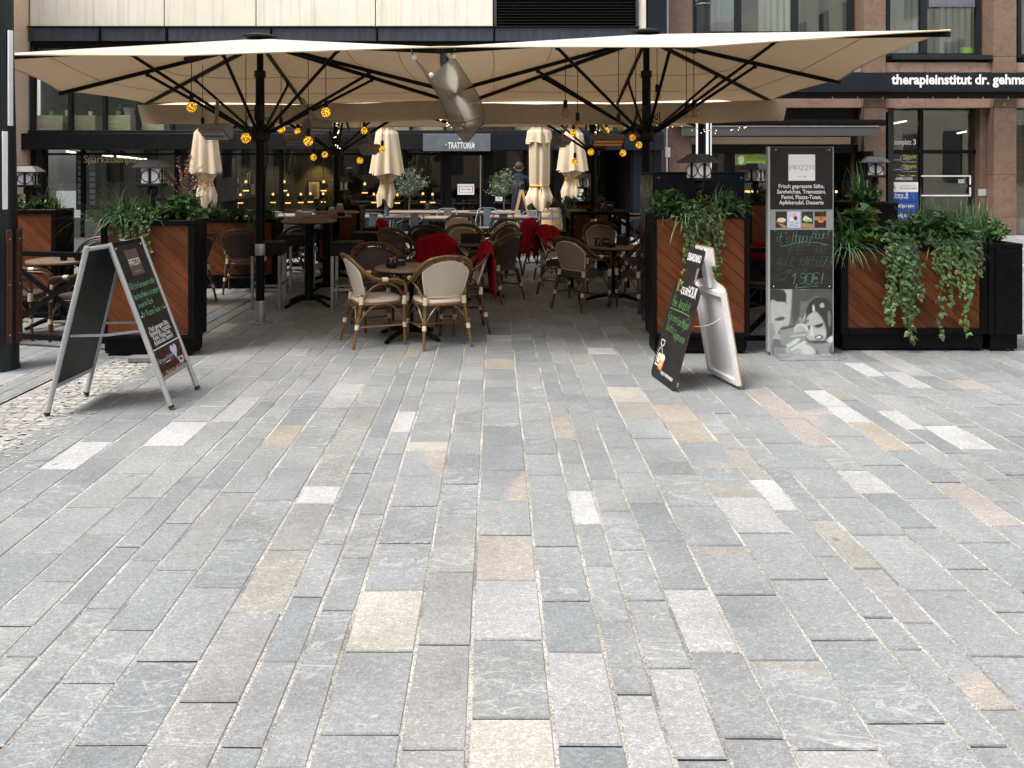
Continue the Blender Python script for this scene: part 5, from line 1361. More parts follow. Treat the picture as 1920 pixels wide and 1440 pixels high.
# ---------------------------------------------------------------- chairs and tables
def face(dx, dy): return math.atan2(dy, dx) - PI/2
def make_chair(kind):
    seat_m, back_m, tub, rim = {'cream': ('seat_cream','tex_cream','bamboo','p_cream'), 'tan': ('seat_dark','tex_tan','bamboo_dark','binding'), 'dark': ('seat_dark','tex_dark','bamboo_dark','bamboo_dark')}[kind]
    t = thing('bistro_chair', '', 'chair', (0,0,0), 0, 'bamboo style bistro chairs'); t.scale = (1.02,1.02,.955)
    # seat: rounded cushion-like pad
    m = MB(); n = 28; rings = []
    def outline(sc, z):
        out = []
        for k in range(n):
            a = 2*PI*k/n; c, s = math.cos(a), math.sin(a); p = 3.4
            r = (abs(c)**p + abs(s)**p)**(-1/p)
            wd = .225 - .02*max(0, -s)
            out.append((c*r*wd*sc, s*r*.22*sc, z))
        return out
    for sc_, z in ((.93,.432),(1,.442),(1,.462),(.95,.472),(.6,.474),(.02,.470)): rings.append(outline(sc_, z))
    for r_ in rings: m.v.extend(r_)
    for i in range(len(rings)-1):
        for k in range(n): m.f.append((i*n+k, i*n+(k+1)%n, (i+1)*n+(k+1)%n, (i+1)*n+k))
    m.f.append(tuple(range(n))[::-1]); m.f.append(tuple(range((len(rings)-1)*n, len(rings)*n)))
    m.build('seat', M[seat_m], t, smooth=50)
    # woven back panel, slightly wrapped
    def bp(u, v, off=0):
        zt = .36*(1-.30*abs(u)**2.6); z = .50 + v*zt
        wd = .175 + .045*min(1, (z-.5)/.2)
        x = u*wd; y = -.195 - (z-.5)*.27 + .045*u*u - off
        return (x, y, z)
    m = MB(); nu, nv = 14, 8
    for side in (0, .010):
        b = len(m.v)
        for i in range(nv+1):
            for j in range(nu+1): m.v.append(bp(j/nu*2-1, i/nv, side))
        for i in range(nv):
            for j in range(nu):
                q = (b+i*(nu+1)+j, b+i*(nu+1)+j+1, b+(i+1)*(nu+1)+j+1, b+(i+1)*(nu+1)+j); m.f.append(q if side == 0 else q[::-1])
    m.build('backrest', M[back_m], t, smooth='all')
    loop = [bp(-1, i/6, .005) for i in range(7)] + [bp(u, 1, .005) for u in (-.85,-.6,-.3,0,.3,.6,.85)] + [bp(1, 1-i/6, .005) for i in range(7)] + [bp(u, 0, .005) for u in (.6,.2,-.2,-.6)]
    MB().tube(loop, .0095, 6, closed=True).build('back_frame', M[rim], t, smooth=60)
    # arm and back hoop in one bent tube, with a second thinner one inside
    half = [(.245,.20,.44),(.258,.215,.55),(.268,.19,.635),(.275,.11,.668),(.278,.0,.672),(.277,-.09,.69),(.268,-.17,.745),(.24,-.245,.825),(.17,-.292,.885),(.085,-.31,.905),(0,-.315,.912)]
    arch = half + [(-x,y,z) for x,y,z in half[:-1][::-1]]
    MB().tube(smooth(arch, 3), .0155, 8).build('arm_hoop', M[tub], t, smooth=60)
    inner = [(x*.93, y+(.004 if z < .7 else .012), z-.026) for x, y, z in half[2:]]
    arch2 = inner + [(-x,y,z) for x,y,z in inner[:-1][::-1]]
    MB().tube(smooth(arch2, 3), .011, 7).build('inner_hoop', M[tub], t, smooth=60)
    for s in (-1, 1):
        MB().tube([(s*.245,.20,.45),(s*.240,.207,.2),(s*.235,.215,0)], [.0155,.0155,.014], 8).build('leg', M[tub], t, smooth=60)
        MB().tube([(s*.185,-.19,.52),(s*.19,-.195,.44),(s*.215,-.245,.2),(s*.232,-.285,0)], [.0155,.0155,.0155,.014], 8).build('leg', M[tub], t, smooth=60)
        MB().tube(smooth([(s*.20,-.18,.47),(s*.235,-.12,.58),(s*.262,-.02,.635),(s*.268,.10,.61),(s*.252,.195,.50)],3), .0105, 6).build('arm_brace', M[tub], t, smooth=60)
        MB().tube([(s*.212,-.245,.205),(s*.24,.207,.205)], .010, 6).build('stretcher', M[tub], t, smooth=60)
        for (a, b, c) in (((s*.242,.205,.235),(s*.244,.12,.37),(s*.235,.04,.425)), ((s*.213,-.240,.235),(s*.232,-.14,.37),(s*.235,-.05,.425)),
                          ((s*.242,.205,.235),(s*.15,.212,.37),(s*.06,.205,.43)), ((s*.212,-.245,.235),(s*.13,-.235,.37),(s*.05,-.205,.43))):
            MB().tube(smooth([a,b,c],3), .0075, 5).build('brace', M[tub], t, smooth=60)
        # wrapped joints
        for (p, q, r_) in (((s*.24,.207,.185),(s*.241,.206,.232),.021), ((s*.217,-.248,.185),(s*.211,-.240,.232),.021), ((s*.19,-.196,.425),(s*.187,-.192,.50),.024), ((s*.246,.20,.415),(s*.250,.205,.50),.024), ((s*.277,.03,.672),(s*.277,-.025,.674),.0225)):
            MB().tube([p, q], r_, 8).build('binding', M['binding'], t, smooth=60)
    MB().tube([(-.22,-.02,.205),(.22,-.02,.205)], .010, 6).build('stretcher', M[tub], t, smooth=60)
    MB().tube([(p[0]*1.02, p[1]*1.0, .425) for p in outline(1.0, 0)], .012, 6, closed=True).build('seat_frame', M[tub], t, smooth=60)
    return t
CHP = {k: [make_chair(k), [True]] for k in ('cream','tan','dark')}
def chair(kind, x, y, fx, fy, label):
    return place(CHP[kind][0], CHP[kind][1], (x, y, 0), face(fx, fy), label)
def round_table(label, x, y, h=.71, r=.35, rz=0, colr=.038, cat='table', group='round bistro tables', big=False):
    t = thing('bar_table' if big else 'bistro_table', label, 'table', (x,y,0), rz, group)
    MB().lathe([(r-.012,h-.026),(r,h-.02),(r,h-.004),(r-.008,h)], 48).build('tabletop', M['table_wood'], t, smooth=40)
    MB().lathe([(r-.03,h-.04),(r-.03,h-.0265)], 32).build('top_plate', M['black_steel'], t, smooth=40)
    MB().lathe([(colr*1.3,.06),(colr,.10),(colr,h-.10),(colr*1.4,h-.042)], 20).build('column', M['black_steel'], t, smooth=40)
    for k in range(4):
        a = PI/4 + k*PI/2; c, s = math.cos(a), math.sin(a)
        m = MB(); prof = [(.02,.085,.03),(.12,.09,.028),(.24,.06,.024),(.33,.025,.02),(.37,.012,.018)]
        m.tube([(c*d, s*d, z) for d, z, w_ in prof], [w_ for d, z, w_ in prof], 8); 
        m.v = [(x_, y_, max(z_, .004)) for x_, y_, z_ in m.v]
        m.build('foot', M['black_steel'], t, smooth=50)
        if not big: MB().tube(smooth([(c*.03,s*.03,h-.22),(c*.12,s*.12,h-.10),(c*.24,s*.24,h-.045)],3), .008, 5).build('brace', M['black_steel'], t, smooth=50)
    return t
T1 = (-.84, 8.0)
round_table('bistro table between the two cream front chairs', *T1, rz=rad(12))
chair('cream', -1.15, 7.80, .9, .42, 'cream chair left of the front table, turned to the right')
chair('cream', -.54, 7.76, -.38, .92, 'cream chair with its back to the viewer at the front table')
chair('tan', -.36, 8.34, -1, -.15, 'chair under the bright red blanket at the right of the front table')
chair('dark', -1.20, 8.52, .45, -.9, 'dark backed chair behind the cream chair at the front table')
T2 = (-.22, 10.55)
round_table('bistro table behind the red blankets in the middle group', *T2, rz=rad(30))
chair('dark', -.62, 9.72, .25, 1, 'chair under the dark red blanket, back turned, at the middle table')
chair('dark', .02, 10.28, -.75, .6, 'dark chair right of the middle table, legs showing in the aisle')
chair('dark', .0, 11.35, -.8, -.5, 'dark round backed chair behind the aisle chair')
chair('tan', .10, 12.6, -.5, -.8, 'tan backed chair farthest along the right of the middle group')
chair('tan', -.42, 11.35, .1, -1, 'tan backed chair facing the viewer behind the middle table')
T3 = (-.85, 12.6)
round_table('bistro table in the rear of the middle group', *T3, rz=rad(20))
chair('dark', -.95, 11.8, .1, 1, 'dark chair back turned at the rear middle table')
chair('tan', -1.42, 12.1, .95, -.1, 'tan chair with a red blanket over its shoulder at the rear middle table')
chair('dark', -1.20, 10.7, .6, -.5, 'dark chair left of the middle group between blankets and stools')
chair('cream', -.62, 13.5, -.1, -1, 'pale backed chair farthest back in the middle group')
chair('dark', -.12, 13.0, -1, -.3, 'dark chair seen edge on at the rear of the middle group')
T4 = (1.52, 10.1)
round_table('bistro table left of the navy cabinet', *T4, rz=rad(25))
chair('tan', 1.07, 9.68, .72, .66, 'tan backed chair in the aisle at the table left of the cabinet')
chair('dark', 1.80, 9.62, -.35, .93, 'dark chair half hidden by the navy cabinet')
chair('tan', .95, 10.75, .7, -.5, 'chair under a fringed red blanket behind the aisle chair')
chair('tan', 1.62, 11.9, .0, -1, 'pale backed chair facing the viewer behind the cabinet side table')
chair('dark', 1.92, 11.0, -.95, -.2, 'dark chair seen from the side below the square bar table')
chair('tan', .80, 12.45, .8, .3, 'chair under a hanging red blanket at the end of the aisle')
chair('dark', 2.30, 12.6, -.8, -.5, 'chair with a red blanket just left of the navy cabinet top')
T5 = (-3.80, 11.95)
round_table('bistro table in the left group behind the planter', *T5, rz=rad(10))
chair('dark', -3.42, 10.98, -.15, 1, 'dark chair back turned in the left group, nearest the pole')
chair('dark', -3.86, 10.0, -1, .25, 'dark chair beside the black edge of the left planter')
chair('tan', -4.28, 12.75, .3, -1, 'chair with a pale rim facing the viewer in the left group')
chair('dark', -3.08, 11.55, -.9, .4, 'dark chair just behind the front left pole')
chair('tan', -3.02, 12.45, -.8, -.45, 'tan chair behind the pole next to the bar stools')
chair('dark', -4.7, 11.0, .9, .4, 'dark chair at the left of the left group, mostly behind the planter')
T6 = (-4.65, 8.62)
round_table('bistro table behind the left chalkboard sign', *T6, rz=rad(5))
chair('dark', -4.76, 8.02, 1, .15, 'dark seated chair beside the grey column at the left edge')
chair('dark', -4.06, 7.98, -1, .2, 'dark chair behind the left chalkboard legs')
chair('dark', -4.62, 9.25, .05, -1, 'dark chair behind the table by the left chalkboard')
T7 = (3.30, 9.4)
round_table('bistro table behind the tall menu totem', *T7, rz=rad(15))
chair('dark', 2.98, 8.75, .3, .9, 'dark chair left of the totem behind the black rail')
chair('tan', 3.02, 9.95, .75, -.6, 'pale rimmed chair left of the totem under the planter')
chair('dark', 3.85, 9.7, -.95, -.2, 'dark chair right of the totem behind the grass')
chair('cream', 3.62, 8.75, -.2, .95, 'cream bound chair between totem and long planter')
# bar tables, stools
for i, (x, y, l) in enumerate(((-2.29, 9.92, 'nearest round bar table on a thick black column'), (-2.30, 11.0, 'middle round bar table on a thick black column'), (-2.36, 12.0, 'farthest round bar table beside the rear left pole'))):
    round_table(l, x, y, 1.04 if i else 1.05, .34, rad(8+10*i), .055, group='round bar tables', big=True)
st = thing('bar_stool', '', 'stool', (0,0,0), 0, 'black block bar stools')
MB().box(-.19,.19,-.19,.19,.64,.80,.02).build('seat', M['black_plastic'], st, smooth=30)
for sx_ in (-1, 1):
    for sy_ in (-1, 1): MB().box(sx_*.16-.016, sx_*.16+.016, sy_*.16-.016, sy_*.16+.016, 0, .638).build('leg', M['steel'], st)
for s in (-1, 1):
    MB().box(-.143,.143, s*.16-.011, s*.16+.011, .22, .25).build('foot_rail', M['steel'], st)
    MB().box(s*.16-.011, s*.16+.011, -.143,.143, .28, .31).build('foot_rail', M['steel'], st)
S0 = [True]
for x, y, rz, l in ((-2.74,9.75,.05,'bar stool right behind the front left pole'),(-2.66,10.9,-.05,'bar stool second from the front in the left stool row'),(-2.62,11.9,.08,'bar stool farthest back in the left stool row'),
                    (-1.78,9.75,.03,'bar stool behind the cream chair right of the bar tables'),(-1.78,11.15,.0,'bar stool in the middle of the right stool row'),(-1.80,12.2,.05,'bar stool farthest back in the right stool row'),
                    (.86,11.45,.04,'bar stool standing by the aisle under the red blankets')):
    place(st, S0, (x,y,0), rz, l)
t = thing('square_bar_table', 'black square bar table with straight legs right of the aisle', 'table', (1.50, 11.7, 0))
MB().box(-.42,.42,-.40,.40,1.03,1.075,.006).build('tabletop', M['black_steel'], t)
for sx_ in (-1,1):
    for sy_ in (-1,1): MB().box(sx_*.395-.025, sx_*.395+.025, sy_*.37-.025, sy_*.37+.025, 0, 1.029).build('leg', M['black_steel'], t)
    MB().box(sx_*.395-.02, sx_*.395+.02, -.343, .343, .95, 1.028).build('apron', M['black_steel'], t)
# grey metal terrace furniture in the open behind
def metal_table(label, x, y, L_, h=.74, W=.7, m='bench_wood', group='wood topped metal tables'):
    t = thing('terrace_table', label, 'table', (x,y,0), 0, group)
    for i in range(4): MB().box(-L_/2, L_/2, -W/2+i*W/4+.004, -W/2+(i+1)*W/4-.004, h-.03, h, .004).build('slat', M[m], t)
    MB().box(-L_/2+.04, L_/2-.04, -W/2+.03, W/2-.03, h-.07, h-.0305).build('apron', M['grey_metal'], t)
    for sx_ in (-1,1):
        for sy_ in (-1,1): MB().tube([(sx_*(L_/2-.07), sy_*(W/2-.08), h-.07),(sx_*(L_/2-.03), sy_*(W/2-.04), 0)], .02, 8).build('leg', M['grey_metal'], t)
    return t
metal_table('wood topped terrace table nearest behind the left bar tables', -2.05, 16.0, 1.5)
metal_table('wood topped terrace table by the first olive tree', -1.30, 17.6, 2.0)
metal_table('wood topped terrace table in front of the wooden A-frame', .40, 15.9, .95)
metal_table('wood topped terrace table behind the grey chairs by the second olive tree', -.05, 17.4, 1.0)
metal_table('long wood topped terrace table seen through the left rail', -3.9, 16.4, 2.2)
metal_table('wood topped terrace table right of the barrel', 2.5, 16.2, 1.4)
metal_table('wood topped terrace table across from the trattoria door', -.95, 15.6, .9)
gc = thing('metal_chair', '', 'chair', (0,0,0), 0, 'grey metal terrace chairs')
MB().box(-.2,.2,-.19,.2,.44,.46,.01).build('seat', M['grey_metal'], gc)
for s in (-1, 1):
    MB().tube([(s*.17,.17,.44),(s*.20,.21,0)], .013, 7).build('leg', M['grey_metal'], gc, smooth=50)
    MB().tube([(s*.17,-.17,.44),(s*.21,-.24,0)], .013, 7).build('leg', M['grey_metal'], gc, smooth=50)
MB().tube(smooth([(.21,.15,.44),(.22,.14,.62),(.22,.0,.66),(.21,-.15,.70),(.17,-.23,.82),(0,-.25,.84),(-.17,-.23,.82),(-.21,-.15,.70),(-.22,.0,.66),(-.22,.14,.62),(-.21,.15,.44)],3), .013, 7).build('arm_hoop', M['grey_metal'], gc, smooth=50)
MB().box(-.08,.08,-.252,-.238,.46,.825,.004).build('back_splat', M['grey_metal'], gc)
G0 = [True]
for x, y, rz, l in ((-2.25,15.2,0,'grey metal chair back turned before the second folded parasol'),(-1.62,15.35,.5,'grey metal chair angled beside the second folded parasol pole'),(.15,15.1,.1,'grey metal chair back turned left of the aisle end'),
                    (.62,15.45,2.6,'grey metal chair at the wooden A-frame, turned to the table'),(.95,16.4,1.6,'grey metal chair sideways beside the A-frame'),(-.15,16.7,3.1,'grey metal chair at the rear table by the second olive'),
                    (-3.6,15.6,.1,'grey metal chair seen through the left rail'),(-4.2,15.7,-.2,'grey metal chair behind the left low planter'),(2.4,15.4,.1,'grey metal chair right of the barrel table'),(-1.0,16.5,3.0,'grey metal chair behind the pale chair in the middle')):
    place(gc, G0, (x,y,0), rz, l)
# red and orange high furniture by the shop door
t = thing('high_table', 'orange topped high table outside the granite shop door', 'table', (PX(1583,18.6), 18.6, 0))
MB().box(-.45,.45,-.3,.3,.86,.90,.01).build('tabletop', M['orange_top'], t)
for sx_ in (-1,1):
    for sy_ in (-1,1): MB().tube([(sx_*.4,sy_*.25,.86),(sx_*.42,sy_*.27,0)], .018, 7).build('leg', M['orange_top'], t)
rs = thing('red_high_chair', '', 'chair', (0,0,0), 0, 'red metal high chairs')
for i in range(3): MB().box(-.19,.19,-.19+i*.13,-.19+i*.13+.115,.66,.68).build('seat_slat', M['red_metal'], rs)
for i in range(2): MB().box(-.19,.19,-.205,-.19,.80+i*.09,.87+i*.09).build('back_slat', M['red_metal'], rs)
for s in (-1,1):
    MB().tube([(s*.18,.19,.67),(s*.21,.23,0)], .014, 7).build('leg', M['red_metal'], rs); MB().tube([(s*.18,-.2,.97),(s*.18,-.19,.66),(s*.21,-.25,0)], .014, 7).build('leg', M['red_metal'], rs)
    MB().tube([(s*.197,.215,.28),(s*.197,-.225,.28)], .011, 6).build('foot_rail', M['red_metal'], rs)
R0 = [True]
place(rs, R0, (PX(1586,18.0), 18.0, 0), 0, 'red metal high chair back turned at the orange table'); place(rs, R0, (PX(1560,18.5), 18.5, 0), -1.4, 'red metal high chair left of the orange table, beside the totem')
# things on tables
def ashtray(x, y, z, label):
    t = thing('ashtray', label, 'ashtray', (x,y,z), R.uniform(0,6), 'black ashtrays on the tables')
    MB().lathe([(.045,0),(.055,.02),(.055,.045),(.046,.045),(.04,.015),(.001,.012)], 18, cap=False).build('bowl', M['black_gloss'], t, smooth=40)
    for k in range(3):
        a = k*2.1; MB().box(-.008,.008,.04,.058,.0452,.049).xf(Matrix.Rotation(a,4,'Z')).build('notch', M['black_plastic'], t)
def menu(x, y, z, rz, label, seven=True, w=.19, h=.105):
    t = thing('menu_stand', label, 'menu', (x,y,z), rz, 'menu cards on the tables')
    MB().box(-w/2,w/2,-.004,.004,.004,h).build('card', M['p_black'], t); MB().box(-w/2,w/2,-.025,.025,0,.004).build('base', M['p_g1'], t)
    f = Frame((0,-.0046,0),(1,0,0),(0,0,1))
    if seven:
        lettering('7', h*.85, f, -w*.40, h*.2, M['p_flesh'], t, bold=.02, d=.0005); lettering('MENU', h*.22, f, .02, h*.5, M['p_g5'], t, d=.0005)
        MB().poly([f(-w*.12,h*.15,.0004),f(.0,h*.15,.0004),f(.0,h*.95,.0004),f(-w*.12,h*.95,.0004)]).build('printed_block', M['p_brown'], t, kind='stuff')
menu(-.98, 8.02, .711, .08, 'menu card with a pink seven standing on the front table')
ashtray(-1.01, 7.88, .711, 'black ashtray beside the menu on the front table')
menu(1.36, 10.05, .711, .1, 'menu card with a pink seven on the table left of the cabinet'); ashtray(1.46, 9.93, .711, 'black ashtray on the table left of the cabinet')
menu(1.64, 10.2, .711, -.3, 'plain dark menu card beside the pink seven menu on the right', False, .16, .11)
menu(-.30, 10.42, .711, .15, 'dark menu card on the middle table behind the red blankets', False, .26, .13)
menu(-.88, 12.45, .711, .05, 'dark menu card on the rear middle table', False, .24, .14)
menu(-4.05, 11.75, .711, .1, 'dark menu card on the left group table', False, .26, .12); menu(-3.62, 11.9, .711, .0, 'dark red menu card on the left group table', False, .12, .13)
menu(-4.57, 8.5, .711, 1.2, 'small dark card on the table behind the left chalkboard', False, .08, .07); ashtray(-4.40, 8.5, .711, 'black ashtray on the table behind the left chalkboard')
menu(1.62, 11.55, 1.076, -.2, 'open dark menu card on the square bar table', True, .22, .14); ashtray(1.38, 11.5, 1.076, 'ashtray on the square bar table')
def napkins(x, y, z, l):
    t = thing('napkin_box', l, 'napkin holder', (x,y,z), R.uniform(-.4,.4))
    MB().box(-.05,.05,-.05,.05,0,.09,.006).build('box', M['int_beige'], t); MB().box(-.035,.035,-.035,.035,.0905,.12,.01).build('napkin', M['white_dirty'], t)
napkins(-2.42, 9.95, 1.051, 'beige napkin box on the nearest bar table'); napkins(-2.22, 10.95, 1.041, 'beige napkin box on the middle bar table'); napkins(-2.30, 11.95, 1.041, 'beige napkin box on the farthest bar table')
ashtray(-2.08, 10.9, 1.041, 'black ashtray on the middle bar table')
menu(1.0, 12.95, .73, .1, 'pale green card standing by the barrel planter', False, .18, .16) if False else None
# red blankets draped over chair backs
def blanket(label, x, y, rz, wd, front, back, ztop=.925, sway=.02, group='red blankets on chair backs', lean=.27):
    t = thing('blanket', label, 'blanket', (x, y, 0), rz, group)
    m = MB(); nu, nv = 22, 26
    L_ = front + back
    for i in range(nv+1):
        s = i/nv*L_
        for j in range(nu+1):
            u = j/nu*2-1
            if s < front:                           # over the seat side
                d = front - s; yy = -.285 + .018 + d*.28; z = ztop - .015*abs(u)**2 - d*.96
            else:
                d = s - front; yy = -.325 - .012 - d*.05; z = ztop - d
                if d < .03: yy = -.305 - d*.5
            z -= .10*abs(u)**3
            x_ = u*wd/2*(1+.06*math.sin(s*7))
            fold = .014*math.sin(u*9+s*3)*min(1, abs(s-front)*6)
            m.v.append((x_ + sway*math.sin(s*5), yy + fold + .045*u*u*(1 if s < front else .4), z + .012*math.sin(u*5)))
    for i in range(nv):
        for j in range(nu):
            a = i*(nu+1)+j; m.f.append((a, a+1, a+nu+2, a+nu+1))
    o = m.build('cloth', M['red_wool'], t, smooth='all')
    md = o.modifiers.new('thickness', 'SOLIDIFY'); md.thickness = .014; md.offset = 0
    mf = MB()
    for j in range(0, nu*2):
        u = j/(nu*2)*2-1; p = m.v[nv*(nu+1)+min(nu, j//2)]
        mf.tube([(p[0]+(j%2)*wd/nu/2, p[1], p[2]), (p[0]+(j%2)*wd/nu/2+R.uniform(-.006,.006), p[1]-.004, p[2]-.035)], .003, 4)
    mf.build('fringe', M['red_wool'], t, kind='stuff')
blanket('bright red blanket over the chair right of the front table', -.36, 8.34, face(-1,-.15), .46, .2, .48)
blanket('darker red blanket over the back turned chair at the middle table', -.62, 9.72, face(.25,1), .46, .2, .42)
blanket('red blanket over the shoulder of the tan rear chair, left of the blanketed pair', -1.42, 12.1, face(.95,-.1), .34, .25, .22)
blanket('fringed red blanket over the chair behind the aisle chair', .95, 10.75, face(.7,-.5), .46, .22, .34)
blanket('red blanket hanging at the end of the aisle by the bar stool', .80, 12.45, face(.8,.3), .46, .25, .55)
blanket('red blanket on the chair just left of the navy cabinet', 2.30, 12.6, face(-.8,-.5), .40, .2, .3)
blanket('red blanket corner showing left of the totem', 2.98, 8.75, face(.3,.9), .36, .1, .16)
# ---------------------------------------------------------------- planters
def planter(label, x0, x1, y0, D, H, fw=.055, right_black=0.0, base=.16, legs=True, plank=.105, rz=0):
    W = x1-x0; t = thing('planter', label, 'planter', ((x0+x1)/2, y0+D/2, 0), rz, 'wood fronted black planters')
    h0 = base; a, b = -W/2, W/2; f0, f1 = -D/2, D/2
    MB().box(a+.03, b-.03, f0+.03, f1-.03, .022, h0-.001, .004).build('plinth', M['planter_black'], t)
    for sx_ in (a+.06, b-.06):
        for sy_ in (f0+.06, f1-.06): MB().lathe([(.022,0),(.022,.008),(.012,.010),(.012,.021)], 10, (sx_, sy_, 0)).build('foot', M['black_plastic'], t)
    for (p, q, r_, s) in ((a, a+fw, f0, f0+fw),(b-fw-right_black, b, f0, f0+fw),(a, a+fw, f1-fw, f1),(b-fw, b, f1-fw, f1)):
        MB().box(p, q, r_, s, h0, H-fw*.8-.001, .004).build('post', M['planter_black'], t)
    for (p, q, r_, s) in ((a, b, f0-.004, f0+fw),(a, b, f1-fw, f1+.004),(a-.0, a+fw, f0+fw+.001, f1-fw-.001),(b-fw, b, f0+fw+.001, f1-fw-.001)):
        MB().box(p, q, r_, s, H-fw*.8, H, .004).build('rim', M['planter_black'], t)
    MB().box(a+fw+.001, b-fw-right_black-.001, f0-.003, f0+fw-.01, h0, h0+fw*.8, .004).build('bottom_rail', M['planter_black'], t)
    for (p, q) in ((a+.006, a+.016), (b-.016, b-.006)): MB().box(p, q, f0+fw+.001, f1-fw-.001, h0, H-fw*.8-.002).build('side_panel', M['planter_black'], t)
    MB().box(a+fw+.001, b-fw-.001, f1-.016, f1-.006, h0, H-fw*.8-.002).build('back_panel', M['planter_black'], t)
    MB().box(a+fw+.002, b-fw-.002, f0+fw+.002, f1-fw-.002, H-.12, H-.07).build('soil', M['soil'], t)
    # diagonal planks clipped to the front opening
    X0, X1, Z0, Z1 = a+fw+.002, b-fw-right_black-.002, h0+fw*.8+.002, H-fw*.8-.003
    th = rad(42); ca, sa = math.cos(th), math.sin(th)      # along = (ca,-sa), across = (sa, ca)
    rect = [(X0,Z0),(X1,Z0),(X1,Z1),(X0,Z1)]
    if X1-X0 < .06: return t
    c = min(p[0]*sa+p[1]*ca for p in rect) - R.uniform(0, plank); cm = max(p[0]*sa+p[1]*ca for p in rect)
    while c < cm:
        P = clip(clip(rect, -sa, -ca, -(c+.0016)), sa, ca, c+plank-.0016)
        if len(P) >= 3:
            mx = sum(p[0] for p in P)/len(P); mz = sum(p[1] for p in P)/len(P)
            Q = [((p[0]-mx)*ca-(p[1]-mz)*sa, (p[0]-mx)*sa+(p[1]-mz)*ca) for p in P]
            dy = R.uniform(-.0015, .0015); n = len(Q)
            e = .003; QI = [(q[0]*(1-e/max(.02,abs(q[0]))) if abs(q[0]) > e else q[0], q[1]*(1-e/max(.02,abs(q[1]))) if abs(q[1]) > e else q[1]) for q in Q]
            m = MB().add([(q[0], .014, q[1]) for q in Q]+[(q[0], .002, q[1]) for q in Q]+[(q[0], 0, q[1]) for q in QI],
                         [(i,(i+1)%n,n+(i+1)%n,n+i) for i in range(n)]+[(n+i,n+(i+1)%n,2*n+(i+1)%n,2*n+i) for i in range(n)]+[tuple(range(2*n,3*n))])
            o = m.build('plank', M['plank'], t); o.location = (mx, f0+.012+dy, mz); o.rotation_euler = (0, th, 0)
        c += plank
    MB().box(X0-.002, X1+.002, f0+.030, f0+.036, Z0-.002, Z1+.002).build('backing', M['planter_black'], t)
    return t
planter('front left planter behind the left chalkboard, tall wood front', -3.53, -2.69, 7.18, .32, 1.226)
planter('front right planter behind the bottle shaped board', 1.433, 2.325, 7.26, .32, 1.274, fw=.045)
planter('long low planter at the right with two curtains of ivy', 3.20, 4.56, 7.38, .42, .985, fw=.07)
planter('narrow black end planter at the right end of the long planter', 4.562, 4.87, 7.365, .50, 1.00, fw=.05, right_black=.20)
planter('planter at the left edge behind the grey column', -5.85, -4.93, 9.0, .4, 1.226)
planter('long low planter behind the left chair group', -4.25, -3.06, 11.2, .42, .975)
planter('tall red wood planter at the foot of the rear left parasol', -2.93, -2.20, 13.15, .5, 1.06)
planter('planter near the barrel at the foot of the rear right parasol', 1.20, 1.94, 13.15, .5, 1.13)
planter('planter half hidden behind the totem with a small lantern', 3.17, 4.00, 10.0, .42, 1.275)
planter('planter with lantern in front of the entrance plates', 4.03, 4.55, 9.0, .5, 1.305, right_black=.17)
# navy cabinet on castors
t = thing('navy_cabinet', 'dark navy metal cabinet on castors behind the front right planter', 'cabinet', (2.0, 8.1, 0))
MB().box(-.44,.44,-.33,.35,.10,1.64,.006).build('body', M['navy'], t); MB().box(-.445,.445,-.335,.355,1.641,1.655,.003).build('top_plate', M['navy'], t)
MB().box(-.455,-.441,-.32,.34,.14,1.62,.003).build('side_panel', M['black_gloss'], t)
MB().box(-.4585,-.4555,-.25,-.02,.95,1.13).build('red_sticker', M['p_red'], t)
for sx_ in (-.38,.38):
    for sy_ in (-.26,.28):
        c = MB().tube([(sx_-.015,sy_,.04),(sx_+.015,sy_,.04)], .038, 14).build('castor', M['rubber'], t, smooth=40)
        MB().box(sx_-.03,sx_+.03,sy_-.02,sy_+.02,.079,.0995).build('fork', M['galv'], c)
for xx in (-.40, .0, .40):
    MB().sphere((xx,-.338,1.60), .008, 8, 6).build('rivet', M['steel'], t)
# black X rails between planters
def rail(label, p0, p1, h, panels=1):
    p0, p1 = V(*p0, 0), V(*p1, 0); t = thing('cross_rail', label, 'railing', tuple(p0), 0, 'black cross braced railings')
    d = p1-p0
    MB().bar(V(0,0,h), d+V(0,0,h), .045, .045).build('top_rail', M['black_steel'], t); MB().bar(V(0,0,.09), d+V(0,0,.09), .045, .045).build('bottom_rail', M['black_steel'], t)
    off = d.normalized().cross(V(0,0,1))*.012
    for k in range(panels):
        a = d*(k/panels); b = d*((k+1)/panels)
        MB().bar(a+V(0,0,.115)+off, b+V(0,0,h-.025)+off, .012, .05).build('brace', M['black_steel'], t); MB().bar(a+V(0,0,h-.025)-off, b+V(0,0,.115)-off, .012, .05).build('brace', M['black_steel'], t)
    for k in range(panels+1): MB().bar(d*(k/panels)+V(0,0,.0), d*(k/panels)+V(0,0,h-.024), .04, .04).build('rail_post', M['black_steel'], t)
rail('black cross railing behind the left chalkboard', (-4.75,7.70), (-3.58,7.42), .88)
rail('black cross railing at the left edge behind the column', (-6.0,7.95), (-4.80,7.70), .88)
rail('black cross railing between the front right planter and the totem', (2.36,7.55), (3.16,7.55), .92)
rail('black cross railing before the rear left planter', (-4.2,13.3), (-3.0,13.3), .80)
rail('black cross railing behind the square bar table', (1.98,13.3), (3.2,13.3), .90)
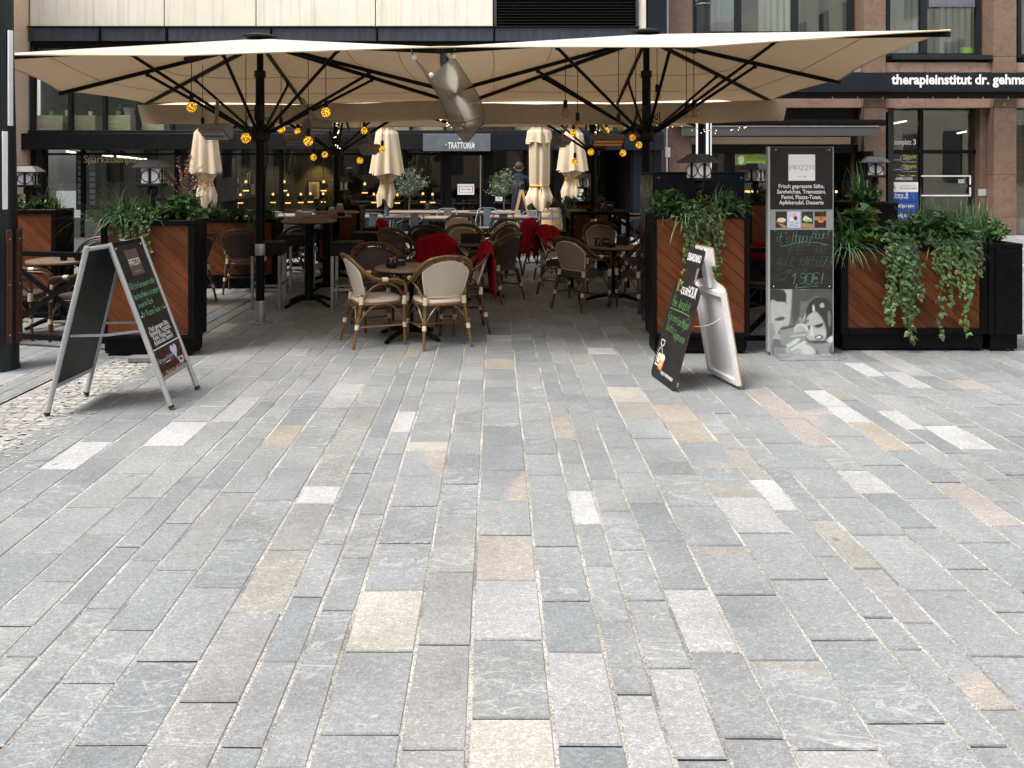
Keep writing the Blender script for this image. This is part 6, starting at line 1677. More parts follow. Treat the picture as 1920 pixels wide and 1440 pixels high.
# ---------------------------------------------------------------- artificial plants
def blade(m, p, ang, ln, wd, rise, droop, c, fold=True):
    d = V(math.cos(ang), math.sin(ang), 0); ln *= 1.25; s = V(-d.y, d.x, 0); n = 5; L_, R_ = [], []
    for i in range(n+1):
        u = i/n; q = p + d*(ln*(u*(1-rise)+.15*u*u)) + V(0,0,ln*(rise*1.35*u - droop*u**2.6*.85))
        w_ = wd*1.45*(1-u**2.2)*.5+.0006
        L_.append(q+s*w_); R_.append(q-s*w_)
    b = len(m.v)
    for i in range(n+1): m.v.append(tuple(L_[i])); m.v.append(tuple(R_[i]))
    for i in range(n): m.f.append((b+2*i, b+2*i+1, b+2*i+3, b+2*i+2)); m.c.append(c)
def plant(name, label, cat, loc, group='artificial plants in the planters'): return thing(name, label, cat, loc, 0, group)
def grass(label, x, y, z, n, ln, wd=.008, spread=.10, bias=None, lo=.25, droop=.75, tall=.9):
    n = int(n*1.15)
    t = plant('grass_plant', label, 'grass plant', (x,y,z)); m = MB(); m.c = []
    for k in range(n):
        a = R.uniform(0, 2*PI)
        if bias is not None and R.random() < .6: a = bias + R.gauss(0, .6)
        k_ = R.uniform(.55, 1.5); c = (k_*R.uniform(.8,1.2), k_, k_*R.uniform(.7,1.2))
        blade(m, V(R.gauss(0,spread*.5), R.gauss(0,spread*.35), -.03), a, ln*R.uniform(.55,1.1), wd*R.uniform(.6,1.3), R.uniform(lo, tall), R.uniform(.25, droop), c)
    m.build('blades', M['grass'], t, kind='stuff'); return t
def leaf(m, p, d, up, ln, wd, c, curl=.25):
    d = d.normalized(); s = d.cross(up)
    s = s.normalized() if s.length > 1e-4 else V(1,0,0); nrm = s.cross(d)
    a = p; b1 = p+d*ln*.38+s*wd*.5+nrm*ln*.04; b2 = p+d*ln*.38-s*wd*.5+nrm*ln*.04; mid = p+d*ln*.42-nrm*ln*.05; e1 = p+d*ln*.75+s*wd*.32-nrm*ln*curl*.2; e2 = p+d*ln*.75-s*wd*.32-nrm*ln*curl*.2; tip = p+d*ln-nrm*ln*curl*.5; m2 = p+d*ln*.76-nrm*ln*(curl*.2+.04)
    b = len(m.v); m.v.extend(tuple(q) for q in (a,b1,mid,b2,e1,m2,e2,tip))
    m.f.extend([(b,b+1,b+2),(b,b+2,b+3),(b+1,b+4,b+5,b+2),(b+3,b+2,b+5,b+6),(b+4,b+7,b+5),(b+5,b+7,b+6)]); m.c.extend([c]*6)
def bush(label, x, y, z, rx_, ry_, h, n, ln, mt='leaf', name='leafy_plant', wd=.5, var=.5):
    t = plant(name, label, 'plant', (x,y,z)); m = MB(); m.c = []; st = MB()
    nst = max(4, n//26)
    for k in range(nst):
        a = R.uniform(0, 2*PI); q = R.random()**.5; tip = V(math.cos(a)*rx_*q, math.sin(a)*ry_*q, h*(1-.55*q*q)*R.uniform(.75,1.1))
        P = smooth([(0,0,-.06),(tip.x*.4,tip.y*.4,tip.z*.65),tip],4); st.tube(P, [.004]*len(P), 4)
        shade = R.uniform(1-var, 1+var*.8)
        for j in range(n//nst):
            u = .25+.75*(j+R.random())/(n/nst); i = min(len(P)-2, int(u*(len(P)-1))); pos = P[i].lerp(P[i+1], u*(len(P)-1)-i) if u < 1 else P[-1]
            d = V(R.gauss(0,1), R.gauss(0,1), R.gauss(.25,.6)); k_ = shade*R.uniform(.75,1.25)
            leaf(m, pos + d.normalized()*.004, d, V(R.gauss(0,.3),R.gauss(0,.3),1), ln*R.uniform(.6,1.2), ln*wd*R.uniform(.8,1.2), (k_*R.uniform(.85,1.25), k_, k_*.9))
    st.build('stems', M['stem'], t, kind='stuff'); m.build('leaves', M[mt], t, kind='stuff'); return t
def ivy_leaf(m, p, nrm, down, s, c):
    r_ = down.cross(nrm).normalized(); 
    sh = [(0,-.15),(.32,-.28),(.62,.0),(.36,.22),(.30,.55),(.0,1.0),(-.30,.55),(-.36,.22),(-.62,.0),(-.32,-.28)]
    b = len(m.v); m.v.append(tuple(p+nrm*s*.08+down*s*.15))
    for u, v in sh: m.v.append(tuple(p + r_*u*s + down*v*s - nrm*s*.12*(abs(u)*1.3+max(0,v-.4))))
    for i in range(10): m.f.append((b, b+1+i, b+1+(i+1)%10)); m.c.append(c)
def ivy(label, x, y, z, strands, mt='ivy', size=.034, dens=.024, crown=80, cw=.22):
    """strands: (x offset, length). Hang over the front rim at y."""
    t = plant('ivy_plant', label, 'ivy', (x,y,z)); m = MB(); m.c = []; st = MB()
    for (dx, ln) in strands:
        P = [V(dx*.5, .14, .05), V(dx*.8, .05, .075), V(dx, -.035, .035), V(dx, -.05, -.05)]
        zz = -.05; xx = dx; yy = -.05
        while zz > -ln: zz -= .07; xx += R.gauss(0,.012); yy = max(-.085, min(-.035, yy+R.gauss(0,.008))); P.append(V(xx, yy, zz))
        P = smooth(P, 4); st.tube(P, .0025, 4); tot = 0; shade = R.uniform(.7,1.5)
        for a, b in zip(P, P[1:]):
            tot += (b-a).length
            while tot > dens:
                tot -= dens; pos = a.lerp(b, R.random()); fr = min(1, max(0, -pos.z/max(.1,ln)))
                nr = V(R.gauss(0,.5), -1, R.gauss(.3,.4)).normalized(); dn = V(R.gauss(0,.6), -.1, -1); dn = (dn-nr*dn.dot(nr)).normalized()
                k_ = shade*R.uniform(.6,1.3)*(1+.5*fr)
                ivy_leaf(m, pos+V(R.gauss(0,.018), -abs(R.gauss(0,.012)), R.gauss(0,.01)), nr, dn, size*R.uniform(.6,1.25), (k_*(1+.5*fr*R.random()), k_*1.05, k_*.8))
    for k in range(crown):
        pos = V(R.gauss(0,cw), R.uniform(-.06,.12), R.uniform(.0,.13)); nr = V(R.gauss(0,.6), R.gauss(-.6,.5), R.gauss(.7,.4)).normalized(); dn = V(R.gauss(0,1), R.gauss(-.3,.6), -.4); dn = (dn-nr*dn.dot(nr)).normalized(); k_ = R.uniform(.5,1.5)
        ivy_leaf(m, pos, nr, dn, size*R.uniform(.7,1.3), (k_*1.05,k_,k_*.85))
    st.build('vines', M['stem'], t, kind='stuff'); m.build('leaves', M[mt], t, kind='stuff'); return t
# front left planter
zt = 1.19
grass('big drooping grass at the left end of the front left planter', -3.36, 7.30, zt, 230, .46, .0085, .16, rad(200), .3, .9, .8)
grass('second grass tuft beside the lantern stem on the front left planter', -3.12, 7.34, zt, 120, .34, .008, .12, rad(250), .35, .8, .9)
ivy('ivy spilling over the middle of the front left planter', -3.20, 7.19, zt+.02, [(-.14,.18),(-.08,.30),(-.02,.36),(.05,.42),(.09,.34),(.13,.22),(-.2,.12)], crown=120, cw=.14, dens=.02)
bush('broad leaved bush at the right half of the front left planter', -2.88, 7.33, zt, .25, .16, .25, 420, .090)
bush('lime green sprig plant beside the lantern on the front left planter', -3.02, 7.28, zt, .12, .10, .17, 220, .030, 'lime', 'sprig_plant', .7)
bush('dark bush round the lantern stem of the front left planter', -3.20, 7.37, zt, .22, .14, .22, 260, .06)
# front right planter
zt = 1.235
bush('broad leaved bush at the left end of the front right planter', 1.62, 7.40, zt, .24, .17, .24, 460, .092)
grass('arching grass left of the ivy on the front right planter', 1.72, 7.38, zt, 90, .34, .0085, .12, rad(200), .3, .8, .9)
grass('arching grass right of the ivy on the front right planter', 2.08, 7.38, zt, 120, .36, .0085, .12, rad(-15), .35, .8, .9)
grass('a few long bent blades hanging over the front right planter', 1.78, 7.28, zt, 7, .36, .012, .12, rad(265), .1, 1.1, .35)
ivy('ivy curtain down the middle of the front right planter', 1.88, 7.27, zt+.02, [(-.10,.50),(-.07,.56),(-.03,.46),(.0,.40),(.04,.52),(.075,.62),(.10,.66),(.13,.50),(.17,.22),(.02,.6),(-.12,.3)], crown=150, cw=.12, dens=.02)
bush('bright sprig plant above the ivy on the front right planter', 1.90, 7.36, zt, .16, .12, .24, 330, .032, 'lime', 'sprig_plant', .7)
bush('leafy bush at the right end of the front right planter', 2.17, 7.40, zt, .20, .15, .22, 360, .082)
# long right planter
zt = .945
grass('spiky grass at the left end of the long right planter', 3.32, 7.50, zt, 200, .42, .0095, .12, rad(215), .2, .9, .85)
bush('big lobed leaf plant at the left end of the long right planter', 3.44, 7.53, zt, .22, .16, .38, 280, .13, wd=.6)
bush('lime sprig plant left of the first ivy curtain on the long planter', 3.52, 7.42, zt, .15, .10, .15, 260, .034, 'lime', 'sprig_plant', .7)
ivy('left curtain of ivy down the long right planter', 3.75, 7.37, zt+.02, [(-.13,.66),(-.11,.40),(-.07,.66),(-.04,.5),(-.02,.60),(.01,.84),(.03,.62),(.05,.80),(.08,.6),(.10,.70),(.11,.45),(-.09,.5),(.0,.45),(.09,.36),(.06,.5),(.03,.4)], crown=110, cw=.10, dens=.017, size=.038)
bush('dark leafy filler between the two ivy curtains of the long planter', 3.92, 7.50, zt, .34, .18, .30, 620, .075)
grass('tall grass fountain in the middle of the long right planter', 4.06, 7.62, zt, 230, .44, .0085, .16, None, .45, .7, 1.0)
ivy('right curtain of ivy down the long right planter', 4.22, 7.37, zt+.02, [(-.10,.82),(-.13,.28),(-.02,.50),(.0,.44),(.03,.32),(.11,.78),(.13,.52),(.15,.34),(-.06,.24),(.20,.22),(.24,.14),(-.18,.14),(.09,.46)], crown=120, cw=.15, dens=.020, size=.037)
grass('dense grass over the right ivy curtain of the long planter', 4.20, 7.55, zt, 300, .42, .0085, .18, rad(-60), .35, .85, .95)
grass('grass at the right end of the long right planter', 4.46, 7.58, zt, 170, .40, .0085, .14, rad(10), .5, .7, 1.0)
bush('broad leaved bush above the right ivy curtain', 4.20, 7.45, zt, .24, .13, .33, 380, .105)
bush('lime sprig plant over the second ivy curtain on the long planter', 4.06, 7.40, zt, .12, .08, .14, 200, .034, 'lime', 'sprig_plant', .7)
zt = .97
bush('rounded bush on the narrow end planter', 4.72, 7.55, zt, .15, .18, .28, 380, .055)
grass('upright grass on the narrow end planter', 4.70, 7.68, zt, 110, .34, .008, .10, None, .6, .6, 1.1)
# background planters
def fill(x0, x1, y, z, tag_, n, seedgrass=2):
    k = max(1, int((x1-x0)/.34)); w_ = (x1-x0)/k
    for i in range(k):
        xc = x0+(i+.5)*w_; pos = ['left', 'middle', 'right'][0 if i == 0 and k > 1 else 2 if i == k-1 and k > 1 else 1] if k <= 3 else ['leftmost', 'second from left', 'second from right', 'rightmost'][min(i,3) if k == 4 else (0 if i == 0 else 3 if i == k-1 else 1)]
        bush(f'{pos} leafy plant on {tag_}', xc, y, z, w_*.62, .2, .20, n, .075, 'leaf' if i % 2 == 0 else 'ivy')
        if i % 2 == seedgrass % 2: grass(f'{pos} grass tuft on {tag_}', xc+.05, y+.05, z, 90, .33, .009, .12, None, .4, .7, 1.0)
fill(-5.7, -5.0, 9.2, 1.19, 'the planter at the left edge', 260, 1); 
bush('lime sprig plant on the planter at the left edge', -5.02, 9.1, 1.19, .14, .12, .15, 160, .04, 'lime', 'sprig_plant', .7)
fill(-4.2, -3.1, 11.4, .94, 'the long low planter behind the left chairs', 240)
ivy('short ivy over the long low planter behind the left chairs', -3.35, 11.2, .96, [(-.05,.2),(.0,.32),(.05,.25)], crown=30, cw=.1)
fill(-2.85, -2.25, 13.4, 1.02, 'the tall red wood planter', 220, 1)
ivy('short ivy over the left corner of the tall red wood planter', -2.82, 13.15, 1.04, [(-.05,.2),(.0,.3),(.04,.2)], crown=30, cw=.08)
fill(1.26, 1.88, 13.4, 1.09, 'the planter near the barrel', 240, 1)
ivy('ivy hanging at the left corner of the planter near the barrel', 1.25, 13.15, 1.11, [(-.04,.42),(.0,.5),(.05,.34),(.08,.2)], crown=40, cw=.08)
fill(3.22, 3.95, 10.2, 1.235, 'the planter half hidden by the totem', 240, 0)
fill(4.07, 4.50, 9.25, 1.265, 'the planter before the entrance plates', 380, 0)
grass('tall grass by the lantern before the entrance plates', 4.28, 9.3, 1.265, 130, .38, .009, .14, None, .55, .6, 1.1)
# pink dried plant between the left planters
bush('pink dried branches behind the front left planter', -6.0+.62, 13.9, .95, .55, .3, .95, 420, .05, 'pink', 'dried_plant', .6)
po = thing('plant_pot', 'dark pot of the pink dried branches, mostly hidden', 'pot', (-5.38, 13.9, 0)); MB().lathe([(.2,0),(.26,.9),(.24,.9),(.2,.85)], 16).build('pot_body', M['charcoal'], po, smooth=40)
# olive trees in pots
def olive(label, x, y, zc, r, seed):
    rr = random.Random(seed); t = thing('olive_tree', label, 'tree', (x,y,0), 0, 'little olive trees')
    MB().lathe([(.16,0),(.22,.38),(.23,.40),(.20,.40),(.18,.34)], 20).build('pot', M['charcoal'], t, smooth=40)
    tr = smooth([(0,0,.3),(.01,.01,.6),(-.012,0,.85),(.0,.0,zc-r*.5)],4); MB().tube(tr, [.02-.006*i/len(tr) for i in range(len(tr))], 8).build('trunk', M['bark'], t, smooth=50)
    lb_ = MB(); m = MB(); m.c = []
    for k in range(48):
        a = rr.uniform(0,2*PI); el = rr.uniform(-.5,1.4); q = rr.uniform(.65,1.12); e = V(math.cos(a)*math.cos(el), math.sin(a)*math.cos(el), math.sin(el)*.95)*r*q
        P = smooth([(0,0,zc-r*.55),V(e.x*.45,e.y*.45,zc-r*.25+e.z*.4),V(e.x,e.y,zc+e.z)],4); lb_.tube(P, [.006*(1-.8*i/len(P)) for i in range(len(P))], 4)
        sh = rr.uniform(.65,1.5)
        for j in range(34):
            i = rr.randrange(2, len(P)); pos = V(*P[i])+V(rr.gauss(0,.025),rr.gauss(0,.025),rr.gauss(0,.025)); d = V(rr.gauss(0,1),rr.gauss(0,1),rr.gauss(.3,.8)); k_ = sh*rr.uniform(.7,1.35)
            leaf(m, pos, d, V(rr.gauss(0,.4),rr.gauss(0,.4),1), rr.uniform(.045,.075), .018, (k_,k_,k_*rr.uniform(.9,1.1)))
    lb_.build('limbs', M['bark'], t, kind='stuff'); m.build('crown', M['olive'], t, kind='stuff')
olive('little olive tree between the second folded parasol and the trattoria door', PX(768,18.2), 18.2, 1.26, .42, 5)
olive('little olive tree in front of the person in blue by the side door', PX(946,18.0), 18.0, 1.26, .39, 8)
# lanterns
ln_ = thing('lantern', '', 'lantern', (0,0,0), 0, 'black lanterns with white panels on the planters')
MB().lathe([(.028,-.08),(.024,.10),(.024,.20),(.045,.215),(.045,.27),(.03,.285)], 12).build('stem', M['black_plastic'], ln_, smooth=40)
MB().box(-.105,.105,-.105,.105,.285,.312,.006).build('base_plate', M['black_plastic'], ln_)
MB().box(-.078,.078,-.078,.078,.3125,.452,.004).build('diffuser', M['frosted'], ln_)
for s in (-1,1):
    for ax in (0,1):
        m = MB(); pts = []
        for i in range(21):
            a = 2*PI*i/20; pts.append((.078*math.cos(a)*.98, .382+.056*math.sin(a)))
        P = [((p, s*.0815, q) if ax == 0 else (s*.0815, p, q)) for p, q in pts[:-1]]
        m.tube(P, .0045, 5, closed=True).build('ring', M['black_plastic'], ln_)
        (MB().box(-.011,.011,min(s*.0785,s*.088),max(s*.0785,s*.088),.3125,.4515) if ax == 0 else MB().box(min(s*.0785,s*.088),max(s*.0785,s*.088),-.011,.011,.3125,.4515)).build('bar', M['black_plastic'], ln_)
m = MB(); q0, q1, q2 = .145, .075, .06
m.add([(sx_*q, sy_*q, z) for q, z in ((q0,.453),(q0,.462),(q1,.525),(q1,.533)) for sx_, sy_ in ((-1,-1),(1,-1),(1,1),(-1,1))], [(0,3,2,1)]+[(4*i+k, 4*i+(k+1)%4, 4*i+4+(k+1)%4, 4*i+4+k) for i in range(3) for k in range(4)]+[(12,13,14,15)])
m.build('roof', M['lantern_roof'], ln_)
L0 = [True]
for x, y, z, rz, l in ((-3.13,7.34,1.24,.1,'lantern on the front left planter'),(1.90,7.42,1.29,.45,'lantern on the front right planter before the grey mast'),(PX(52,9.2),9.2,1.19,.15,'lantern on the planter at the left edge'),
                       (PX(1416,10.2),10.2,1.22,.7,'small lantern just left of the totem'),(PX(1640,9.25),9.25,1.30,-.3,'lantern before the entrance plates'),(PX(640,13.4),13.4,1.01,.7,'far lantern behind the rear left parasol pole'),(PX(1099,13.45),13.45,1.06,.7,'far lantern beside the rightmost folded parasol')):
    place(ln_, L0, (x,y,z), rz, l)
# ---------------------------------------------------------------- chalkboard stand on the left
def loc_frame(o, r, u, L): return Frame(V(*o)-V(*L), r, u)
L = (-2.66, 5.78, 0)
t = thing('chalkboard_stand', 'aluminium framed double chalkboard stand on the left by the setts', 'sign', L)
def board_side(P1, P2, T1, outward_text):
    P1, P2, T1 = V(*P1), V(*P2), V(*T1); r = P2-P1; W = r.length; u = T1-P1; u = u - r.normalized()*u.dot(r.normalized()); H = u.length
    f = loc_frame(P1, r, u, L)
    for x in (0, W): 
        MB().tube([f(x,0), f(x,H)], .0185, 12).build('leg', M['aluminium'], t, smooth=50)
        MB().tube([f(x,-.002), f(x,.02)], .0195, 12).build('foot_cap', M['rubber'], t, smooth=50)
    b0 = .155*H
    MB().prism([(.017,b0),(W-.017,b0),(W-.017,b0+.03),(.017,b0+.03)], f, -.012, .012).build('bottom_rail', M['aluminium'], t)
    MB().prism([(.017,H-.03),(W-.017,H-.03),(W-.017,H-.005),(.017,H-.005)], f, -.010, .010).build('top_rail', M['black_plastic'], t)
    MB().prism([(.0185,b0+.031),(W-.0185,b0+.031),(W-.0185,H-.031),(.0185,H-.031)], f, -.006, .006).build('board', M['chalkboard'], t)
    return f, W, H, b0+.031
f, W, H, b0 = board_side((-2.262,5.617,.012), (-2.265,6.115,.012), (-2.70,5.545,1.168), True)
g, W2, H2, b2 = board_side((-3.035,5.958,.012), (-3.05,5.46,.012), (-2.755,6.03,1.16), False)
for q in (0, W):
    MB().tube([f(q,H-.02,0), g(W2-q if q else W2, H2-.02, 0)], .016, 8).build('hinge', M['galv'], t, smooth=50)
for a, b in ((.02,.02),(W-.02,W2-.02)):
    p0, p1 = f(a if a < .1 else a, H*.47, -.02), g(W2-b, H2*.47, -.02); mid = (p0+p1)/2+V(0,0,-.012)
    MB().bar(p0, mid, .006, .018).build('stay', M['galv'], t); MB().bar(mid, p1, .006, .018).build('stay', M['galv'], t)
Hp = H-.031-b0
def fv(v): return H-.031 - v*Hp            # fraction from the top of the panel
def rect(ff, x0, y0, x1, y1, d, m, par, nm='print'): return MB().poly([ff(x0,y0,d),ff(x1,y0,d),ff(x1,y1,d),ff(x0,y1,d)]).build(nm, M[m], par, kind='stuff')
d = .0068
for x in (.05, W-.05):
    for v in (.02, .545):
        MB().sphere(tuple(f(x, fv(v), .007)), .0055, 8, 6).build('screw', M['p_white'], t)
rect(f, W*.30, fv(.245), W*.70, fv(.045), d, 'p_brown', t, 'logo_panel')
def piazza(ff, x, y, w_, h, m, par, dd, wd):
    mm = MB(); k = w_/5.4; gl = [[(0,0),(0,1),(.8,1),(.8,.45),(0,.45)], [(1.05,0),(1.05,1)], [(1.3,0),(1.3,1),(2.1,1),(2.1,0)], [(2.4,1),(3.2,1),(2.4,0),(3.2,0)], [(3.5,1),(4.3,1),(3.5,0),(4.3,0)], [(4.6,0),(4.6,1),(5.4,1),(5.4,0)]]
    for g_ in gl: ribbon(mm, [(x+a*k, y+b*h) for a, b in g_], wd, ff, dd)
    for a in (1.3, 4.6): ribbon(mm, [(x+a*k, y+.45*h), (x+(a+.8)*k, y+.45*h)], wd, ff, dd)
    return mm.build('logo_lettering', M[m], par, kind='stuff')
piazza(f, W*.33, fv(.165), W*.34, .042, 'p_white', t, d+.0006, .0055)
lettering('CAFE · BAR', .018, f, W*.5, fv(.225), M['p_g4'], t, 'CENTER', d=d+.0006)
scribble([('Bitte Genesen oder', W*.09, fv(.335), W*.84, .042, .12), ('Impfnachweis vorzeigen', W*.09, fv(.410), W*.84, .040, .12), ('unseren Dank', W*.12, fv(.478), W*.50, .038, .12), ('Ihr Piazza Team :-)', W*.12, fv(.552), W*.76, .040, .12)], f, M['chalk_bright'], t, d, .0050)
for i, s in enumerate(('Frisch gepresste Säfte,', 'Sandwiches, Tramezzini,', 'Panini, Piazza-Toast,', 'Apfelstrudel, Desserts')):
    lettering(s, .050, f, W*.5, fv(.668+.036*i), M['p_white'], t, 'CENTER', .012, width=W*(.66,.72,.62,.66)[i], d=d)
rect(f, .019, fv(.806), W-.019, fv(.798), d, 'p_white', t, 'divider'); rect(f, .019, fv(1), W-.019, fv(.807), d, 'p_darkbrown', t, 'coffee_picture')
def blob(ff, pts, dd, m, par, nm='print'): return MB().poly([ff(x,y,dd) for x, y in pts]).build(nm, M[m], par, kind='stuff')
def ell(cx, cy, rx_, ry_, n=20, a0=0, a1=2*PI): return [(cx+rx_*math.cos(a0+(a1-a0)*i/n), cy+ry_*math.sin(a0+(a1-a0)*i/n)) for i in range(n if a1-a0 > 6.2 else n+1)]
def fp(u, v): return (W*u, fv(.807+.193*v))
heart = [(fp(.68+.11*math.sin(a)**3*1.0, .33-.020*(13*math.cos(a)-5*math.cos(2*a)-2*math.cos(3*a)-math.cos(4*a)))) for a in [2*PI*i/24 for i in range(24)]]
blob(f, heart[::-1], d+.0004, 'p_lav', t, 'steam_heart'); blob(f, [fp(.64,.55),fp(.70,.54),fp(.75,.66),fp(.68,.68)][::-1], d+.0004, 'p_g3', t, 'steam')
blob(f, [fp(.70,.66),fp(.90,.66),fp(.87,.9),fp(.74,.9)][::-1], d+.0005, 'p_lav', t, 'cup'); blob(f, [fp(.74,.70),fp(.86,.70),fp(.84,.82),fp(.76,.82)][::-1], d+.0009, 'p_brown', t, 'cup_mark')
for k in range(26):
    u, v = R.uniform(.03,.97), R.uniform(.90,.985); blob(f, ell(*fp(u,v), .016, .008, 8), d+.0006+.0001*k, R.choice(['p_flesh','p_orange','p_tan','p_brown']), t, 'coffee_bean')
for u0, v0 in ((.92,.55),(.90,.72)): blob(f, [fp(u0,v0),fp(u0+.05,v0-.12),fp(u0+.06,v0+.22),fp(u0+.02,v0+.24)][::-1], d+.0005, 'p_flesh', t, 'print')
scribble([('Espresso Italiano', W*.08, fv(.905), W*.52, .030, .35)], f, M['p_lav'], t, d+.0006, .003, 'script')
for u0, u1, m_ in ((.18,.32,'p_flag'),(.32,.46,'p_white'),(.46,.60,'p_red')): rect(f, W*u0, fv(.925), W*u1, fv(.918), d+.0006, m_, t, 'flag_line')
# ---------------------------------------------------------------- bottle shaped board on the right
L = (1.60, 6.32, 0)
t = thing('bottle_board', 'black bottle shaped chalkboard stand with a white rear half', 'sign', L)
def outline(W, H):
    h = [(.0,.985),(.22,1.0),(.49,1.0)]
    hw = [(0,.215),(.012,.245),(.03,.26),(.68,.26),(.71,.25),(.735,.21),(.752,.115),(.77,.085),(.862,.074),(.870,.125),(.880,.150),(.90,.155),(.985,.155),(1.0,.14)]
    Rr_ = [(W/2+x*W/.52, v*H) for v, x in hw]; Ll = [(W/2-x*W/.52, v*H) for v, x in hw[::-1]]
    return Rr_+Ll
f = loc_frame((1.281,6.555,.004), (.077,-.515,0), (.28,0,1.057), L); W, H = .52, 1.093
MB().prism(outline(W,H), f, -.010, 0).build('front_board', M['slat_wood'], t)
ins = [((x-W/2)*.975+W/2, (y-H/2)*.990+H/2) for x, y in outline(W,H)]
MB().poly([f(x,y,.0008) for x, y in ins]).build('chalk_face', M['chalkboard'], t)
g = loc_frame((1.783,6.585,.004), (.10,-.44,0), (-.185,-.045,1.057), L)
MB().prism(outline(.50,H), g, -.007, 0).build('rear_board', M['board_edge'], t)
MB().poly([g((x-.25)*.975+.25, (y-H/2)*.99+H/2, .0008) for x, y in outline(.50,H)]).build('rear_inner_face', M['rear_panel'], t)
for (a, b) in (((.03,.03),(.03,.70)),((.47,.03),(.47,.70))): MB().prism([(a[0]-.018,a[1]*H),(a[0]+.018,a[1]*H),(b[0]+.018,b[1]*H),(b[0]-.018,b[1]*H)], g, .001, .028).build('batten', M['white_dirty'], t)
for v in (.03,.66): MB().prism([(.049,v*H),(.451,v*H),(.451,v*H+.035),(.049,v*H+.035)], g, .001, .028).build('batten', M['white_dirty'], t)
MB().prism([(.215,.70*H),(.285,.70*H),(.285,.97*H),(.215,.97*H)], g, .001, .03).build('neck_batten', M['white_dirty'], t)
for v in (.03,.66): MB().prism([(.049,v*H),(.471,v*H),(.471,v*H+.035),(.049,v*H+.035)], f, -.044, -.017).build('batten', M['white_dirty'], t)
MB().prism([(.225,.70*H),(.295,.70*H),(.295,.97*H),(.225,.97*H)], f, -.046, -.017).build('neck_batten', M['white_dirty'], t)
MB().tube([f(.26,H-.012,-.02), g(.25,H-.012,.006)], .012, 8).build('hinge', M['galv'], t)
MB().tube(smooth([f(.50,.47*H,-.03), (f(.50,.47*H,-.03)+g(.45,.52*H,.03))/2+V(0,0,-.025), g(.45,.52*H,.03)],5), .003, 6).build('tie_cord', M['p_g4'], t)
d = .0016
lettering('DISARONNO', .085, f, W/2, .905*H, M['p_white'], t, 'CENTER', .012, width=.255, d=d)
scribble([("IT'S", .075, .665*H, .11, .085, .0)], f, M['p_yellow'], t, d, .006, 'printed_words'); lettering('OUR', .085, f, .175, .655*H, M['p_white'], t, 'LEFT', .004, d=d, shear=.2, width=.115); lettering('HOUR', .12, f, .298, .655*H, M['p_white'], t, 'LEFT', .004, d=d, shear=.2, width=.165)
scribble([('Bier Angebot', .07, .555*H, .36, .075, .1)], f, M['chalk_lime'], t, d, .0042)
mm = MB(); ribbon(mm, [(p.x,p.y) for p in smooth([(.05,.525*H,0),(.2,.53*H,0),(.42,.53*H,0),(.45,.515*H,0),(.43,.50*H,0)],5)], .006, f, d); mm.build('chalk_underline', M['chalk_lime'], t, kind='stuff')
scribble([('*Corona', .05, .445*H, .19, .065, .1), ('*San Miguel', .25, .435*H, .235, .068, .1), ('*Becks', .06, .365*H, .17, .065, .1), ('*Tegernseer', .24, .335*H, .25, .068, .1)], f, M['chalk_lime'], t, d, .0040)
def bl_(px, py): return (px, py)
def out(pts, wd, m, dd, nm): 
    mm = MB(); ribbon(mm, pts+[pts[0]], wd, f, dd); return mm.build(nm, M[m], t, kind='stuff')
bt = [(.04,.10*H),(.13,.10*H),(.13,.19*H),(.115,.215*H),(.10,.225*H),(.10,.25*H),(.125,.25*H),(.125,.285*H),(.055,.285*H),(.055,.25*H),(.075,.25*H),(.075,.225*H),(.055,.215*H),(.04,.19*H)]
out(bt, .006, 'p_white', d, 'bottle_drawing'); rect(f, .06, .115*H, .125, .185*H, d+.0003, 'p_cream', t, 'bottle_label'); rect(f, .08, .145*H, .105, .165*H, d+.0006, 'p_tan', t, 'label_mark')
blob(f, [(.12,.075*H),(.19,.075*H),(.205,.15*H),(.11,.15*H)], d+.0009, 'p_orange', t, 'glass_drawing'); blob(f, ell(.165,.165*H,.045,.03,14), d+.0012, 'p_cream', t, 'foam_drawing'); rect(f, .14, .10*H, .18, .13*H, d+.0012, 'p_gold', t, 'glass_highlight')
rect(f, .03, .092*H, .12, .097*H, d, 'p_white', t, 'drawing_line')
lettering('ENJOY RESPONSIBLY', .034, f, .20, .055*H, M['p_white'], t, 'LEFT', .01, width=.25, d=d)
# ---------------------------------------------------------------- tall menu totem
TY = 7.24; X0, X1 = 2.50, 3.065; L = ((X0+X1)/2, TY, 0)
t = thing('menu_totem', 'tall narrow menu totem with white square logo and chalk panel', 'sign', L)
W = X1-X0; f = Frame((-W/2, 0, 0), (1,0,0), (0,0,1))
def tz(py): return PZ(py, TY)
MB().box(-W/2, W/2, .006, .05, .055, tz(275.5), .003).build('core_panel', M['p_g3'], t)
MB().box(-W/2-.022, -W/2-.001, -.008, .052, .03, tz(275), .004).build('side_profile', M['aluminium'], t); MB().box(W/2+.001, W/2+.008, -.004, .052, .03, tz(275), .002).build('side_profile', M['aluminium'], t)
MB().box(-W/2, W/2, -.002, .0055, tz(392.5), tz(276), .001).build('top_panel', M['panel_black'], t)
MB().box(-W/2, W/2, -.002, .0055, tz(431), tz(393), .001).build('picture_strip', M['p_g3'], t)
MB().box(-W/2, W/2, -.004, .0055, tz(541.5), tz(431.5), .001).build('chalk_panel', M['chalkboard'], t)
MB().box(-W/2, W/2, -.002, .0055, tz(666), tz(542), .001).build('poster', M['p_g2'], t)
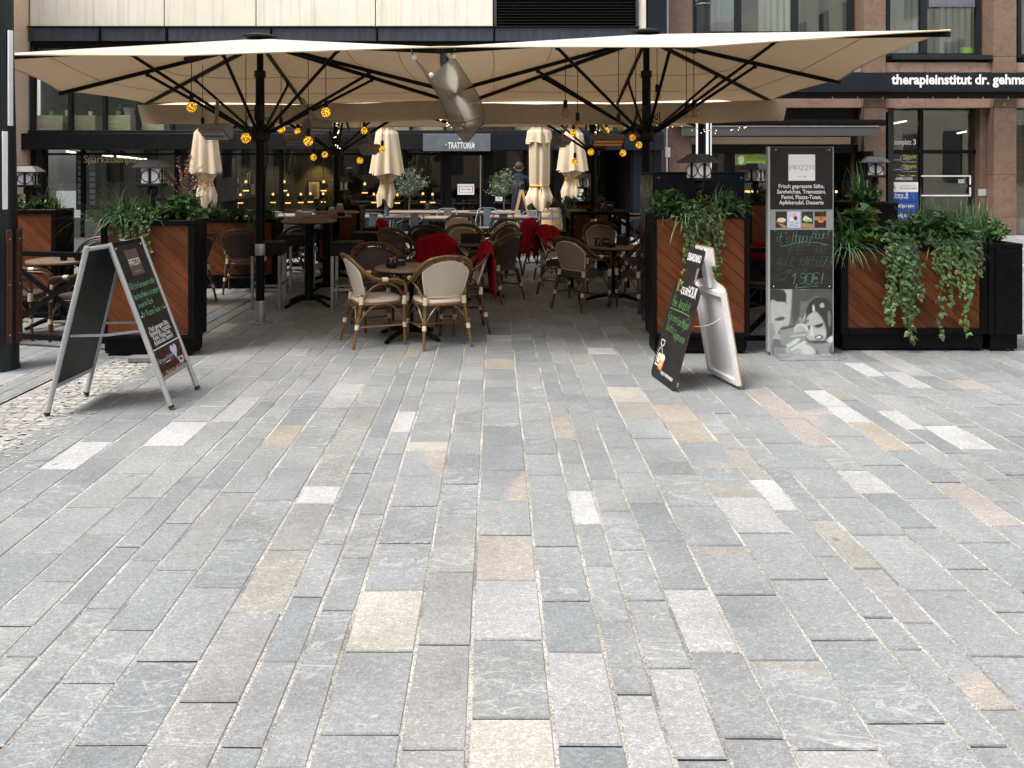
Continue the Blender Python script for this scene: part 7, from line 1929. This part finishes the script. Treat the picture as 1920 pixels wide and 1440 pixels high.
# foot plate
MB().box(-.26, W/2+.05, -.20, .25, .0, .012, .002).build('foot_plate', M['galv'], t)
for x in (-.20, .20): MB().box(x-.05, x+.05, -.13, .003, .0125, .020).build('foot_bracket', M['galv'], t); MB().box(x-.05, x+.05, -.0065, -.0045, .021, .075).build('foot_bracket', M['galv'], t)
for x in (-.22,.22):
    MB().sphere((x,-.09,.022), .008, 8, 5).build('bolt', M['steel'], t)
d = .0026
rect(f, W*.29, tz(339), W*.72, tz(289.5), d, 'p_g5', t, 'logo_square'); rect(f, W*.295, tz(338.4), W*.715, tz(290.1), d+.0004, 'p_white', t, 'logo_square')
piazza(f, W*.315, tz(318.5), W*.38, .038, 'p_g2', t, d+.0008, .0035); lettering('CAFE · BAR', .017, f, W*.505, tz(332.5), M['p_g2'], t, 'CENTER', d=d+.0008)
for i, s in enumerate(('Frisch gepresste Säfte,', 'Sandwiches, Tramezzini,', 'Panini, Piazza-Toast,', 'Apfelstrudel, Desserts')):
    lettering(s, .050, f, W*.5, tz(352.5+10.2*i), M['p_white'], t, 'CENTER', .010, width=W*(.73,.78,.64,.71)[i], d=d)
for x in (.05, W-.03): MB().sphere((x-W/2, -.004, tz(281)), .005, 8, 6).build('screw', M['p_white'], t)
rect(f, W*.885, tz(283), W*.935, tz(281.5), d, 'p_blue', t, 'tiny_mark'); rect(f, W*.905, tz(281.4), W*.925, tz(280), d, 'p_red', t, 'tiny_mark')
for x in (.03, W-.03): MB().sphere((x-W/2, -.006, tz(537)), .0055, 8, 6).build('screw', M['p_white'], t)
# four little food pictures
def tp(u, py): return (W*u, tz(py))
for u0, u1, bg in ((.085,.265,'p_darkbrown'),(.275,.485,'p_lav'),(.505,.685,'p_g0'),(.71,.895,'p_darkbrown')): rect(f, W*u0, tz(427), W*u1, tz(396.5), d, bg, t, 'food_picture')
blob(f, [tp(.085,415),tp(.12,414),tp(.26,424),tp(.26,427),tp(.2,427)][::-1], d+.0004, 'p_tan', t); blob(f, ell(*tp(.18,415), .042, .026, 18), d+.0008, 'p_brown', t); blob(f, ell(*tp(.18,412.5), .040, .021, 18), d+.0012, 'p_cream', t, 'cake_print')
blob(f, ell(*tp(.34,411), .014, .018, 12), d+.0004, 'p_white', t); blob(f, ell(*tp(.405,409), .017, .021, 12), d+.0004, 'p_red', t); blob(f, ell(*tp(.40,408), .010, .011, 12), d+.0008, 'p_darkbrown', t); blob(f, [tp(.36,403),tp(.385,398.5),tp(.41,404)], d+.0008, 'p_yellow', t)
for a, b, y in ((.33,.37,417.5),(.41,.46,418.5),(.31,.37,422),(.38,.45,423.5)): rect(f, W*a, tz(y+.5), W*b, tz(y-.5), d+.0004, 'p_blue', t)
blob(f, [tp(.505,418),tp(.685,420),tp(.685,427),tp(.505,426)][::-1], d+.0004, 'p_tan', t); blob(f, [tp(.52,410),tp(.56,404),tp(.67,411),tp(.66,416),tp(.53,414)][::-1], d+.0008, 'p_cream', t, 'sandwich_print'); blob(f, [tp(.53,413),tp(.62,412),tp(.66,415),tp(.56,417)][::-1], d+.0012, 'p_green', t)
blob(f, [tp(.71,406),tp(.895,406),tp(.895,413),tp(.71,413)][::-1], d+.0004, 'p_tan', t); blob(f, ell(*tp(.81,415), .026, .013, 14), d+.0008, 'p_orange', t, 'juice_print')
mm = MB(); ribbon(mm, [(p.x,p.y) for p in smooth([(*tp(.81,414),0),(*tp(.825,405),0),(*tp(.86,397.5),0),(*tp(.89,396.8),0)],4)], .010, f, d+.0010); mm.build('print', M['p_orange'], t, kind='stuff')
# chalk writing
d2 = .0046
def tw(s, u0, py, u1, h, sl=.18): return (s, W*u0, tz(py), W*(u1-u0), h, sl)
scribble([tw('"', .06, 438, .10, .03), tw("it's", .10, 453.5, .31, .082), tw('Happy', .35, 453, .64, .090), tw('Hour!', .67, 447, .93, .078), tw('"', .93, 438, .97, .03)], f, M['chalk_green'], t, d2, .0036)
mm = MB(); ribbon(mm, [(p.x,p.y) for p in smooth([(W*.19,tz(456),0),(W*.15,tz(459.5),0),(W*.20,tz(461.5),0),(W*.45,tz(454.5),0),(W*.7,tz(454.5),0),(W*.92,tz(458.5),0),(W*.82,tz(459),0)],6)], .004, f, d2); mm.build('chalk_underline', M['chalk_green'], t, kind='stuff')
scribble([tw('7:15-', .26, 476, .62, .072), tw('900', .67, 475.5, .88, .072)], f, M['chalk_grey'], t, d2, .0033); scribble([tw('ALLE', .09, 497.5, .40, .075), tw("KAFFEE'S", .47, 497.5, .97, .075)], f, M['chalk_grey'], t, d2, .0033)
scribble([tw('nur', .43, 511.5, .62, .045)], f, M['chalk_grey'], t, d2, .0033); scribble([tw('1,90€!', .34, 532, .84, .095)], f, M['chalk_green'], t, d2, .005)
mm = MB()
for pts in ([(.09,516),(.32,507)], [(.09,516),(.13,522.5),(.22,523),(.27,516),(.29,508.5)], [(.28,508),(.33,504),(.33,510),(.28,512)], [(.14,526),(.24,523.5)], [(.10,503),(.14,508)], [(.17,501),(.16,507)]): ribbon(mm, [tp(*p) for p in pts], .003, f, d2)
mm.build('cup_drawing', M['chalk_grey'], t, kind='stuff')
mm = MB(); ribbon(mm, [tp(.40,540),tp(.75,535.5),tp(.60,538)], .004, f, d2); ribbon(mm, [tp(.55,537.5),tp(.75,536.5)], .004, f, d2); mm.build('chalk_underline', M['chalk_green'], t, kind='stuff')
# black and white poster of two people holding drinks (flat print)
def q(px, py): return (W*(px-110)/1025, tz(542+(py-122)/1095*123.5))
import numpy as np
GL = {'p_g0':.035,'p_g1':.075,'p_g2':.16,'p_g3':.28,'p_g4':.42,'p_g5':.60,'p_white':.78}
NX, NY = 176, 190
img = np.full((NY, NX), .15)
gx_, gy_ = np.meshgrid((np.arange(NX)+.5)/NX*1025+110, (np.arange(NY)+.5)/NY*1095+122)
def blur(a, k):
    for _ in range(2):
        for ax in (0, 1):
            p = np.pad(a, [(k,k) if i == ax else (0,0) for i in (0,1)], mode='edge'); c = np.cumsum(p, ax)
            z = np.zeros_like(np.take(c, [0], ax)); c = np.concatenate([z, c], ax); n = a.shape[ax]
            a = (np.take(c, range(2*k+1, 2*k+1+n), ax) - np.take(c, range(n), ax))/(2*k+1)
    return a
def pr(pts, m, nm='print', soft=None):
    global img
    ins = np.zeros_like(img, dtype=bool); n = len(pts)
    for i in range(n):
        (x1, y1), (x2, y2) = pts[i], pts[(i+1) % n]
        if y1 == y2: continue
        c = ((y1 > gy_) != (y2 > gy_)) & (gx_ < (x2-x1)*(gy_-y1)/(y2-y1)+x1); ins ^= c
    k = soft if soft is not None else 1
    al = blur(ins.astype(float), k) if k else ins.astype(float)
    img = img*(1-al) + GL[m]*al
def sm(pts): return [(p.x, p.y) for p in smooth([(a,b,0) for a,b in pts], 4, True)]
pr([(340,128),(470,128),(455,420),(430,700),(380,620),(385,350)], 'p_g4'); pr([(480,128),(620,128),(600,560),(500,720),(470,560)], 'p_g1'); pr(sm([(620,150),(1130,128),(1130,420),(900,240),(700,330),(600,300)]), 'p_g1')
pr(sm([(112,150),(200,130),(330,150),(380,230),(350,360),(230,340),(112,370)]), 'p_g0', 'hair_print'); pr(sm([(112,360),(230,335),(360,350),(385,430),(390,520),(405,620),(420,720),(370,745),(300,760),(290,860),(330,960),(240,1100),(112,1140)]), 'p_g4', 'face_print')
pr(sm([(180,640),(260,590),(350,590),(330,640),(250,650)]), 'p_g1'); pr(sm([(112,720),(165,740),(160,1190),(112,1200)]), 'p_g3'); pr(sm([(112,700),(170,730),(200,850),(160,900)]), 'p_g3'); pr(sm([(300,760),(350,740),(330,800),(260,880),(240,840)]), 'p_g2')
pr(sm([(160,960),(300,1000),(270,1200),(150,1200)]), 'p_g2', 'shirt_print')
pr(sm([(720,420),(820,290),(930,260),(1060,310),(1130,450),(1130,1000),(1050,980),(1040,800),(980,620),(850,480),(760,560),(700,640)]), 'p_g0', 'hair_print'); pr(sm([(715,600),(800,520),(870,510),(960,620),(1010,760),(1030,880),(980,980),(850,1000),(720,940),(690,800)]), 'p_g4', 'face_print')
pr(sm([(830,390),(845,480),(815,500),(810,400)]), 'p_g5'); pr(sm([(930,380),(980,350),(1000,420),(940,430)]), 'p_g4'); pr(sm([(1060,480),(1110,560),(1090,760),(1060,640)]), 'p_g2')
pr(sm([(830,740),(900,710),(985,690),(960,750),(880,770)]), 'p_g0'); pr(sm([(720,740),(770,730),(775,790),(730,790)]), 'p_g1'); pr(sm([(770,760),(800,750),(830,870),(790,900),(765,870)]), 'p_g5'); pr(sm([(840,920),(930,880),(990,930),(900,970)]), 'p_g1'); pr(sm([(870,925),(930,905),(950,930),(890,945)]), 'p_white')
pr(sm([(290,790),(500,740),(700,790),(690,960),(600,1060),(330,1060),(280,960)]), 'p_g3', 'glass_print'); pr(sm([(300,770),(520,720),(500,760),(310,800)]), 'p_g1'); pr(ell(620,800,115,105,22), 'p_g5', 'slice_print'); pr(ell(610,805,88,80,22), 'p_g4'); pr([(520,840),(720,820),(720,900),(520,920)], 'p_g3'); pr([(430,905),(700,870),(700,890),(430,920)], 'p_g5')
pr(sm([(590,610),(620,600),(650,660),(640,700),(600,680)]), 'p_g3'); pr(sm([(650,680),(690,640),(750,630),(740,670),(690,700)]), 'p_g2'); pr(sm([(645,640),(690,540),(700,550),(665,660)]), 'p_g4')
pr(sm([(700,1010),(800,990),(1000,1010),(1130,1000),(1060,1110),(900,1150),(790,1110)]), 'p_g3', 'glass_print'); pr(sm([(720,1000),(900,975),(1080,1005),(900,1035)]), 'p_g1'); pr(sm([(600,1050),(760,1060),(860,1200),(600,1200)]), 'p_g5'); pr(sm([(1040,970),(1130,900),(1130,1000),(1080,1010)]), 'p_g5')
pr(sm([(390,1040),(560,940),(605,960),(560,1010),(420,1100),(385,1080)]), 'p_g5', 'finger_print'); pr(sm([(430,1120),(640,1000),(700,990),(690,1030),(520,1140),(440,1170)]), 'p_g5', 'finger_print'); pr(sm([(460,1180),(600,1120),(615,1190),(500,1205)]), 'p_g4', 'finger_print'); pr(sm([(250,1150),(390,1100),(460,1150),(440,1205),(250,1205)]), 'p_g4', 'hand_print')

rs_ = np.random.RandomState(3)
tone = blur(rs_.rand(NY, NX), 6); img = img*(.75+.5*(tone-tone.min())/(tone.max()-tone.min()))
me = bpy.data.meshes.new('poster_print'); vs = []; fs = []
for j in range(NY+1):
    for i in range(NX+1):
        p = q(110+1025*i/NX, 122+1095*j/NY); vs.append(tuple(f(p[0], p[1], d)))
for j in range(NY):
    for i in range(NX): k0 = j*(NX+1)+i; fs.append((k0+NX+1, k0+NX+2, k0+1, k0))
me.from_pydata(vs, [], fs); pm = leafmat('halftone_print', (.93,1,.985), 0.0); me.materials.append(pm)
ca = me.color_attributes.new('Col', 'FLOAT_COLOR', 'POINT'); pe = np.pad(img, ((0,1),(0,1)), mode='edge'); arr = np.ones(((NY+1)*(NX+1), 4)); arr[:, :3] = pe.reshape(-1, 1)
ca.data.foreach_set('color', arr.ravel()); o = bpy.data.objects.new('poster_print', me); col.objects.link(o); o.parent = t; o['kind'] = 'stuff'
# ---------------------------------------------------------------- columns, person, small things
t = thing('lamp_column', 'thick dark lamp column at the left edge with wooden slats and light strips', 'lamp post', (-4.18, 6.76, 0))
MB().lathe([(.158,0),(.158,.02),(.150,.05),(.138,1.2),(.112,2.6),(.10,4),(.095,6)], 28).build('column', M['mast'], t, smooth=40)
for a in (-100, -66, -32, 2, 36, 70, 104, 138, 172, 206, 240):
    c, s = math.cos(rad(a)), math.sin(rad(a)); p = V(c*.156, s*.156, 0)
    m = MB().box(-.012,.014,-.022,.022,.22,1.18,.004).xf(Matrix.Translation(p) @ Matrix.Rotation(rad(a),4,'Z')); sl = m.build('slat', M['slat_wood'], t)
    for z in (.3,.72,1.1): 
        MB().sphere(tuple(V(c*.171,s*.171,z)), .006, 8, 5).build('screw', M['steel'], sl)
for a, z0, z1 in ((-78,1.37,1.98),(-20,2.05,2.85),(-40,1.35,2.0),(-110,2.1,2.8)):
    c, s = math.cos(rad(a)), math.sin(rad(a))
    MB().box(-.006,.012,-.020,.020,z0,z1,.002).xf(Matrix.Translation(V(c*.126,s*.126,0)) @ Matrix.Rotation(rad(a),4,'Z')).build('light_strip', M['frosted'], t)
t = thing('lamp_mast', 'tall grey lamp mast with white light strips behind the front right planter', 'lamp post', (PX(1319,14.0), 14.0, 0))
MB().lathe([(.16,0),(.15,.05),(.125,.06),(.120,3.0),(.112,8)], 24).build('mast', M['mast'], t, smooth=40)
for a in (-165, -75, -15): 
    c, s = math.cos(rad(a)), math.sin(rad(a)); MB().box(-.006,.012,-.020,.020,1.05,2.62,.002).xf(Matrix.Translation(V(c*.124,s*.124,0)) @ Matrix.Rotation(rad(a),4,'Z')).build('light_strip', M['led'], t)
for z in (4.55, 4.62):
    MB().tube([(.13*math.cos(q_), .13*math.sin(q_), z) for q_ in [2*PI*i/16 for i in range(16)]], .012, 5, closed=True).build('clamp_ring', M['steel'], t)
# person in blue at the side door, seen from behind
px_, py_ = PX(973, 19.1), 19.1
t = thing('person', 'person in dark blue work clothes seen from behind at the side door', 'person', (px_, py_, 0))
def skin(name, joints, edges, m, par, sub=2):
    me = bpy.data.meshes.new(name); me.from_pydata([j[0] for j in joints], edges, []); me.materials.append(m)
    o = bpy.data.objects.new(name, me); col.objects.link(o); o.parent = par
    md = o.modifiers.new('skin', 'SKIN'); md.use_smooth_shade = True
    for i, j in enumerate(joints): sv = me.skin_vertices[0].data[i]; sv.radius = (j[1], j[2] if len(j) > 2 else j[1]); sv.use_root = (i == 0)
    s_ = o.modifiers.new('sub', 'SUBSURF'); s_.levels = sub; s_.render_levels = sub
    return o
J_ = [((0,0,.95),.15,.11),((0,.0,1.12),.14,.10),((0,.01,1.34),.17,.10),((0,.0,1.50),.08,.07),((0,.02,1.58),.055,.055),
      ((.10,0,.90),.095,.095),((.115,-.01,.50),.065,.07),((.12,.02,.10),.05,.05),((.125,-.07+.10,.04),.05,.04),
      ((-.10,0,.90),.095,.095),((-.12,.02,.50),.065,.07),((-.13,.04,.10),.05,.05),((-.135,.12,.04),.05,.04),
      ((.20,0,1.44),.065,.06),((.26,.06,1.18),.05,.05),((.20,.26,1.10),.038,.038),((-.20,0,1.44),.065,.06),((-.27,.05,1.18),.05,.05),((-.22,.25,1.12),.038,.038)]
skin('body', J_, [(0,1),(1,2),(2,3),(3,4),(0,5),(5,6),(6,7),(7,8),(0,9),(9,10),(10,11),(11,12),(3,13),(13,14),(14,15),(3,16),(16,17),(17,18)], M['workwear'], t)
m = MB().sphere((0,.03,1.70), .098, 16, 12, 1.22); m.build('head', M['skin'], t, smooth='all')
m = MB().sphere((0,.015,1.725), .106, 16, 12, 1.1); m.v = [(x,min(y,.08),max(z,1.66)) for x,y,z in m.v]; m.build('hair', M['hair'], t, smooth='all')
for s in (-1,1):
    MB().sphere((s*.1,.035,1.69), .022, 8, 6, 1.4).build('ear', M['skin'], t, smooth='all'); MB().box(s*.125-.045, s*.125+.045, -.06,.19,0,.07,.03).build('shoe', M['black_plastic'], t)
    h = MB(); bx_ = s*.205; h.sphere((bx_,.30,1.105), .04, 10, 8, 1.1)
    h.build('hand', M['skin'], t, smooth='all')
    for k in range(4): MB().tube([(bx_-.024+k*.016,.33,1.115),(bx_-.024+k*.016,.365+.008*(k in (1,2)),1.105),(bx_-.024+k*.016,.37,1.08)], .0085, 6).build('finger', M['skin'], t, smooth=60)
    MB().tube([(bx_-s*.035,.30,1.11),(bx_-s*.05,.33,1.10),(bx_-s*.045,.355,1.085)], .0095, 6).build('thumb', M['skin'], t, smooth=60)
# wooden A-frame with black boards
Y = 16.9; x = PX(978,Y)
t = thing('wooden_a_frame', 'wooden A-frame board standing open beside the slim folded parasol', 'sign', (x, Y, 0))
for s in (-1,1):
    for yy in (-.26,.26): MB().bar((s*.29,yy,0),(s*.015,yy,1.22),.04,.045).build('leg', M['pale_wood'], t)
    MB().bar((s*.27,-.238,.10),(s*.27,.238,.10),.04,.03).build('cross_bar', M['pale_wood'], t)
    a, b = V(s*.25,0,.16), V(s*.03,0,1.12)
    m = MB(); m.add([(a.x,-.238,a.z),(a.x,.238,a.z),(b.x,.238,b.z),(b.x,-.238,b.z),(a.x+s*.012,-.238,a.z),(a.x+s*.012,.238,a.z),(b.x+s*.012,.238,b.z),(b.x+s*.012,-.238,b.z)], [(0,1,2,3),(7,6,5,4),(0,4,5,1),(1,5,6,2),(2,6,7,3),(3,7,4,0)]); m.build('board', M['chalkboard'], t)
# wine barrel with a dark bag
Y = 16.8; x = PX(1030,Y)
t = thing('barrel', 'wooden wine barrel with grey hoops under the folded parasol', 'barrel', (x, Y, 0))
MB().lathe([(.22,0),(.27,.2),(.285,.42),(.27,.64),(.225,.86),(.215,.86),(.21,.84)], 28).build('staves', M['oak'], t, smooth=40)
for z, r in ((.03,.235),(.16,.265),(.66,.275),(.80,.246)): MB().lathe([(r,z-.03),(r+.004,z),(r,z+.03)], 28, cap=False).build('hoop', M['galv'], t, smooth=40)
t = thing('dark_bag', 'crumpled black bag lying on top of the barrel', 'bag', (x, Y, .862))
MB().sphere((0,0,.09), .2, 18, 10, .45).build('bag_body', M['black_plastic'], t, smooth='all')
m = CH[t.name][0].data
for v in m.vertices: v.co.x *= 1.2*(1+.18*math.sin(v.co.y*23+v.co.z*31)); v.co.z = max(0, v.co.z*(1+.25*math.sin(v.co.x*21)))
MB().tube(smooth([(-.12,0,.15),(-.05,.02,.27),(.06,.02,.26),(.12,0,.15)],4), .012, 6).build('bag_strap', M['black_plastic'], t)
t = thing('straw_cone_lamp', 'grey ribbed cone ornament behind the planter near the barrel', 'ornament', (PX(1092,15), 15.0, 1.0))
MB().lathe([(.10,0),(.09,.12),(.05,.24),(.01,.30)], 20, fn=lambda a,z: 1+.05*math.cos(10*a)).build('cone', M['p_g3'], t, smooth=50); MB().lathe([(.06,-1.0),(.06,0)], 12).build('stand', M['charcoal'], t)
# low grey bollard on the bright paving at the left, wooden shim under the left planter
t = thing('bollard', 'low grey box bollard on the bright paving behind the left table', 'bollard', (PX(112,12.5), 12.5, 0))
MB().box(-.12,.12,-.12,.12,0,.55,.015).build('post', M['plinth'], t); MB().box(-.13,.13,-.13,.13,.5505,.58,.01).build('cap', M['grey_metal'], t)
o = MB().box(-.24,.24,-.05,.05,.003,.05,.006).build('wedge', M['plinth']); o.location = (-2.95, 7.02, 0); o.rotation_euler = (0,0,.08); tag(o, 'flat stone slab shim lying in front of the front left planter', 'slab')
# pale flower and leaf litter
t = thing('white_flower', 'single white artificial flower at the right end of the front right planter', 'flower', (2.12, 7.22, 1.27))
for k in range(7):
    a = 2*PI*k/7; m = MB(); m.add([(0,0,0),(.012*math.cos(a-.5),.012*math.sin(a-.5)-.01,.018),(.034*math.cos(a),.034*math.sin(a)-.012,.012+.01*(k%2)),(.012*math.cos(a+.5),.012*math.sin(a+.5)-.01,.018)], [(0,1,2,3)]); m.build('petal', M['white'], t)
MB().tube([(0,0,0),(.0,.08,.0)], .004, 5).build('stem', M['stem'], t)
for i, (x, y, l) in enumerate(((.42, 9.05, 'dry brown leaf lying on the shaded paving right of the front table'),(.95,7.9,'small dry leaf on the paving near the aisle'))):
    m = MB(); m.c = []; leaf(m, V(0,0,.012), V(1,.4,.05), V(0,0,1), .06, .035, (1,1,1), .3); o = m.build('fallen_leaf', M['bark']); o.location = (x,y,0); tag(o, l, 'leaf', 'fallen leaves')
# sanity: hide nothing, every root keeps its label
for o in list(col.objects):
    if '_o' in o: del o['_o']
